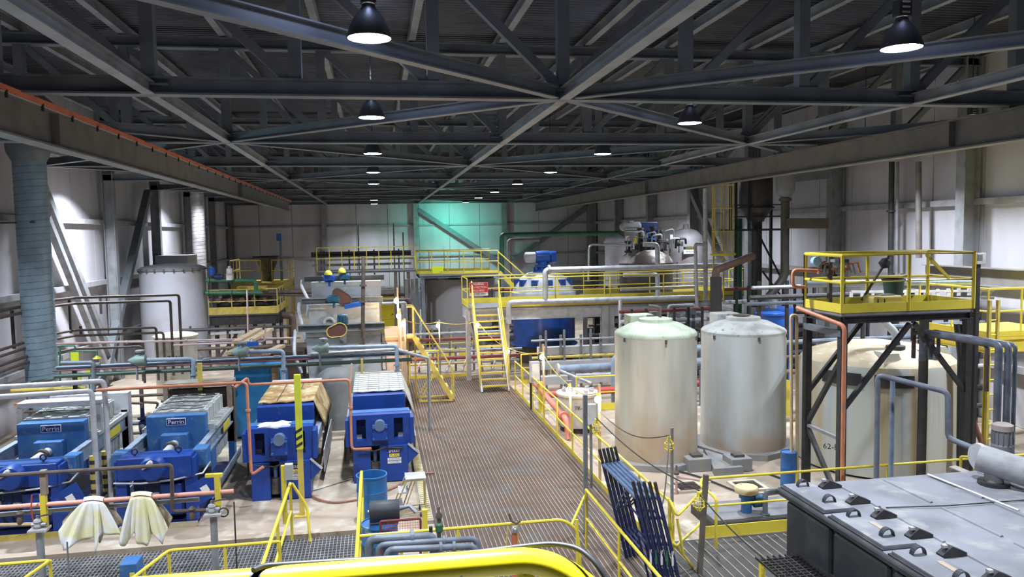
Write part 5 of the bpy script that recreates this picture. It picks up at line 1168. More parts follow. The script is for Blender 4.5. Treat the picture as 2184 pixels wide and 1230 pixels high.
MB().b2((1.8, 36.9, 0.9), (2.9, 37.4, 1.1)).build('bracket_ledge', LGREY, t)
MB().b2((1.5, 36.9, 1.9), (2.05, 37.3, 2.7)).build('junction_box', DPIPE, t)
dr = rack('far rack of dark draped pipes on the back wall behind the catwalk', -3.4, 1.9, 42.6, [4.55, 4.42, 3.9, 2.2], [GRIME, BLACK, GALV, RUSTP], 0.09, STEEL, 4)
for x, z in ((-2.9, 5.6), (-0.9, 6.0), (1.0, 6.1), (1.5, 5.6)): MB().bar((x, 42.7, 0), (x, 42.7, z), 0.07, 0.07).build('post', GREY, dr)
t = thing('utility_columns', 'pair of grey steel columns with pipes beside the far stair landing', 'column', (1.5, 33, 0))
for k, (x, m) in enumerate(((1.25, GREY), (1.5, GREY), (1.7, STEEL), (1.1, WPIPE))):
    MB().bar((x, 33+0.2*k, 0), (x, 33+0.2*k, 3.6 if k < 3 else 2.6), 0.13, 0.13).build('upright', m, t)
MB().tube(bend([(0.2, 32.8, 2.75), (1.35, 32.8, 2.75), (1.35, 32.8, 0)], 0.12), 0.07, 8).build('rusty_bend', RUSTP, t)
MB().tube(bend([(0.2, 32.7, 2.62), (1.2, 32.7, 2.62), (1.2, 32.7, 0)], 0.12), 0.06, 8).build('grey_bend', GALV, t)
pipe('green_pipe', 'big green pipe dropping and running along the back wall', [(at(1070, 660, Y=45).x, 45, 0), at(1070, 500, Y=45), at(1320, 497, Y=45)], 0.14, GRNP)
pipe('grey_pipe', 'grey pipe beside the big green pipe on the back wall', [(at(1085, 640, Y=45.4).x, 45.4, 0), at(1085, 512, Y=45.4), at(1150, 511, Y=45.4)], 0.12, GREY)
# pipework between walkway end and grey tank
for i, (y, zs, lb) in enumerate(((30.5, [0.35, 0.6, 0.9], 'low skid of white and red pipes behind the far walkway railing, front row'), (33.0, [0.5, 1.0, 1.3], 'low skid of white and red pipes behind the far walkway railing, rear row'))):
    r_ = rack(lb, 1.2, 5.6, y, zs, [WPIPE, mat('brick_red', (0.35, 0.09, 0.07), (0.25, 0.08, 0.06), 0.5), GALV], 0.07, GREY, 6, yw=0.3)
    for k in range(7): MB().tube([(1.4+0.6*k, y-0.7, 0.15), (1.7+0.6*k, y+0.3, 0.5)], 0.05, 6).build('branch_pipe', WPIPE if k % 3 else PINK, r_)
railing('yellow railing behind the white pipe skid, beyond the walkway end', [(1.3, 34.5, 0), (4.2, 34.5, 0)], sp=1.0)
o = MB().bar((3.3, 28.4, 0), (3.3, 28.4, 2.65), 0.16, 0.16).build('support_column', WPIPE); tag(o, 'light grey steel column left of the access stair', 'column')
o = MB().bar((3.36, 28.3, 2.3), (3.75, 28.0, 0.4), 0.08, 0.08).build('diagonal_brace', GREY); tag(o, 'dark diagonal brace behind the access stair', 'brace')

# ================================================================== mezzanine
MZ = 2.74
mz = plat('mezzanine', 'long yellow-edged mezzanine walkway reached by the access stair', 3.3, 12.97, 28.15, 30.2, MZ, legs=((8.5, 28.25), (8.75, 28.3), (12.2, 28.4), (4.7, 28.4), (12.8, 30.0)), bm=WPIPE, lm=LGREY, beam=0.42, legw=0.26,
     rails=([(4.45, 28.15), (12.97, 28.15)], [(3.3, 28.4), (3.3, 30.2), (12.97, 30.2)]), dm=GREY, sp=1.9, toe=0.2)
plat('mezzanine', 'far extension of the mezzanine beside the dark dome vessel', 8.8, 15.2, 30.25, 33.0, MZ, legs=((15.0, 30.4), (9.0, 32.8), (15.0, 32.8)), rails=([(9.0, 33.0), (15.2, 33.0)], [(15.2, 30.3), (15.2, 33.0)], [(13.1, 30.3), (15.2, 30.3)]), dm=GREY, sp=1.6, toe=0.2)
hsn = thing('hearing_sign', 'red and white hearing protection sign on the mezzanine railing at the stair top', 'sign', (3.7, 28.1, 3.3))
a, b_ = at(1001, 603, Y=28.05), at(1041, 630, Y=28.05)
w = b_.x-a.x; cx = (a.x+b_.x)/2
bd = MB().b2((a.x, 28.05, b_.z), (b_.x, 28.07, a.z)).build('sign_board', SIGNW, hsn)
h = a.z-b_.z
MB().b2((a.x+0.01, 28.04, b_.z+h*0.26), (b_.x-0.01, 28.052, a.z-0.01)).build('red_field', SIGNR, hsn)
for k, s in enumerate(('HEARING', 'PROTECTION', 'REQUIRED')): text(s, (cx, 28.035, a.z-h*(0.13+0.24*k)), h*0.22, SIGNW, hsn, ext=0.001, sx=0.88)
text('IN THIS AREA', (cx, 28.04, b_.z+h*0.13), h*0.2, SIGNB, hsn, ext=0.001, sx=0.85)
# blue reactor
BLR = mat('reactor_blue', (0.015, 0.07, 0.30), (0.012, 0.05, 0.2), 0.3)
WTOP = mat('white_frost', (0.60, 0.62, 0.66), (0.45, 0.5, 0.58), 0.5)
t = thing('blue_reactor', 'large blue reactor tank with white domed top and blue agitator drive', 'tank', (7.05, 32.4, 0))
c = (7.05, 32.4, 0); r = 1.33
MB().lathe(c, [(r*0.92, 0), (r*0.92, 0.72)], 48).build('skirt', GRIME, t)
MB().lathe(c, [(r+0.1, 0.7), (r+0.12, 0.74), (r, 0.78), (r, 2.75)], 56, closed=False).build('tank_shell', BLR, t)
MB().lathe(c, [(r+0.06, 2.75), (r+0.06, 2.95), (r, 2.97), (r*0.93, 3.25), (r*0.75, 3.55), (r*0.5, 3.75), (r*0.3, 3.8), (0.01, 3.8)], 56, closed=False).build('dome', WTOP, t)
for k in range(12):
    a = k*math.tau/12; MB().box((c[0]+r*0.86*math.cos(a), c[1]+r*0.86*math.sin(a), 3.32), (0.22, 0.26, 0.36), rz=a).build('dome_panel', BLR, t)
MB().lathe(c, [(0.45, 3.78), (0.45, 3.86), (0.3, 3.88), (0.28, 4.0), (0.38, 4.02), (0.38, 4.08), (0.22, 4.1), (0.2, 4.3)], 28).build('drive_pedestal', BLUEB, t)
for k in range(10): a = k*math.tau/10; MB().cyl((c[0]+0.4*math.cos(a), c[1]+0.4*math.sin(a), 3.84), (c[0]+0.4*math.cos(a), c[1]+0.4*math.sin(a), 4.0), 0.035, 6).build('clamp_bolt', BLUEB, t)
MB().lathe((c[0]+0.05, c[1], 4.42), [(0.1, -0.42), (0.26, -0.36), (0.28, -0.1), (0.28, 0.2), (0.2, 0.24), (0.26, 0.28), (0.26, 0.5), (0.1, 0.52)], 24, 'X').build('gearbox', BLUEB, t)
MB().lathe((c[0]-0.45, c[1], 4.42), [(0.12, -0.36), (0.2, -0.33), (0.22, -0.3), (0.22, 0.1), (0.12, 0.14)], 20, 'X').build('drive_motor', LGREY, t)
# grey pipes over the mezzanine
GY = 27.9
pipe('overhead_pipe', 'upper long light grey pipe over the mezzanine, dropping in front of the blue reactor', [at(1163, 642, Y=GY), at(1163, 575, Y=GY), at(1546, 566, Y=GY)], 0.10, WPIPE, n=14, flanges=((1, 0.02),), group='light grey pipes over the mezzanine')
pipe('overhead_pipe', 'lower long light grey pipe along the mezzanine railing with a down-turned open end', [at(1085, 690, Y=GY), at(1085, 645, Y=GY), at(1320, 638, Y=GY), at(1484, 634, Y=GY)], 0.10, WPIPE, n=14, group='light grey pipes over the mezzanine')
pipe('riser_pipe', 'tall pale grey riser right of the dark dome vessel, up to the runway beam', [at(1505, 640, Y=GY-0.1), at(1504, 402, Y=GY-0.1)], 0.085, WPIPE, group='pale grey risers around the dark vessel')
pipe('riser_pipe', 'pale grey riser bending to the tall one and down below the mezzanine', [at(1504, 520, Y=GY-0.2), at(1483, 520, Y=GY-0.2), at(1487, 668, Y=GY-0.2), at(1500, 669, Y=GY-0.2)], 0.065, WPIPE, group='pale grey risers around the dark vessel')
pipe('riser_pipe', 'pale grey elbowed pipe in front of the dark dome vessel', [at(1372, 521, Y=29.8), at(1402, 521, Y=29.8), at(1403, 563, Y=29.8)], 0.10, WPIPE, group='pale grey risers around the dark vessel')
pipe('riser_pipe', 'lower pale grey pipe with T-branch in front of the dark dome vessel', [at(1330, 586, Y=29.6), at(1402, 585, Y=29.6), at(1403, 634, Y=29.6)], 0.09, WPIPE, group='pale grey risers around the dark vessel')
pipe('riser_pipe', 'pale grey horizontal pipe just above the mezzanine mid rail', [at(1324, 617, Y=28.3), at(1484, 611, Y=28.3), at(1489, 640, Y=28.3)], 0.07, WPIPE, group='pale grey risers around the dark vessel')
pipe('riser_pipe', 'pale vertical pipe from the mezzanine pipe down behind the green-domed tank', [at(1323, 640, Y=GY-0.2), at(1324, 760, Y=GY-0.2)], 0.07, WPIPE, group='pale grey risers around the dark vessel')
pipe('riser_pipe', 'pale bent pipe above the green-domed tank', [at(1427, 700, Y=27.5), at(1426, 652, Y=27.5), at(1481, 650, Y=27.5), at(1480, 672, Y=27.5), at(1432, 673, Y=27.5)], 0.06, WPIPE, group='pale grey risers around the dark vessel')
pipe('silver_pipe', 'shiny pipe arching left of the dark dome vessel', [at(1255, 600, Y=31.0), at(1256, 527, Y=31.0), at(1262, 521, Y=31.0), at(1345, 523, Y=31.0)], 0.045, mat('shiny', (0.6, 0.6, 0.63), (0.5, 0.5, 0.5), 0.25, 0.7))
# dark vessel
DV = mat('dark_vessel', (0.055, 0.045, 0.04), (0.10, 0.08, 0.07), 0.4, 0, 2)
t = thing('dome_vessel', 'dark stained vessel with pale dome and crowded flanges behind the mezzanine rail', 'vessel', (11.45, 31.9, MZ))
c = (11.5, 31.95, 0); r = 1.15
MB().lathe(c, [(r, MZ), (r, 4.05), (r*1.02, 4.1)], 48, closed=False).build('vessel_shell', DV, t)
MB().lathe(c, [(r*1.02, 4.1), (r*0.9, 4.35), (r*0.6, 4.62), (r*0.35, 4.72), (0.01, 4.74)], 48, closed=False).build('dome', mat('dome_stained', (0.42, 0.40, 0.36), (0.08, 0.06, 0.05), 0.5, 0, 1.5, (0.46, 0.54)), t)
MB().lathe(c, [(0.5, 4.66), (0.5, 4.74), (0.62, 4.75), (0.62, 4.82), (0.42, 4.84), (0.4, 5.05), (0.3, 5.1)], 24).build('top_flange', BLACK, t)
for k, (dx, dz, m) in enumerate(((-0.9, 4.55, BLACK), (0.75, 4.6, GREY), (-0.35, 5.1, GRIME), (0.2, 5.15, BLACK), (0.55, 5.0, GRIME))):
    MB().lathe((c[0]+dx, c[1]-0.3, dz), [(0.16, 0), (0.16, 0.08), (0.09, 0.1), (0.09, 0.4), (0.15, 0.42), (0.15, 0.5)], 14).build('nozzle', m, t)
for k in range(9):
    x = c[0]-1.0+0.27*k; MB().tube(bend([(x, c[1]-0.5, 4.7), (x, c[1]-0.55, 5.2+0.25*math.sin(k*2.3)), (x+0.4, c[1]-0.6, 5.25+0.3*math.sin(k*2.3)), (x+0.5, c[1]-0.4, 4.9)], 0.1), 0.025+0.012*(k % 3), 6).build('instrument_line', (GALV, WPIPE, BLACK)[k % 3], t)
for k, (px, py, m, w, h) in enumerate(((1338, 508, WHITE, 0.14, 0.2), (1356, 513, YEL, 0.16, 0.25), (1431, 505, WHITE, 0.14, 0.2), (1407, 515, LGREY, 0.12, 0.15), (1409, 496, DGRN, 0.3, 0.25), (1376, 503, GREY, 0.2, 0.15), (1450, 520, GRIME, 0.25, 0.2), (1372, 517, BLACK, 0.3, 0.2))):
    p = at(px, py, Y=31.6); MB().box(p, (w, 0.15, h)).build('instrument', m, t)
    MB().cyl((p.x, 31.7, 4.5), (p.x, 31.7, p.z), 0.02, 6).build('stem', BLACK, t)
motor('large blue-grey agitator motor above the dark dome vessel', at(1345, 483, Y=32.3), 0.2, 0.8, LGREY, 'X')
t = thing('gear_reducer', 'dark blue gearbox block behind the agitator motor above the vessel', 'gearbox', at(1375, 500, Y=32.8))
p = at(1377, 483, Y=32.8); MB().box(p, (0.95, 0.5, 0.4)).build('gear_case', NAVY, t, 0.03); q = at(1388, 505, Y=32.8); MB().lathe(q, [(0.24, -0.3), (0.24, 0.3)], 20).build('gear_neck', BLUEB, t)
# pale silo with sign and its neighbours
SIL = mat('silo_pale', (0.44, 0.43, 0.46), (0.28, 0.25, 0.24), 0.5, 0, 1.2, (0.45, 0.7))
t = thing('pale_silo', 'pale stained silo with rounded top and danger sign behind the mezzanine', 'silo', (13.9, 35.5, MZ))
MB().lathe((14.35, 34.4, 0), [(0.2, 1.9), (0.78, 2.6), (0.8, 2.7), (0.8, 4.9), (0.74, 5.2), (0.5, 5.45), (0.15, 5.55), (0.12, 5.75)], 40).build('silo_shell', SIL, t)
for a in (-2.4, -0.8): MB().bar((14.35+0.8*math.cos(a), 34.4+0.8*math.sin(a), 0), (14.35+0.8*math.cos(a), 34.4+0.8*math.sin(a), 4.0), 0.12, 0.12).build('leg', GREY, t)
p, q = at(1458, 526, Y=33.5), at(1486, 541, Y=33.5)
sg = MB().b2((p.x, 33.5, q.z), (q.x, 33.53, p.z)).build('danger_sign', SIGNW, t); MB().b2((p.x, 33.49, p.z-0.12), (q.x, 33.502, p.z)).build('sign_header', SIGNK, sg)
text('DANGER', ((p.x+q.x)/2, 33.485, p.z-0.06), 0.11, SIGNY, sg, ext=0.001); text('KEEP AREA CLEAR', ((p.x+q.x)/2, 33.495, (p.z+q.z)/2-0.06), 0.05, SIGNK, sg, ext=0.001)
vtank('pale_vessel', 'pale vessel partly hidden left of the dark dome vessel', 11.2, 35.3, 0.5, 0, 5.0, SIL, 0.3)
# ladder with safety cage
lc = thing('caged_ladder', 'yellow ladder with safety cage hanging right of the pale silo', 'ladder', at(1540, 540, Y=28.4))
c = at(1540, 542, Y=27.0); zt = 7.4; z0 = c.z
for s in (-1, 1): MB().bar((c.x+0.2*s, c.y+0.3, z0-1.9), (c.x+0.2*s, c.y+0.3, zt), 0.05, 0.03).build('ladder_rail', YELD, lc)
for k in range(15): MB().cyl((c.x-0.2, c.y+0.3, z0-1.7+0.3*k), (c.x+0.2, c.y+0.3, z0-1.7+0.3*k), 0.015, 6).build('rung', YELD, lc)
for k in range(4):
    z = z0+0.85*k; R_ = 0.38 if k else 0.42
    MB().tube([(c.x+R_*math.cos(q), c.y-0.08+R_*math.sin(q), z) for q in [math.radians(40)-math.radians(260)*i/16 for i in range(17)]], 0.022 if k else 0.05, 6).build('cage_hoop', YEL if k == 0 else YELD, lc)
for k in range(7):
    q = math.radians(20-220*k/6); MB().tube([(c.x+0.40*math.cos(q), c.y-0.08+0.4*math.sin(q), z0), (c.x+0.38*math.cos(q), c.y-0.08+0.38*math.sin(q), z0+2.55)], 0.014, 5).build('cage_bar', YELD, lc)
# hoppers and dark towers at the right wall
HOP = mat('hopper_dark', (0.085, 0.075, 0.065), (0.05, 0.045, 0.04), 0.5, 0.2, 2)
t = thing('cone_hopper', 'big dark cone hopper under the runway beam', 'hopper', (14.8, 30.2, 5.5))
c = at(1612, 440, Y=28.4)
MB().lathe((c.x, 28.4, 0), [(0.3, 5.75), (0.34, 5.85), (0.62, 6.25), (0.64, 6.3), (0.64, 7.4), (0.6, 7.5)], 32).build('hopper_cone', HOP, t)
MB().lathe((c.x, 28.4, 6.28), [(0.66, 0), (0.70, 0.0), (0.70, 0.05), (0.66, 0.05)], 32, closed=False).build('ring_flange', BLACK, t)
MB().cyl((c.x+0.05, 28.4, 0), (c.x+0.05, 28.4, 5.8), 0.2, 20).build('standpipe', mat('near_black', (0.03, 0.035, 0.035), (0.05, 0.05, 0.05), 0.5), t)
for s in (-0.75, 0.75): MB().bar((c.x+s, 28.6, 0), (c.x+s, 28.6, 7.6), 0.1, 0.1).build('leg', BLACK, t)
MB().b2((c.x-1.2, 27.9, 5.4), (c.x+0.9, 29.1, 5.48)).build('platform_deck', BLACK, t)
for z in (5.95, 6.4): MB().bar((c.x-1.2, 27.9, z), (c.x+0.9, 27.9, z), 0.05, 0.05).build('rail', BLACK, t)
for x in (-1.3, -0.55): MB().bar((c.x+x, 27.9, 5.4), (c.x+x, 27.9, 7.3), 0.1, 0.06).build('post', BLACK, t)
for a, b_ in (((0.95, 3.6), (0.0, 5.3)), ((1.0, 2.8), (0.2, 3.8))): MB().bar((c.x+a[0], 28.2, a[1]), (c.x+b_[0], 28.2, b_[1]), 0.06, 0.06).build('brace', BLACK, t)
o = MB().cyl((c.x-0.35, 29.2, 0), (c.x-0.35, 29.2, 5.9), 0.17, 14).build('green_column', GRNP); tag(o, 'dark green upright pipe beside the cone hopper standpipe', 'pipe')
c = at(1675, 405, Y=25.6)
t = thing('round_hopper', 'small grey round hopper with long dark downpipe, right of the cone hopper', 'hopper', (c.x, 25.6, 5.0))
MB().lathe((c.x, 25.6, 0), [(0.12, 6.55), (0.28, 6.7), (0.33, 6.8), (0.33, 7.5)], 24).build('hopper_body', GREY, t)
MB().tube(bend([(c.x, 25.6, 6.6), (c.x, 25.6, 5.0), at(1674, 590, Y=25.6), at(1630, 645, Y=25.6), at(1625, 700, Y=25.6)], 0.3, 6), 0.15, 14).build('downpipe', mat('downpipe', (0.07, 0.06, 0.05), (0.045, 0.04, 0.035), 0.5), t)
MB().lathe((c.x, 25.6, 6.45), [(0.22, 0), (0.22, 0.1)], 20).build('flange', RUSTP, t)
o = MB().bar(at(1682, 476, Y=25.3), at(1762, 476, Y=25.3), 0.3, 0.36).build('tan_duct', mat('tan_beam', (0.12, 0.095, 0.065), (0.09, 0.07, 0.05), 0.6)); tag(o, 'short tan box duct at the right wall beside the long downpipe', 'duct')
o = MB().bar(at(1682, 380, Y=25.5), at(1765, 372, Y=25.5), 0.3, 0.3).build('stub_beam', STEEL); tag(o, 'short steel beam under the runway beam at the right wall', 'beam')
# mid right: dark mass of machinery under the mezzanine, built as skids
for i, (x0, x1, y, zz, lb) in enumerate(((8.8, 12.6, 26.6, 2.2, 'dark frame of pipes and valves behind the pair of pale tanks'), (5.0, 8.6, 35.2, 2.5, 'dark frame of pipes and valves behind the blue reactor'), (9.6, 13.6, 34.2, 2.5, 'dark frame of pipes and valves under the far mezzanine'), (13.0, 16.3, 26.8, 2.9, 'dark frame of pipes at the foot of the cone hopper'))):
    r_ = rack(lb, x0, x1, y, [0.3+zz*k/6 for k in range(7)], [GRIME, DPIPE, RUSTP, BLACK, GRIME, WPIPE, DRED], 0.08, BLACK, 7, drop=0.3, yw=-0.12)
    for k in range(10):
        x = x0+(x1-x0)*(k+0.3)/10; MB().box((x, y+0.5+0.2*(k % 3), 0.5+0.25*(k % 4)), (0.28, 0.3, 1.0+0.5*(k % 4))).build('valve_cabinet', (GRIME, BLACK, DPIPE, GREY, DARK)[k % 5], r_)
# racks right of the walkway, behind the small tank
r_ = rack('frame of pale troughs and posts behind the small drum-shaped tank', 5.2, 8.8, 26.0, [0.5, 1.15, 1.75], [WPIPE, YELD, GALV], 0.05, GREY, 5)
for k in range(3): MB().b2((5.3+0.1*k, 25.2+0.5*k, 0.35+0.42*k), (8.6, 25.5+0.5*k, 0.62+0.42*k)).build('trough', LGREY, r_)
for x in (5.7, 6.35, 7.3, 8.2): MB().bar((x, 25.9, 0), (x, 25.9, 2.1), 0.07, 0.07).build('post', GREY, r_)
railing('yellow railing below the blue reactor, behind the pale troughs', [(5.1, 27.4, 0), (8.4, 27.4, 0)], sp=1.1)
railing('yellow railing between the small tank and the green-domed tank', [(5.9, 22.6, 0), (9.0, 22.6, 0)], sp=1.5, toeh=0.22)
t = thing('big_slate_pipe', 'thick slate pipe with open flanged end crossing behind the green-domed tank', 'pipe', (5.7, 23.8, 0))
a, b_ = at(1190, 788, Y=23.8), at(1518, 770, Y=23.8)
MB().tube(bend([a, b_, (b_.x, 23.8, 0)], 0.3), 0.14, 16).build('main_pipe', GRYBLUE, t); MB().lathe(a, [(0.08, -0.03), (0.2, -0.03), (0.2, 0.03), (0.14, 0.03)], 20, 'X').build('end_flange', WPIPE, t)
MB().cyl((a.x+0.45, 23.8, 0), (a.x+0.45, 23.8, a.z), 0.13, 14).build('leg', GRYBLUE, t)
MB().tube([(a.x, 23.7, a.z), (a.x+0.75, 22.5, a.z-0.25)], 0.05, 8).build('lance_pipe', GALV, t)
pipe('slate_riser', 'slate pipe bending up and down left of the green-domed tank', [at(1312, 900, Y=23), at(1311, 762, Y=23), at(1345, 752, Y=23), at(1500, 742, Y=23.2)], 0.12, GRYBLUE, n=14)
pipe('slate_riser', 'slate upright pipe in the gap between the white tanks', [at(1500, 960, Y=22.5), at(1500, 790, Y=22.5)], 0.13, DPIPE, n=14)
pipe('red_pipe', 'red pipe crossing behind the white tanks', [at(1150, 843, Y=22.9), at(1518, 815, Y=22.9)], 0.11, RED, n=14)
pipe('salmon_drain', 'salmon red pipe sloping behind the railing and turning down with a flange', [at(1142, 818, X=4.86), at(1200, 886, X=4.86), at(1206, 893, X=4.88), V((4.9, at(1214, 900, X=4.9).y, 0.0))], 0.085, mat('salmon_paint', (0.60, 0.20, 0.16), (0.5, 0.18, 0.14), 0.5), n=14, flanges=((1, 0.3),))
# small tank with lettering
t = vtank('drum_tank', 'small pale drum-shaped tank with bolted lid behind the walkway railing', 5.42, 20.6, 0.56, 0.15, 1.05, mat('tk_grey', (0.50, 0.49, 0.48), (0.4, 0.38, 0.37), 0.5), 0.06, mat('tk_lid', (0.6, 0.52, 0.42), (0.5, 0.45, 0.38), 0.5), skirt=True)
for k in range(10): a = k*math.tau/10; MB().box((5.42+0.4*math.cos(a), 20.6+0.4*math.sin(a), 1.13), (0.12, 0.05, 0.06), rz=a).build('lid_clamp', WPIPE, t)
MB().cyl((5.15, 20.5, 1.1), (5.15, 20.5, 1.4), 0.09).build('nozzle', GREY, t); text('TK-10', (5.35, 20.03, 0.72), 0.14, SIGNK, t)
# blue vessel right of grey-domed tank
t = vtank('blue_vessel', 'tall bright blue round vessel with motor on its lid, behind the grey-domed tank', 12.15, 22.4, 0.42, 0, 2.85, BLUEB, 0.05, skirt=False)
MB().lathe((12.15, 22.4, 2.3), [(0.43, 0), (0.45, 0.03), (0.43, 0.06)], 36, closed=False).build('hoop', BLUEB, t)
motor('small grey motor on the lid of the blue vessel', (12.2, 22.4, 3.15), 0.13, 0.3, GREY, 'Z')
o = MB().lathe((13.0, 23.4, 0), [(0.45, 0), (0.45, 2.9)], 30).build('blue_vessel', BLUEB); tag(o, 'second blue round vessel just behind the first', 'tank')
pipe('black_riser', 'thick black upright pipe with copper elbow between the white tanks and the cone hopper', [at(1527, 700, Y=25.6), at(1527, 590, Y=25.6)], 0.2, mat('black_riser', (0.045, 0.042, 0.042), (0.06, 0.05, 0.05), 0.6), n=18)
o = MB().bar((at(1527, 700, Y=25.6).x, 25.6, 0), (at(1527, 700, Y=25.6).x, 25.6, 2.3), 0.2, 0.2).build('riser_support', BLACK); tag(o, 'black steel support below the thick black upright pipe', 'column')
pipe('copper_elbow', 'rusty orange elbow pipe rising to the right from the black riser', [at(1526, 596, Y=25.6), at(1527, 575, Y=25.6), at(1605, 546, Y=26.4)], 0.14, mat('rust_orange', (0.19, 0.11, 0.075), (0.14, 0.09, 0.07), 0.5), n=14)

# ================================================================== yellow tower over the streaked tank
TWX0, TWX1, TWY0, TWY1, TWZ = 8.48, 11.24, 13.0, 14.25, 3.9
tw = plat('yellow_tower', 'black steel tower with bright yellow railed deck in front of the streaked tank', TWX0, TWX1, TWY0, TWY1, TWZ, legs=(), rails=([(TWX0, TWY1), (TWX0, TWY0), (TWX1, TWY0), (TWX1, TWY1), (TWX0, TWY1)],), dm=GREY, bm=BLACK, beam=0.14, toe=0.17, rr=0.036, sp=1.3)
for (x, y) in ((TWX0+0.06, TWY0+0.06), (TWX0+0.06, TWY1), (TWX1-0.06, TWY0+0.06), (TWX1-0.06, TWY1)): MB().bar((x, y, 0), (x, y, TWZ-0.2), 0.13, 0.13).build('leg', BLACK, tw)
for a, b_ in (((TWX0+0.1, TWY0+0.05, 2.1), (TWX0+1.45, TWY0+0.05, TWZ-0.25)), ((TWX0+0.06, TWY0+0.1, 3.0), (TWX0+0.06, TWY1, 1.5)), ((TWX0+0.06, TWY0+0.1, 0.3), (TWX0+0.06, TWY1, 1.5)), ((TWX1-0.1, TWY0+0.05, 2.3), (TWX0+1.55, TWY0+0.05, TWZ-0.25)), ((TWX0+0.1, TWY1, 2.2), (TWX0+1.3, TWY1, TWZ-0.3))):
    MB().bar(a, b_, 0.08, 0.08).build('brace', BLACK, tw)
MB().bar((TWX0+0.06, TWY0, 1.5), (TWX0+0.06, TWY1, 1.5), 0.06, 0.06).build('cross_tie', GREY, tw)
MB().bar((TWX0+0.02, TWY0, TWZ-0.38), (TWX0+0.02, TWY1, TWZ-0.38), 0.1, 0.12).build('side_beam', STEEL, tw)
MB().bar((TWX1-0.95, TWY0+0.1, TWZ+1.05), (TWX1-0.45, TWY0+0.1, TWZ+0.58), 0.05, 0.05).build('rail_strut', YEL, tw)
pipe('orange_conduit', 'long orange conduit down the front leg of the yellow tower', [at(1700, 656, Y=14.0), V((TWX0-0.02, 12.88, 3.68)), (TWX0-0.02, 12.88, 0.3)], 0.04, COPPER)
pipe('orange_loop', 'orange pipe loop left of the yellow tower railing', [at(1716, 612, Y=14.1), at(1691, 612, Y=14.1), at(1691, 575, Y=14.1), at(1760, 578, Y=14.0)], 0.035, COPPER)
pipe('tan_loop', 'tall tan hairpin pipe standing left of the yellow tower', [(at(1689, 1000, Y=14.3).x, 14.3, 0), at(1687, 672, Y=14.3), at(1699, 672, Y=14.3), (at(1701, 1000, Y=14.3).x, 14.3, 0)], 0.033, mat('tan_pipe', (0.60, 0.45, 0.25), (0.5, 0.36, 0.2), 0.5), br=0.07)
t = thing('yellow_case', 'yellow hard tool case lying on the yellow tower deck', 'case', at(1885, 645, Y=13.4)); c = V((at(1882, 640, Y=13.4).x, 13.4, TWZ+0.14))
CASEY = mat('case_yellow', (0.72, 0.58, 0.16), (0.62, 0.5, 0.16), 0.45)
MB().box(c, (0.62, 0.35, 0.26)).build('case_body', CASEY, t, 0.03); MB().box(c+V((0.05, 0, 0.14)), (0.3, 0.2, 0.03)).build('case_label', GREY, t)
for s in (-0.22, -0.08): MB().box(c+V((s, -0.178, 0.04)), (0.02, 0.01, 0.08)).build('latch', BLACK, t)
t = thing('black_funnel', 'black funnel cap on a slanting shaft above the yellow tower deck', 'funnel', at(1885, 560, Y=13.6)); a = at(1897, 543, Y=13.6); b_ = at(1884, 567, Y=13.6)
MB().tube([at(1838, 640, Y=13.6), b_, a], 0.025, 8).build('shaft', GRIME, t); d = (a-b_).normalized(); MB().tube([b_-d*0.05, b_+d*0.02, b_+d*0.12, b_+d*0.16], 0.1, 16, rs=[0.02, 0.11, 0.09, 0.04]).build('funnel_cup', BLACK, t)
t = thing('green_bucket', 'dark green glassy bucket standing on the yellow tower deck', 'bucket', at(1907, 640, Y=13.9)); c = V((at(1905, 640, Y=13.9).x, 13.9, TWZ))
MB().lathe(c, [(0.14, 0.0), (0.2, 0.5), (0.21, 0.52), (0.19, 0.5), (0.13, 0.02)], 20, closed=False).build('bucket_body', DGRN, t); MB().lathe(c, [(0.21, 0.5), (0.23, 0.53), (0.21, 0.55)], 20, closed=False).build('bucket_rim', BLACK, t)
t = thing('instrument_cluster', 'cluster of valves with a blue round gauge at the left end of the yellow tower', 'instruments', at(1770, 580, Y=14.0))
c = at(1741, 557, Y=13.8); MB().lathe(c, [(0.04, -0.05), (0.09, -0.04), (0.09, 0.06), (0.03, 0.1)], 18, 'Y').build('round_gauge', mat('gauge_blue', (0.35, 0.6, 0.8), (0.3, 0.5, 0.7), 0.4), t)
for k in range(16):
    p = at(1752+random.uniform(0, 58), 552+random.uniform(0, 32), Y=13.8+random.uniform(-.15, .15)); MB().box(p, (random.uniform(.06, .2), 0.1, random.uniform(.05, .14)), rz=random.uniform(0, 1)).build('fitting', (GRIME, LGREY, TAN, BLACK, GALV)[k % 5], t)
for k in range(7):
    p = at(1745+10*k, 584+3*(k % 2), Y=13.8); MB().tube([p, p+V((0.05, 0, 0.2)), p+V((0.25, 0.02, 0.22)), p+V((0.3, 0, 0.02))], 0.022, 6).build('tube_run', (COPPER, GALV, LGREY)[k % 3], t)
MB().bar(at(1770, 540, Y=13.8), (at(1770, 600, Y=13.8).x, 13.8, TWZ), 0.07, 0.07).build('support', GRIME, t)
o = MB().bar(at(1799, 592, Y=13.1), (at(1799, 592, Y=13.1).x, 13.1, TWZ), 0.05, 0.05).build('rusty_post', RUSTP); tag(o, 'rusty upright inside the left corner of the yellow tower railing', 'post')
pipe('slate_line', 'slate blue pipe line running behind the yellow tower railing', [at(1712, 605, Y=17), at(2075, 600, Y=17)], 0.085, GRYBLUE, n=14)
rack('right wall rack of dark pipes behind the yellow tower', 10.6, 15.9, 20.9, [3.3, 3.5, 3.8, 2.2, 1.8, 1.4], [DPIPE, BLACK, GALV, DPIPE, GRIME, RUSTP], 0.07, BLACK, 6, yw=0.15)
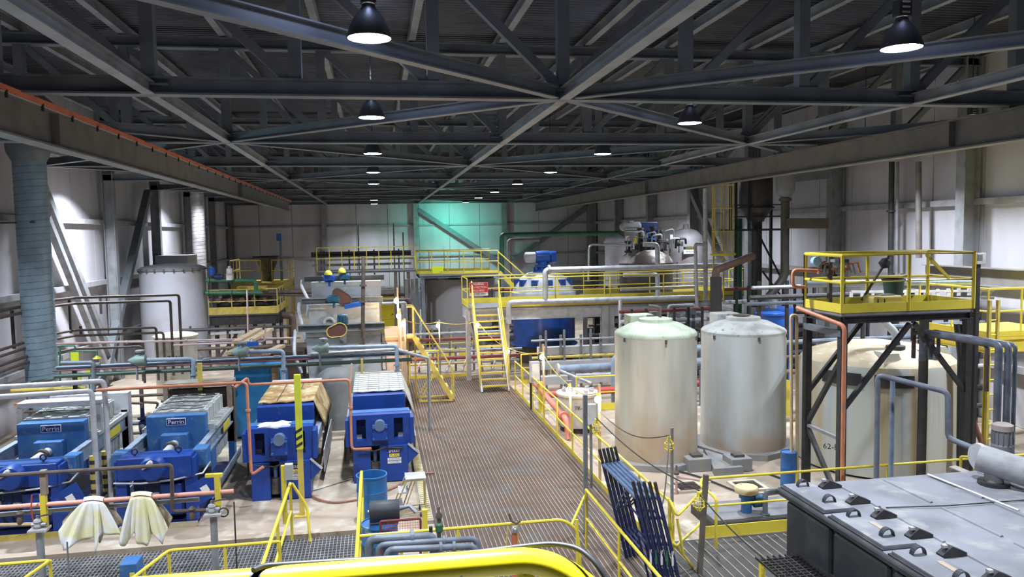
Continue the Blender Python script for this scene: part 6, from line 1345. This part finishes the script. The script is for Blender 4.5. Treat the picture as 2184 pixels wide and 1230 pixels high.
pipe('wall_riser', 'black riser pipe on the right wall left of the bare bright panels', [at(1898, 760, X=16.4), at(1902, 345, X=16.4)], 0.085, BLACK, n=12, flanges=((0, 0.75),), group='risers on the right wall')
pipe('wall_riser', 'thin brown riser on the right wall beside the black one', [at(1912, 600, X=16.4), at(1914, 345, X=16.4)], 0.05, GREY, group='risers on the right wall')
pipe('wall_riser', 'grey-brown riser ending in mid air on the right wall', [at(1960, 550, X=16.4), at(1959, 345, X=16.4)], 0.09, mat('riser_brown', (0.17, 0.15, 0.14), (0.13, 0.11, 0.1), 0.6), group='risers on the right wall')
o = MB().ibeam((16.1, 11, 4.1), (16.1, 20.5, 4.1), 0.3, 0.5, 0.03).build('wall_beam', BEAM); tag(o, 'heavy brown beam along the right wall at platform height', 'beam')
t = thing('display_panel', 'white instrument display on a dark stand right of the yellow tower', 'display', at(2090, 560, Y=13.2)); p = at(2090, 551, Y=13.2)
MB().box(p, (0.2, 0.08, 0.22)).build('display_case', WHITE, t, 0.01); MB().box(p+V((-0.03, -0.042, 0.02)), (0.1, 0.01, 0.11)).build('display_screen', GREY, t); MB().bar(p+V((0, 0.06, -0.1)), (p.x, 13.26, 0.0), 0.08, 0.08).build('stand', BLACK, t)
ct = thing('cable_tray', 'long slotted cable tray behind the yellow tower railing on the right', 'cable tray', at(1810, 630, Y=17.5))
a, b_ = at(1815, 622, Y=18.4), at(2120, 620, Y=18.4)
for dz in (0, -0.2): MB().bar(a+V((0, 0, dz)), b_+V((0, 0, dz)), 0.04, 0.06).build('tray_rail', LGREY, ct)
k = 0
while a.x+0.32*k < b_.x: MB().box((a.x+0.32*k, 18.4, a.z-0.1), (0.1, 0.03, 0.2)).build('tray_web', LGREY, ct); k += 1
for f in (0.1, 0.5, 0.9): p = a.lerp(b_, f); MB().bar((p.x, 18.5, 0), (p.x, 18.5, p.z), 0.08, 0.08).build('post', BLACK, ct)
# yellow cage platform far right
plat('yellow_cage', 'yellow caged platform with ladder at the right edge', 13.35, 15.9, 15.0, 17.2, 3.0, legs=((13.45, 15.1), (15.8, 15.1)), rails=([(13.35, 17.2), (13.35, 15.0), (15.9, 15.0)],), dm=YEL, bm=YEL, lm=YEL, beam=0.3, sp=1.0, toe=0.12, legw=0.1)
lad = thing('yellow_ladder', 'yellow vertical ladder behind the slate pipes at the right edge', 'ladder', at(2110, 900, Y=13.4)); p = at(2108, 745, Y=13.4); q = at(2126, 745, Y=13.4)
for v in (p, q): MB().bar((v.x, 13.4, 0), (v.x, 13.4, 4.0), 0.05, 0.06).build('ladder_rail', YELD, lad)
for k in range(12): MB().cyl((p.x, 13.4, 0.3+0.3*k), (q.x+0.02, 13.4, 0.3+0.3*k), 0.018, 6).build('rung', YEL, lad)
vtank('tan_tank', 'tan tank partly cut by the right edge', 14.35, 13.6, 0.9, 0, 2.4, mat('tan_tank', (0.50, 0.42, 0.30), (0.4, 0.32, 0.22), 0.5), 0.3)
GRYP = mat('slate_grey_pipe', (0.17, 0.19, 0.24), (0.11, 0.12, 0.15), 0.45, 0, 4)
# slate pipe bundle dropping at right
for i, (px, r, m) in enumerate(((2131, 0.062, GRYP), (2151, 0.058, GRYP), (2166, 0.036, DPIPE), (2106, 0.04, RUSTP))):
    a = at(px, 735, Y=11.4+0.1*i); yb = 13.2+0.1*i
    pipe('slate_bundle_pipe', ['thick slate pipe running back from a down bend, leftmost of the right-edge bundle', 'second thick slate pipe of the right-edge bundle', 'thin outer slate pipe of the right-edge bundle', 'thin rusty inner pipe of the right-edge bundle'][i],
         [(a.x-0.05, yb, 2.9), (a.x-0.05, yb, a.z), a, (a.x, a.y, 1.2 if i < 3 else 2.6)], r, m, 'pipe', 'pipe bundle at the right edge', n=12)
pipe('brown_hose', 'brown-red hose hanging down behind the streaked tank', [at(2064, 742, Y=13.8), at(2068, 830, Y=13.8), at(2078, 900, Y=13.8), at(2095, 950, Y=13.7), V((at(2095, 950, Y=13.7).x, 13.7, 0))], 0.05, mat('hose_brown', (0.24, 0.10, 0.07), (0.18, 0.08, 0.06), 0.5))
for i, px in enumerate((2040, 2052)):
    pipe('black_downpipe', 'shiny black pipe right of the streaked tank, %s' % ('left one' if i == 0 else 'right one'), [at(px, 690, Y=14.45), at(px+8, 760, Y=14.45), (at(px+8, 940, Y=14.45).x, 14.45, 0)], 0.06, RUBBER, group='black pipes right of the streaked tank')
pipe('front_slate_pipe', 'slate pipe frame in front of the streaked tank, stepping down to the thick grey pipe', [(at(1872, 900, Y=11.7).x, 11.7, 0.0), at(1872, 799, Y=11.7), at(2022, 836, Y=10.8), at(2022, 934, Y=10.8), at(2092, 962, Y=10.2)], 0.045, GRYP, n=12)
o = MB().tube([at(1904, 808, Y=11.9), (at(1904, 808, Y=11.9).x, 11.9, 0)], 0.04, 8).build('grey_upright', GRYBLUE); tag(o, 'slate blue upright beside the stepped slate pipe', 'pipe')
railing('yellow railing behind the thick grey pipe at the right edge', [(9.7, 11.4, 0.5), (12.0, 10.5, 0.5)], sp=1.4, toe=False)
rack('dark pipework and frames filling the gap between streaked tank and right edge', 13.6, 16.6, 18.6, [0.5, 1.0, 1.6, 2.3, 2.8], [GRIME, BLACK, WPIPE, RUSTP, DPIPE], 0.09, BLACK, 6, drop=0.4)
o = MB().b2((10.4, 20.6, 0), (11.8, 21.4, 1.05)).build('yellow_skip', YEL); tag(o, 'yellow steel box behind the grey-domed tank and the tower leg', 'box')

# pump by the right railing
p = at(1592, 1112, Y=12.75); t = thing('dosing_pump', 'blue upright pump with tan cap behind the right railing', 'pump', (at(1592, 1080, Y=13.2).x, 13.2, 0)); c = V((at(1592, 1080, Y=13.2).x, 13.2, 0.16))
MB().b2((5.9, 12.85, 0), (8.6, 13.9, 0.16)).build('pump_base', BLACK, t); MB().b2((5.95, 12.9, 0.15), (8.6, 13.85, 0.2)).build('base_top', GREY, t)
MB().lathe(c, [(0.09, 0), (0.1, 0.05), (0.1, 0.3), (0.14, 0.32), (0.14, 0.42)], 20).build('pump_body', BLUEW, t)
MB().lathe(c, [(0.21, 0.42), (0.22, 0.45), (0.22, 0.5), (0.2, 0.53), (0.01, 0.53)], 28, closed=False).build('tan_cap', mat('cap_tan', (0.62, 0.5, 0.28), (0.5, 0.4, 0.24), 0.5), t)
MB().lathe(c+V((0.2, -0.03, 0.25)), [(0.05, -0.1), (0.12, -0.07), (0.12, 0.1), (0.06, 0.12)], 18, 'X').build('motor_end', TEALM, t)
pipe('pump_discharge', 'slate elbow pipe with flanged foot beside the blue upright pump', [(at(1632, 1110, Y=13.0).x, 13.0, 0.2), at(1632, 1049, Y=13.0), at(1680, 1044, Y=13.0)], 0.05, DPIPE, flanges=((0, 0.02),))
drum(at(1682, 1000, Y=14.3).x, 14.3, BLUEW, 'small blue drum half hidden behind the corner of the black tank', h=0.95, r=0.16, open_=False)
o = MB().tube(bend([at(1640, 1010, Z=0.03), at(1720, 1040, Z=0.03), at(1600, 1060, Z=0.03), at(1480, 1010, Z=0.03), at(1350, 985, Z=0.03)], 0.8, 6), 0.02, 6).build('ground_hose', RUBBER); tag(o, 'black hose lying on the concrete behind the right railing', 'hose')
p = at(1462, 1022, Y=15.0); t = thing('sample_valve', 'small rusty valve with pink pipe stub beside the caged lamp post', 'valve', (p.x, 15.0, 0))
MB().tube(bend([(p.x-0.2, 15.0, 0.0), (p.x-0.2, 15.0, 0.35), (p.x+0.1, 15.0, 0.3), (p.x+0.55, 15.0, 0.18)], 0.05), 0.03, 8).build('pipe_stub', PINK, t); MB().lathe((p.x-0.2, 15.0, 0.4), [(0.05, 0), (0.07, 0.05), (0.03, 0.1), (0.02, 0.2)], 12).build('valve_head', RUSTP, t)
pad_ = MB().add([(7.3, 15.9, 0), (8.0, 15.9, 0), (7.95, 16.9, 0), (7.75, 17.4, 0), (7.68, 17.2, 0), (7.3, 15.9, 0.16), (8.0, 15.9, 0.16), (7.95, 16.9, 0.16), (7.75, 17.4, 0.16), (7.68, 17.2, 0.16)], [(0, 1, 6, 5), (1, 2, 7, 6), (2, 3, 8, 7), (3, 4, 9, 8), (4, 0, 5, 9), (5, 6, 7, 8, 9)]).build('raised_plinth', PADM); tag(pad_, 'low grey raised plinth between the two pale tanks', 'plinth')

# electrical box beside the walkway
p, q = at(1129, 770, Y=23.1), at(1150, 814, Y=23.1)
t = thing('control_box', 'grey electrical box on black posts with yellow guard beside the walkway', 'electrical box', (4.75, 23.1, 0))
MB().b2((p.x, 22.95, q.z), (q.x, 23.15, p.z)).build('enclosure', WPIPE, t, 0.01); MB().b2((p.x+0.05, 22.93, q.z+0.1), (q.x-0.04, 22.95, p.z-0.08)).build('box_door', WHITE, t)
for x in (p.x+0.05, q.x+0.02): MB().bar((x, 23.15, 0), (x, 23.15, p.z+0.2), 0.07, 0.07).build('post', BLACK, t)
MB().cyl((q.x-0.02, 22.8, 0), (q.x-0.02, 22.8, 0.95), 0.07, 14).build('yellow_guard', YEL, t)
MB().tube([(q.x+0.1, 23.0, 0.8), (q.x+0.15, 22.9, 0.5), (q.x+0.02, 22.8, 0.1)], 0.035, 8).build('conduit', GREY, t)
p, q = at(1254, 862, Y=15.6), at(1270, 903, Y=15.6); t = thing('switch_box', 'small white box glowing beside the near warm bulb', 'electrical box', (p.x, 15.6, 0))
MB().b2((p.x, 15.55, q.z), (q.x, 15.65, p.z)).build('enclosure', WHITE, t); MB().bar(((p.x+q.x)/2, 15.68, 0), ((p.x+q.x)/2, 15.68, p.z), 0.05, 0.05).build('post', GREY, t)

# ================================================================== front rack with the two smocks
FY = 12.6
fr = thing('hose_rack', 'grey and yellow post rack with pipes and taps in front of the left presses', 'rack', (-4.0, FY, 0))
for (px, yt, yb) in ((92, 1052, 1132), (463, 1010, 1082)):
    p, q = at(px, yt, Y=FY), at(px, yb, Y=FY); MB().bar((p.x, FY, q.z), (p.x, FY, p.z), 0.08, 0.08).build('yellow_post', YEL, fr)
p = at(92, 1002, Y=FY); MB().bar((p.x, FY, p.z), (p.x, FY, at(92, 1054, Y=FY).z), 0.085, 0.085).build('rusty_channel', mat('channel_tan', (0.3, 0.26, 0.2), (0.2, 0.16, 0.12), 0.6), fr)
p = at(455, 1012, Y=FY); MB().bar(at(438, 1014, Y=FY), at(474, 1012, Y=FY), 0.07, 0.05).build('yellow_arm', YEL, fr)
for px, py in ((84, 1128), (455, 1095)):
    p = at(px, py, Y=FY-0.1); MB().cyl((p.x, FY-0.1, 0), (p.x, FY-0.1, p.z), 0.055, 14).build('grey_post', GALV, fr); MB().box((p.x, FY-0.1, p.z), (0.26, 0.22, 0.03)).build('clamp_plate', LGREY, fr)
    MB().lathe((p.x-0.02, FY-0.1, p.z+0.02), [(0.04, 0), (0.055, 0.03), (0.04, 0.08), (0.06, 0.10), (0.05, 0.13), (0.015, 0.15), (0.015, 0.19)], 12).build('tap_body', LGREY, fr)
    MB().bar((p.x-0.02, FY-0.12, p.z+0.2), (p.x+0.2, FY-0.15, p.z+0.24), 0.03, 0.02).build('tap_lever', RUSTP, fr)
    MB().cyl((p.x-0.1, FY-0.1, p.z+0.07), (p.x+0.1, FY-0.1, p.z+0.07), 0.03, 10).build('cross_fitting', GALV, fr)
MB().tube([at(-40, 1085, Y=FY), at(498, 1047, Y=FY)], 0.035, 10).build('salmon_pipe', mat('salmon_pipe', (0.72, 0.34, 0.25), (0.6, 0.3, 0.24), 0.45), fr)
MB().bar(at(-40, 1100, Y=FY+0.06), at(425, 1064, Y=FY+0.06), 0.04, 0.06).build('strut_channel', GALV, fr)
MB().tube(bend([at(-40, 1016, Y=FY-0.05), at(366, 991, Y=FY-0.05), at(368, 1090, Y=FY-0.05), at(445, 1087, Y=FY-0.05)], 0.06), 0.03, 8).build('brown_pipe', RUSTP, fr)
MB().tube([at(-30, 1120, Y=FY-0.05), at(80, 1117, Y=FY-0.05)], 0.03, 8).build('tap_line', TAN, fr)
for px, py in ((43, 1108), (410, 1098)):
    p = at(px, py, Y=FY-0.05); MB().lathe(p, [(0.04, -0.06), (0.05, 0), (0.03, 0.05), (0.06, 0.1), (0.02, 0.14)], 12).build('gate_valve', RUSTP, fr)
MB().tube([at(68, 1055, Y=FY-.1), at(66, 1085, Y=FY-.12), at(72, 1115, Y=FY-.1)], 0.01, 6).build('red_cord', RED, fr)
p = at(477, 1092, Y=FY-0.12); MB().tube([p+V((0.07*math.cos(q), 0, 0.07*math.sin(q))) for q in [i*math.tau/12 for i in range(13)]], 0.012, 6).build('hanging_hook', BLACK, fr)
for k, (px, y0, y1) in enumerate(((499, 1070, 1215), (143, 1155, 1230))):
    p, q = at(px, y0, Y=12.2), at(px, y1, Y=12.2); o = MB().tube([p, (p.x, 12.2, 0.0)], 0.012, 6).build('thin_rod', BLACK if k == 0 else GREY); tag(o, ['thin black upright rod in front of the second press', 'thin grey rod below the left smock'][k], 'rod')
CL = mat('smock_yellow', (0.80, 0.76, 0.44), (0.78, 0.76, 0.60), 0.7, 0, 3, (0.4, 0.65), c3=(0.84, 0.85, 0.86), s3=1.6, a3=(0.48, 0.56), bump=0.15, bscale=12, zst=(0.42, 0.72, (0.34, 0.27, 0.18)))
CLD = mat('smock_dirty', (0.30, 0.24, 0.17), (0.5, 0.45, 0.33), 0.8, 0, 8)
def smock(label, prof, seed, top, hem):
    """cloth thrown over the pipe: front and back sheets with folds and corners hanging lower"""
    rnd = random.Random(seed); t = thing('hanging_smock', label, 'smock', at(top[0], top[2], Y=FY), 'yellow smocks hanging on the salmon pipe')
    for side in (0, 1):
        n, m = 36, 14; vs = []; fs = []
        for j in range(m+1):
            f = j/m
            for i in range(n+1):
                u = i/n
                xt = top[0]+(top[1]-top[0])*u; yt = top[2]-3*math.sin(math.pi*u)
                # bottom outline interpolated
                k = u*(len(hem)-1); a = int(min(k, len(hem)-2)); w_ = k-a
                xb = hem[a][0]*(1-w_)+hem[a+1][0]*w_; yb = hem[a][1]*(1-w_)+hem[a+1][1]*w_ - (12 if side else 0)
                x = xt+(xb-xt)*(f**0.8); y = yt+(yb-yt)*f
                p = at(x, y, Y=FY)
                fold = 0.075*f*math.sin(u*15+seed+side*1.7)+0.04*f*math.sin(u*37+2*seed)
                d = 0.045+0.06*f**0.7
                vs.append(p+V((0, (-d if side == 0 else d)+fold*0.8, 0)))
        for j in range(m):
            for i in range(n): a = j*(n+1)+i; fs.append((a, a+1, a+n+2, a+n+1))
        o = MB().add(vs, fs, True).build('front_panel' if side == 0 else 'back_panel', CL if side == 0 else CLD, t)
        so = o.modifiers.new('t', 'SOLIDIFY'); so.thickness = 0.008
    # strip over the pipe
    a, b_ = at(top[0], top[2]-3, Y=FY), at(top[1], top[2]-3, Y=FY); vs = []; fs = []
    for i in range(13):
        p = a.lerp(b_, i/12)+V((0, 0, 0.02*math.sin(i/12*math.pi)))
        for j in range(7): q = math.pi*j/6; vs.append(p+V((0, -0.055*math.cos(q), 0.045*math.sin(q)-0.0)))
    for i in range(12):
        for j in range(6): k = i*7+j; fs.append((k, k+7, k+8, k+1))
    MB().add(vs, fs, True).build('shoulder_fold', CL, t)
    return t
smock('wider yellow and white smock hanging on the salmon pipe near the left post', None, 1.3, (180, 222, 1069), [(127, 1130), (141, 1170), (172, 1148), (206, 1142), (211, 1174), (219, 1136), (219, 1136), (264, 1134)])
smock('narrower yellow smock with muddy fringe hanging in front of the second press', None, 4.1, (281, 324, 1059), [(260, 1146), (270, 1160), (288, 1132), (300, 1150), (320, 1158), (326, 1128), (352, 1154), (361, 1124)])
p = at(278, 1212, Y=10.9); t = thing('blue_post_box', 'small blue and grey box on a post at the bottom of the picture', 'box', (p.x, 10.9, 0))
MB().b2((p.x-0.11, 10.8, p.z-0.35), (p.x+0.11, 11.1, p.z+0.1)).build('box_body', BLUEW, t, 0.01); MB().b2((p.x+0.02, 10.79, p.z-0.35), (p.x+0.08, 10.8, p.z-0.02)).build('yellow_stripe', YEL, t); MB().b2((p.x-0.05, 10.9, 0), (p.x+0.05, 11.0, p.z-0.3)).build('post', GREY, t)

# ================================================================== warm festoon bulbs and caged lamps
BULB = mat('bulb_glow', (1, 0.9, 0.75), rough=0.3, emit=(1.0, 0.80, 0.52), es=45)
bl = [((845, 640), 24.8, 'highest one beside the stepped tanks'), ((850, 672), 24.45, 'middle one beside the stepped tanks'), ((860, 690), 24.1, 'lowest one beside the stepped tanks'), ((934, 693), 28.1, 'in front of the big grey tank'), ((1018, 692), 26.9, 'on the left side of the access stair'), ((1083, 748), 26.9, 'at the right rail of the access stair'), ((1156, 760), 21.7, 'on the pole beside the grey electrical box'), ((1213, 830), 19.4, 'over the small drum-shaped tank'), ((1275, 850), 15.9, 'on the pole nearest the tall grey channel post')]
BP = []
for i, ((px, py), Y, lb) in enumerate(bl):
    p = at(px, py, Y=Y); BP.append(p)
    t = thing('festoon_bulb', 'glowing warm work bulb ' + lb, 'light bulb', p, 'lit warm work bulbs')
    MB().lathe(p, [(0.005, -0.10), (0.05, -0.08), (0.075, -0.035), (0.07, 0.01), (0.035, 0.05), (0.02, 0.06)], 16).build('glass_bulb', BULB, t)
    MB().lathe(p, [(0.025, 0.055), (0.03, 0.08), (0.02, 0.12)], 10).build('socket', YEL, t)
    point('bulb_light', p+V((0, -0.12, -0.16)), 0.06, BULB_W*(1.0 if Y > 20 else 0.7), (1.0, 0.72, 0.42))
for i, (k, zt) in enumerate(((6, 0.35), (8, 0.3), (0, 0.4), (3, 0.2), (1, 0.2), (2, 0.15), (7, 0.15))):
    p = BP[k]; o = MB().bar((p.x+0.05, p.y+0.06, 0), (p.x+0.05, p.y+0.06, p.z+zt), 0.05, 0.05).build('lamp_pole', TAN if i != 3 else GREY); tag(o, 'slim upright pole carrying the warm bulb ' + bl[k][2], 'pole')
def cord(label, a, b_, sag, m=YELD, r=0.012):
    pts = [V(a).lerp(V(b_), i/12)-V((0, 0, sag*math.sin(math.pi*i/12))) for i in range(13)]
    o = MB().tube(pts, r, 6).build('festoon_cable', m); o2 = tag(o, label, 'cable'); return o
up = V((0, 0, 0.12))
cord('pale festoon cord from the stepped tank bulbs to the grey tank bulb', BP[2]+up, BP[3]+up, 0.1)
cord('pale festoon cord from the grey tank bulb to the stair bulb', BP[3]+up, BP[4]+up, 0.1)
cord('pale festoon cord behind the access stair treads', BP[4]+up, BP[5]+up, 0.15)
cord('pale festoon cord from the stair rail to the electrical box pole', BP[5]+up, BP[6]+up, 0.1)
cord('pale festoon cord from the electrical box pole to the small tank bulb', BP[6]+up, BP[7]+up, 0.1)
cord('pale festoon cord from the small tank bulb to the near pole', BP[7]+up, BP[8]+up, 0.12)
cg = [((1272, 912), 14.8, 'under the near warm bulb on the railing'), ((1427, 950), 13.93, 'on the thin grey post before the green-domed tank'), ((1491, 1072), 11.2, 'tied to the dark brown channel post')]
CP = []
for (px, py), Y, lb in cg:
    p = at(px, py, Y=Y); CP.append(p); t = thing('caged_lamp', 'unlit yellow wire-caged work lamp ' + lb, 'caged lamp', p, 'unlit caged lamps')
    for k in range(6):
        a = k*math.tau/6; MB().tube([p+V((0.03*math.cos(a), 0.03*math.sin(a), 0.13)), p+V((0.085*math.cos(a), 0.085*math.sin(a), 0.05)), p+V((0.085*math.cos(a), 0.085*math.sin(a), -0.05)), p+V((0.02*math.cos(a), 0.02*math.sin(a), -0.13))], 0.007, 5).build('cage_wire', SIGNY, t)
    for z in (0.05, -0.05): MB().tube([p+V((0.087*math.cos(q), 0.087*math.sin(q), z)) for q in [i*math.tau/14 for i in range(15)]], 0.007, 5).build('cage_ring', SIGNY, t)
    MB().lathe(p, [(0.01, -0.07), (0.04, -0.03), (0.035, 0.03), (0.02, 0.07)], 12).build('dark_bulb', WHITE, t); MB().lathe(p, [(0.035, 0.1), (0.035, 0.18)], 10).build('socket', SIGNY, t)
cord('black cable sagging from the near bulb pole to the thin grey post', BP[8]+V((0.05, 0, -0.3)), CP[1]+V((0, 0, 0.2)), 0.25, BLACK)
cord('black cable from the railing lamp down to the dark brown channel post', CP[0]+V((0, 0, 0.2)), CP[2]+V((0, 0, 0.2)), 0.15, BLACK)
cord('black cable hanging from the thin grey post to the scaffold frames', CP[1]+V((0, 0, 0.2)), at(1408, 1085, Y=10.7), 0.35, BLACK)
cord('black cable from the dark brown channel post down to the black step', CP[2]+V((0, 0, 0.15)), at(1622, 1185, Y=9.6), 0.05, BLACK)
# small black grating step by the black tank
t = thing('grating_step', 'small black open grating step on yellow legs beside the black tank', 'step', (5.2, 9.2, 0))
g = MB(); x0, x1, y0, y1, z = 4.85, 5.43, 7.4, 9.3, 1.15
for k in range(9): g.b2((x0+0.085*k, y0, z-0.03), (x0+0.085*k+0.012, y1, z))
for k in range(24): g.b2((x0, y0+0.078*k, z-0.03), (x1, y0+0.078*k+0.012, z))
o = g.build('step_grating', BLACK, t); o['kind'] = 'stuff'
for x, y in ((x0+0.05, y1-0.1), (x0+0.05, y0+0.1)): MB().bar((x, y, 0), (x, y, z-0.03), 0.06, 0.06).build('leg', YEL, t)
# extra red post under the near rail
p = at(1188, 1225, Y=9.6)
o = MB().cyl((p.x, 9.6, 0), (p.x, 9.6, 0.95), 0.09, 16).build('red_post', RED); tag(o, 'red round post just below the near yellow handrail', 'post')

# turn the lettering into plain meshes
bpy.context.view_layer.update()
dg = bpy.context.evaluated_depsgraph_get()
for o in [t for t in TEXTS if t is not None]:
    me = bpy.data.meshes.new_from_object(o.evaluated_get(dg)); n_ = bpy.data.objects.new('lettering', me); COL.objects.link(n_)
    n_.parent = o.parent; n_.location = o.location; n_.rotation_euler = o.rotation_euler; n_.scale = o.scale
    bpy.data.objects.remove(o)
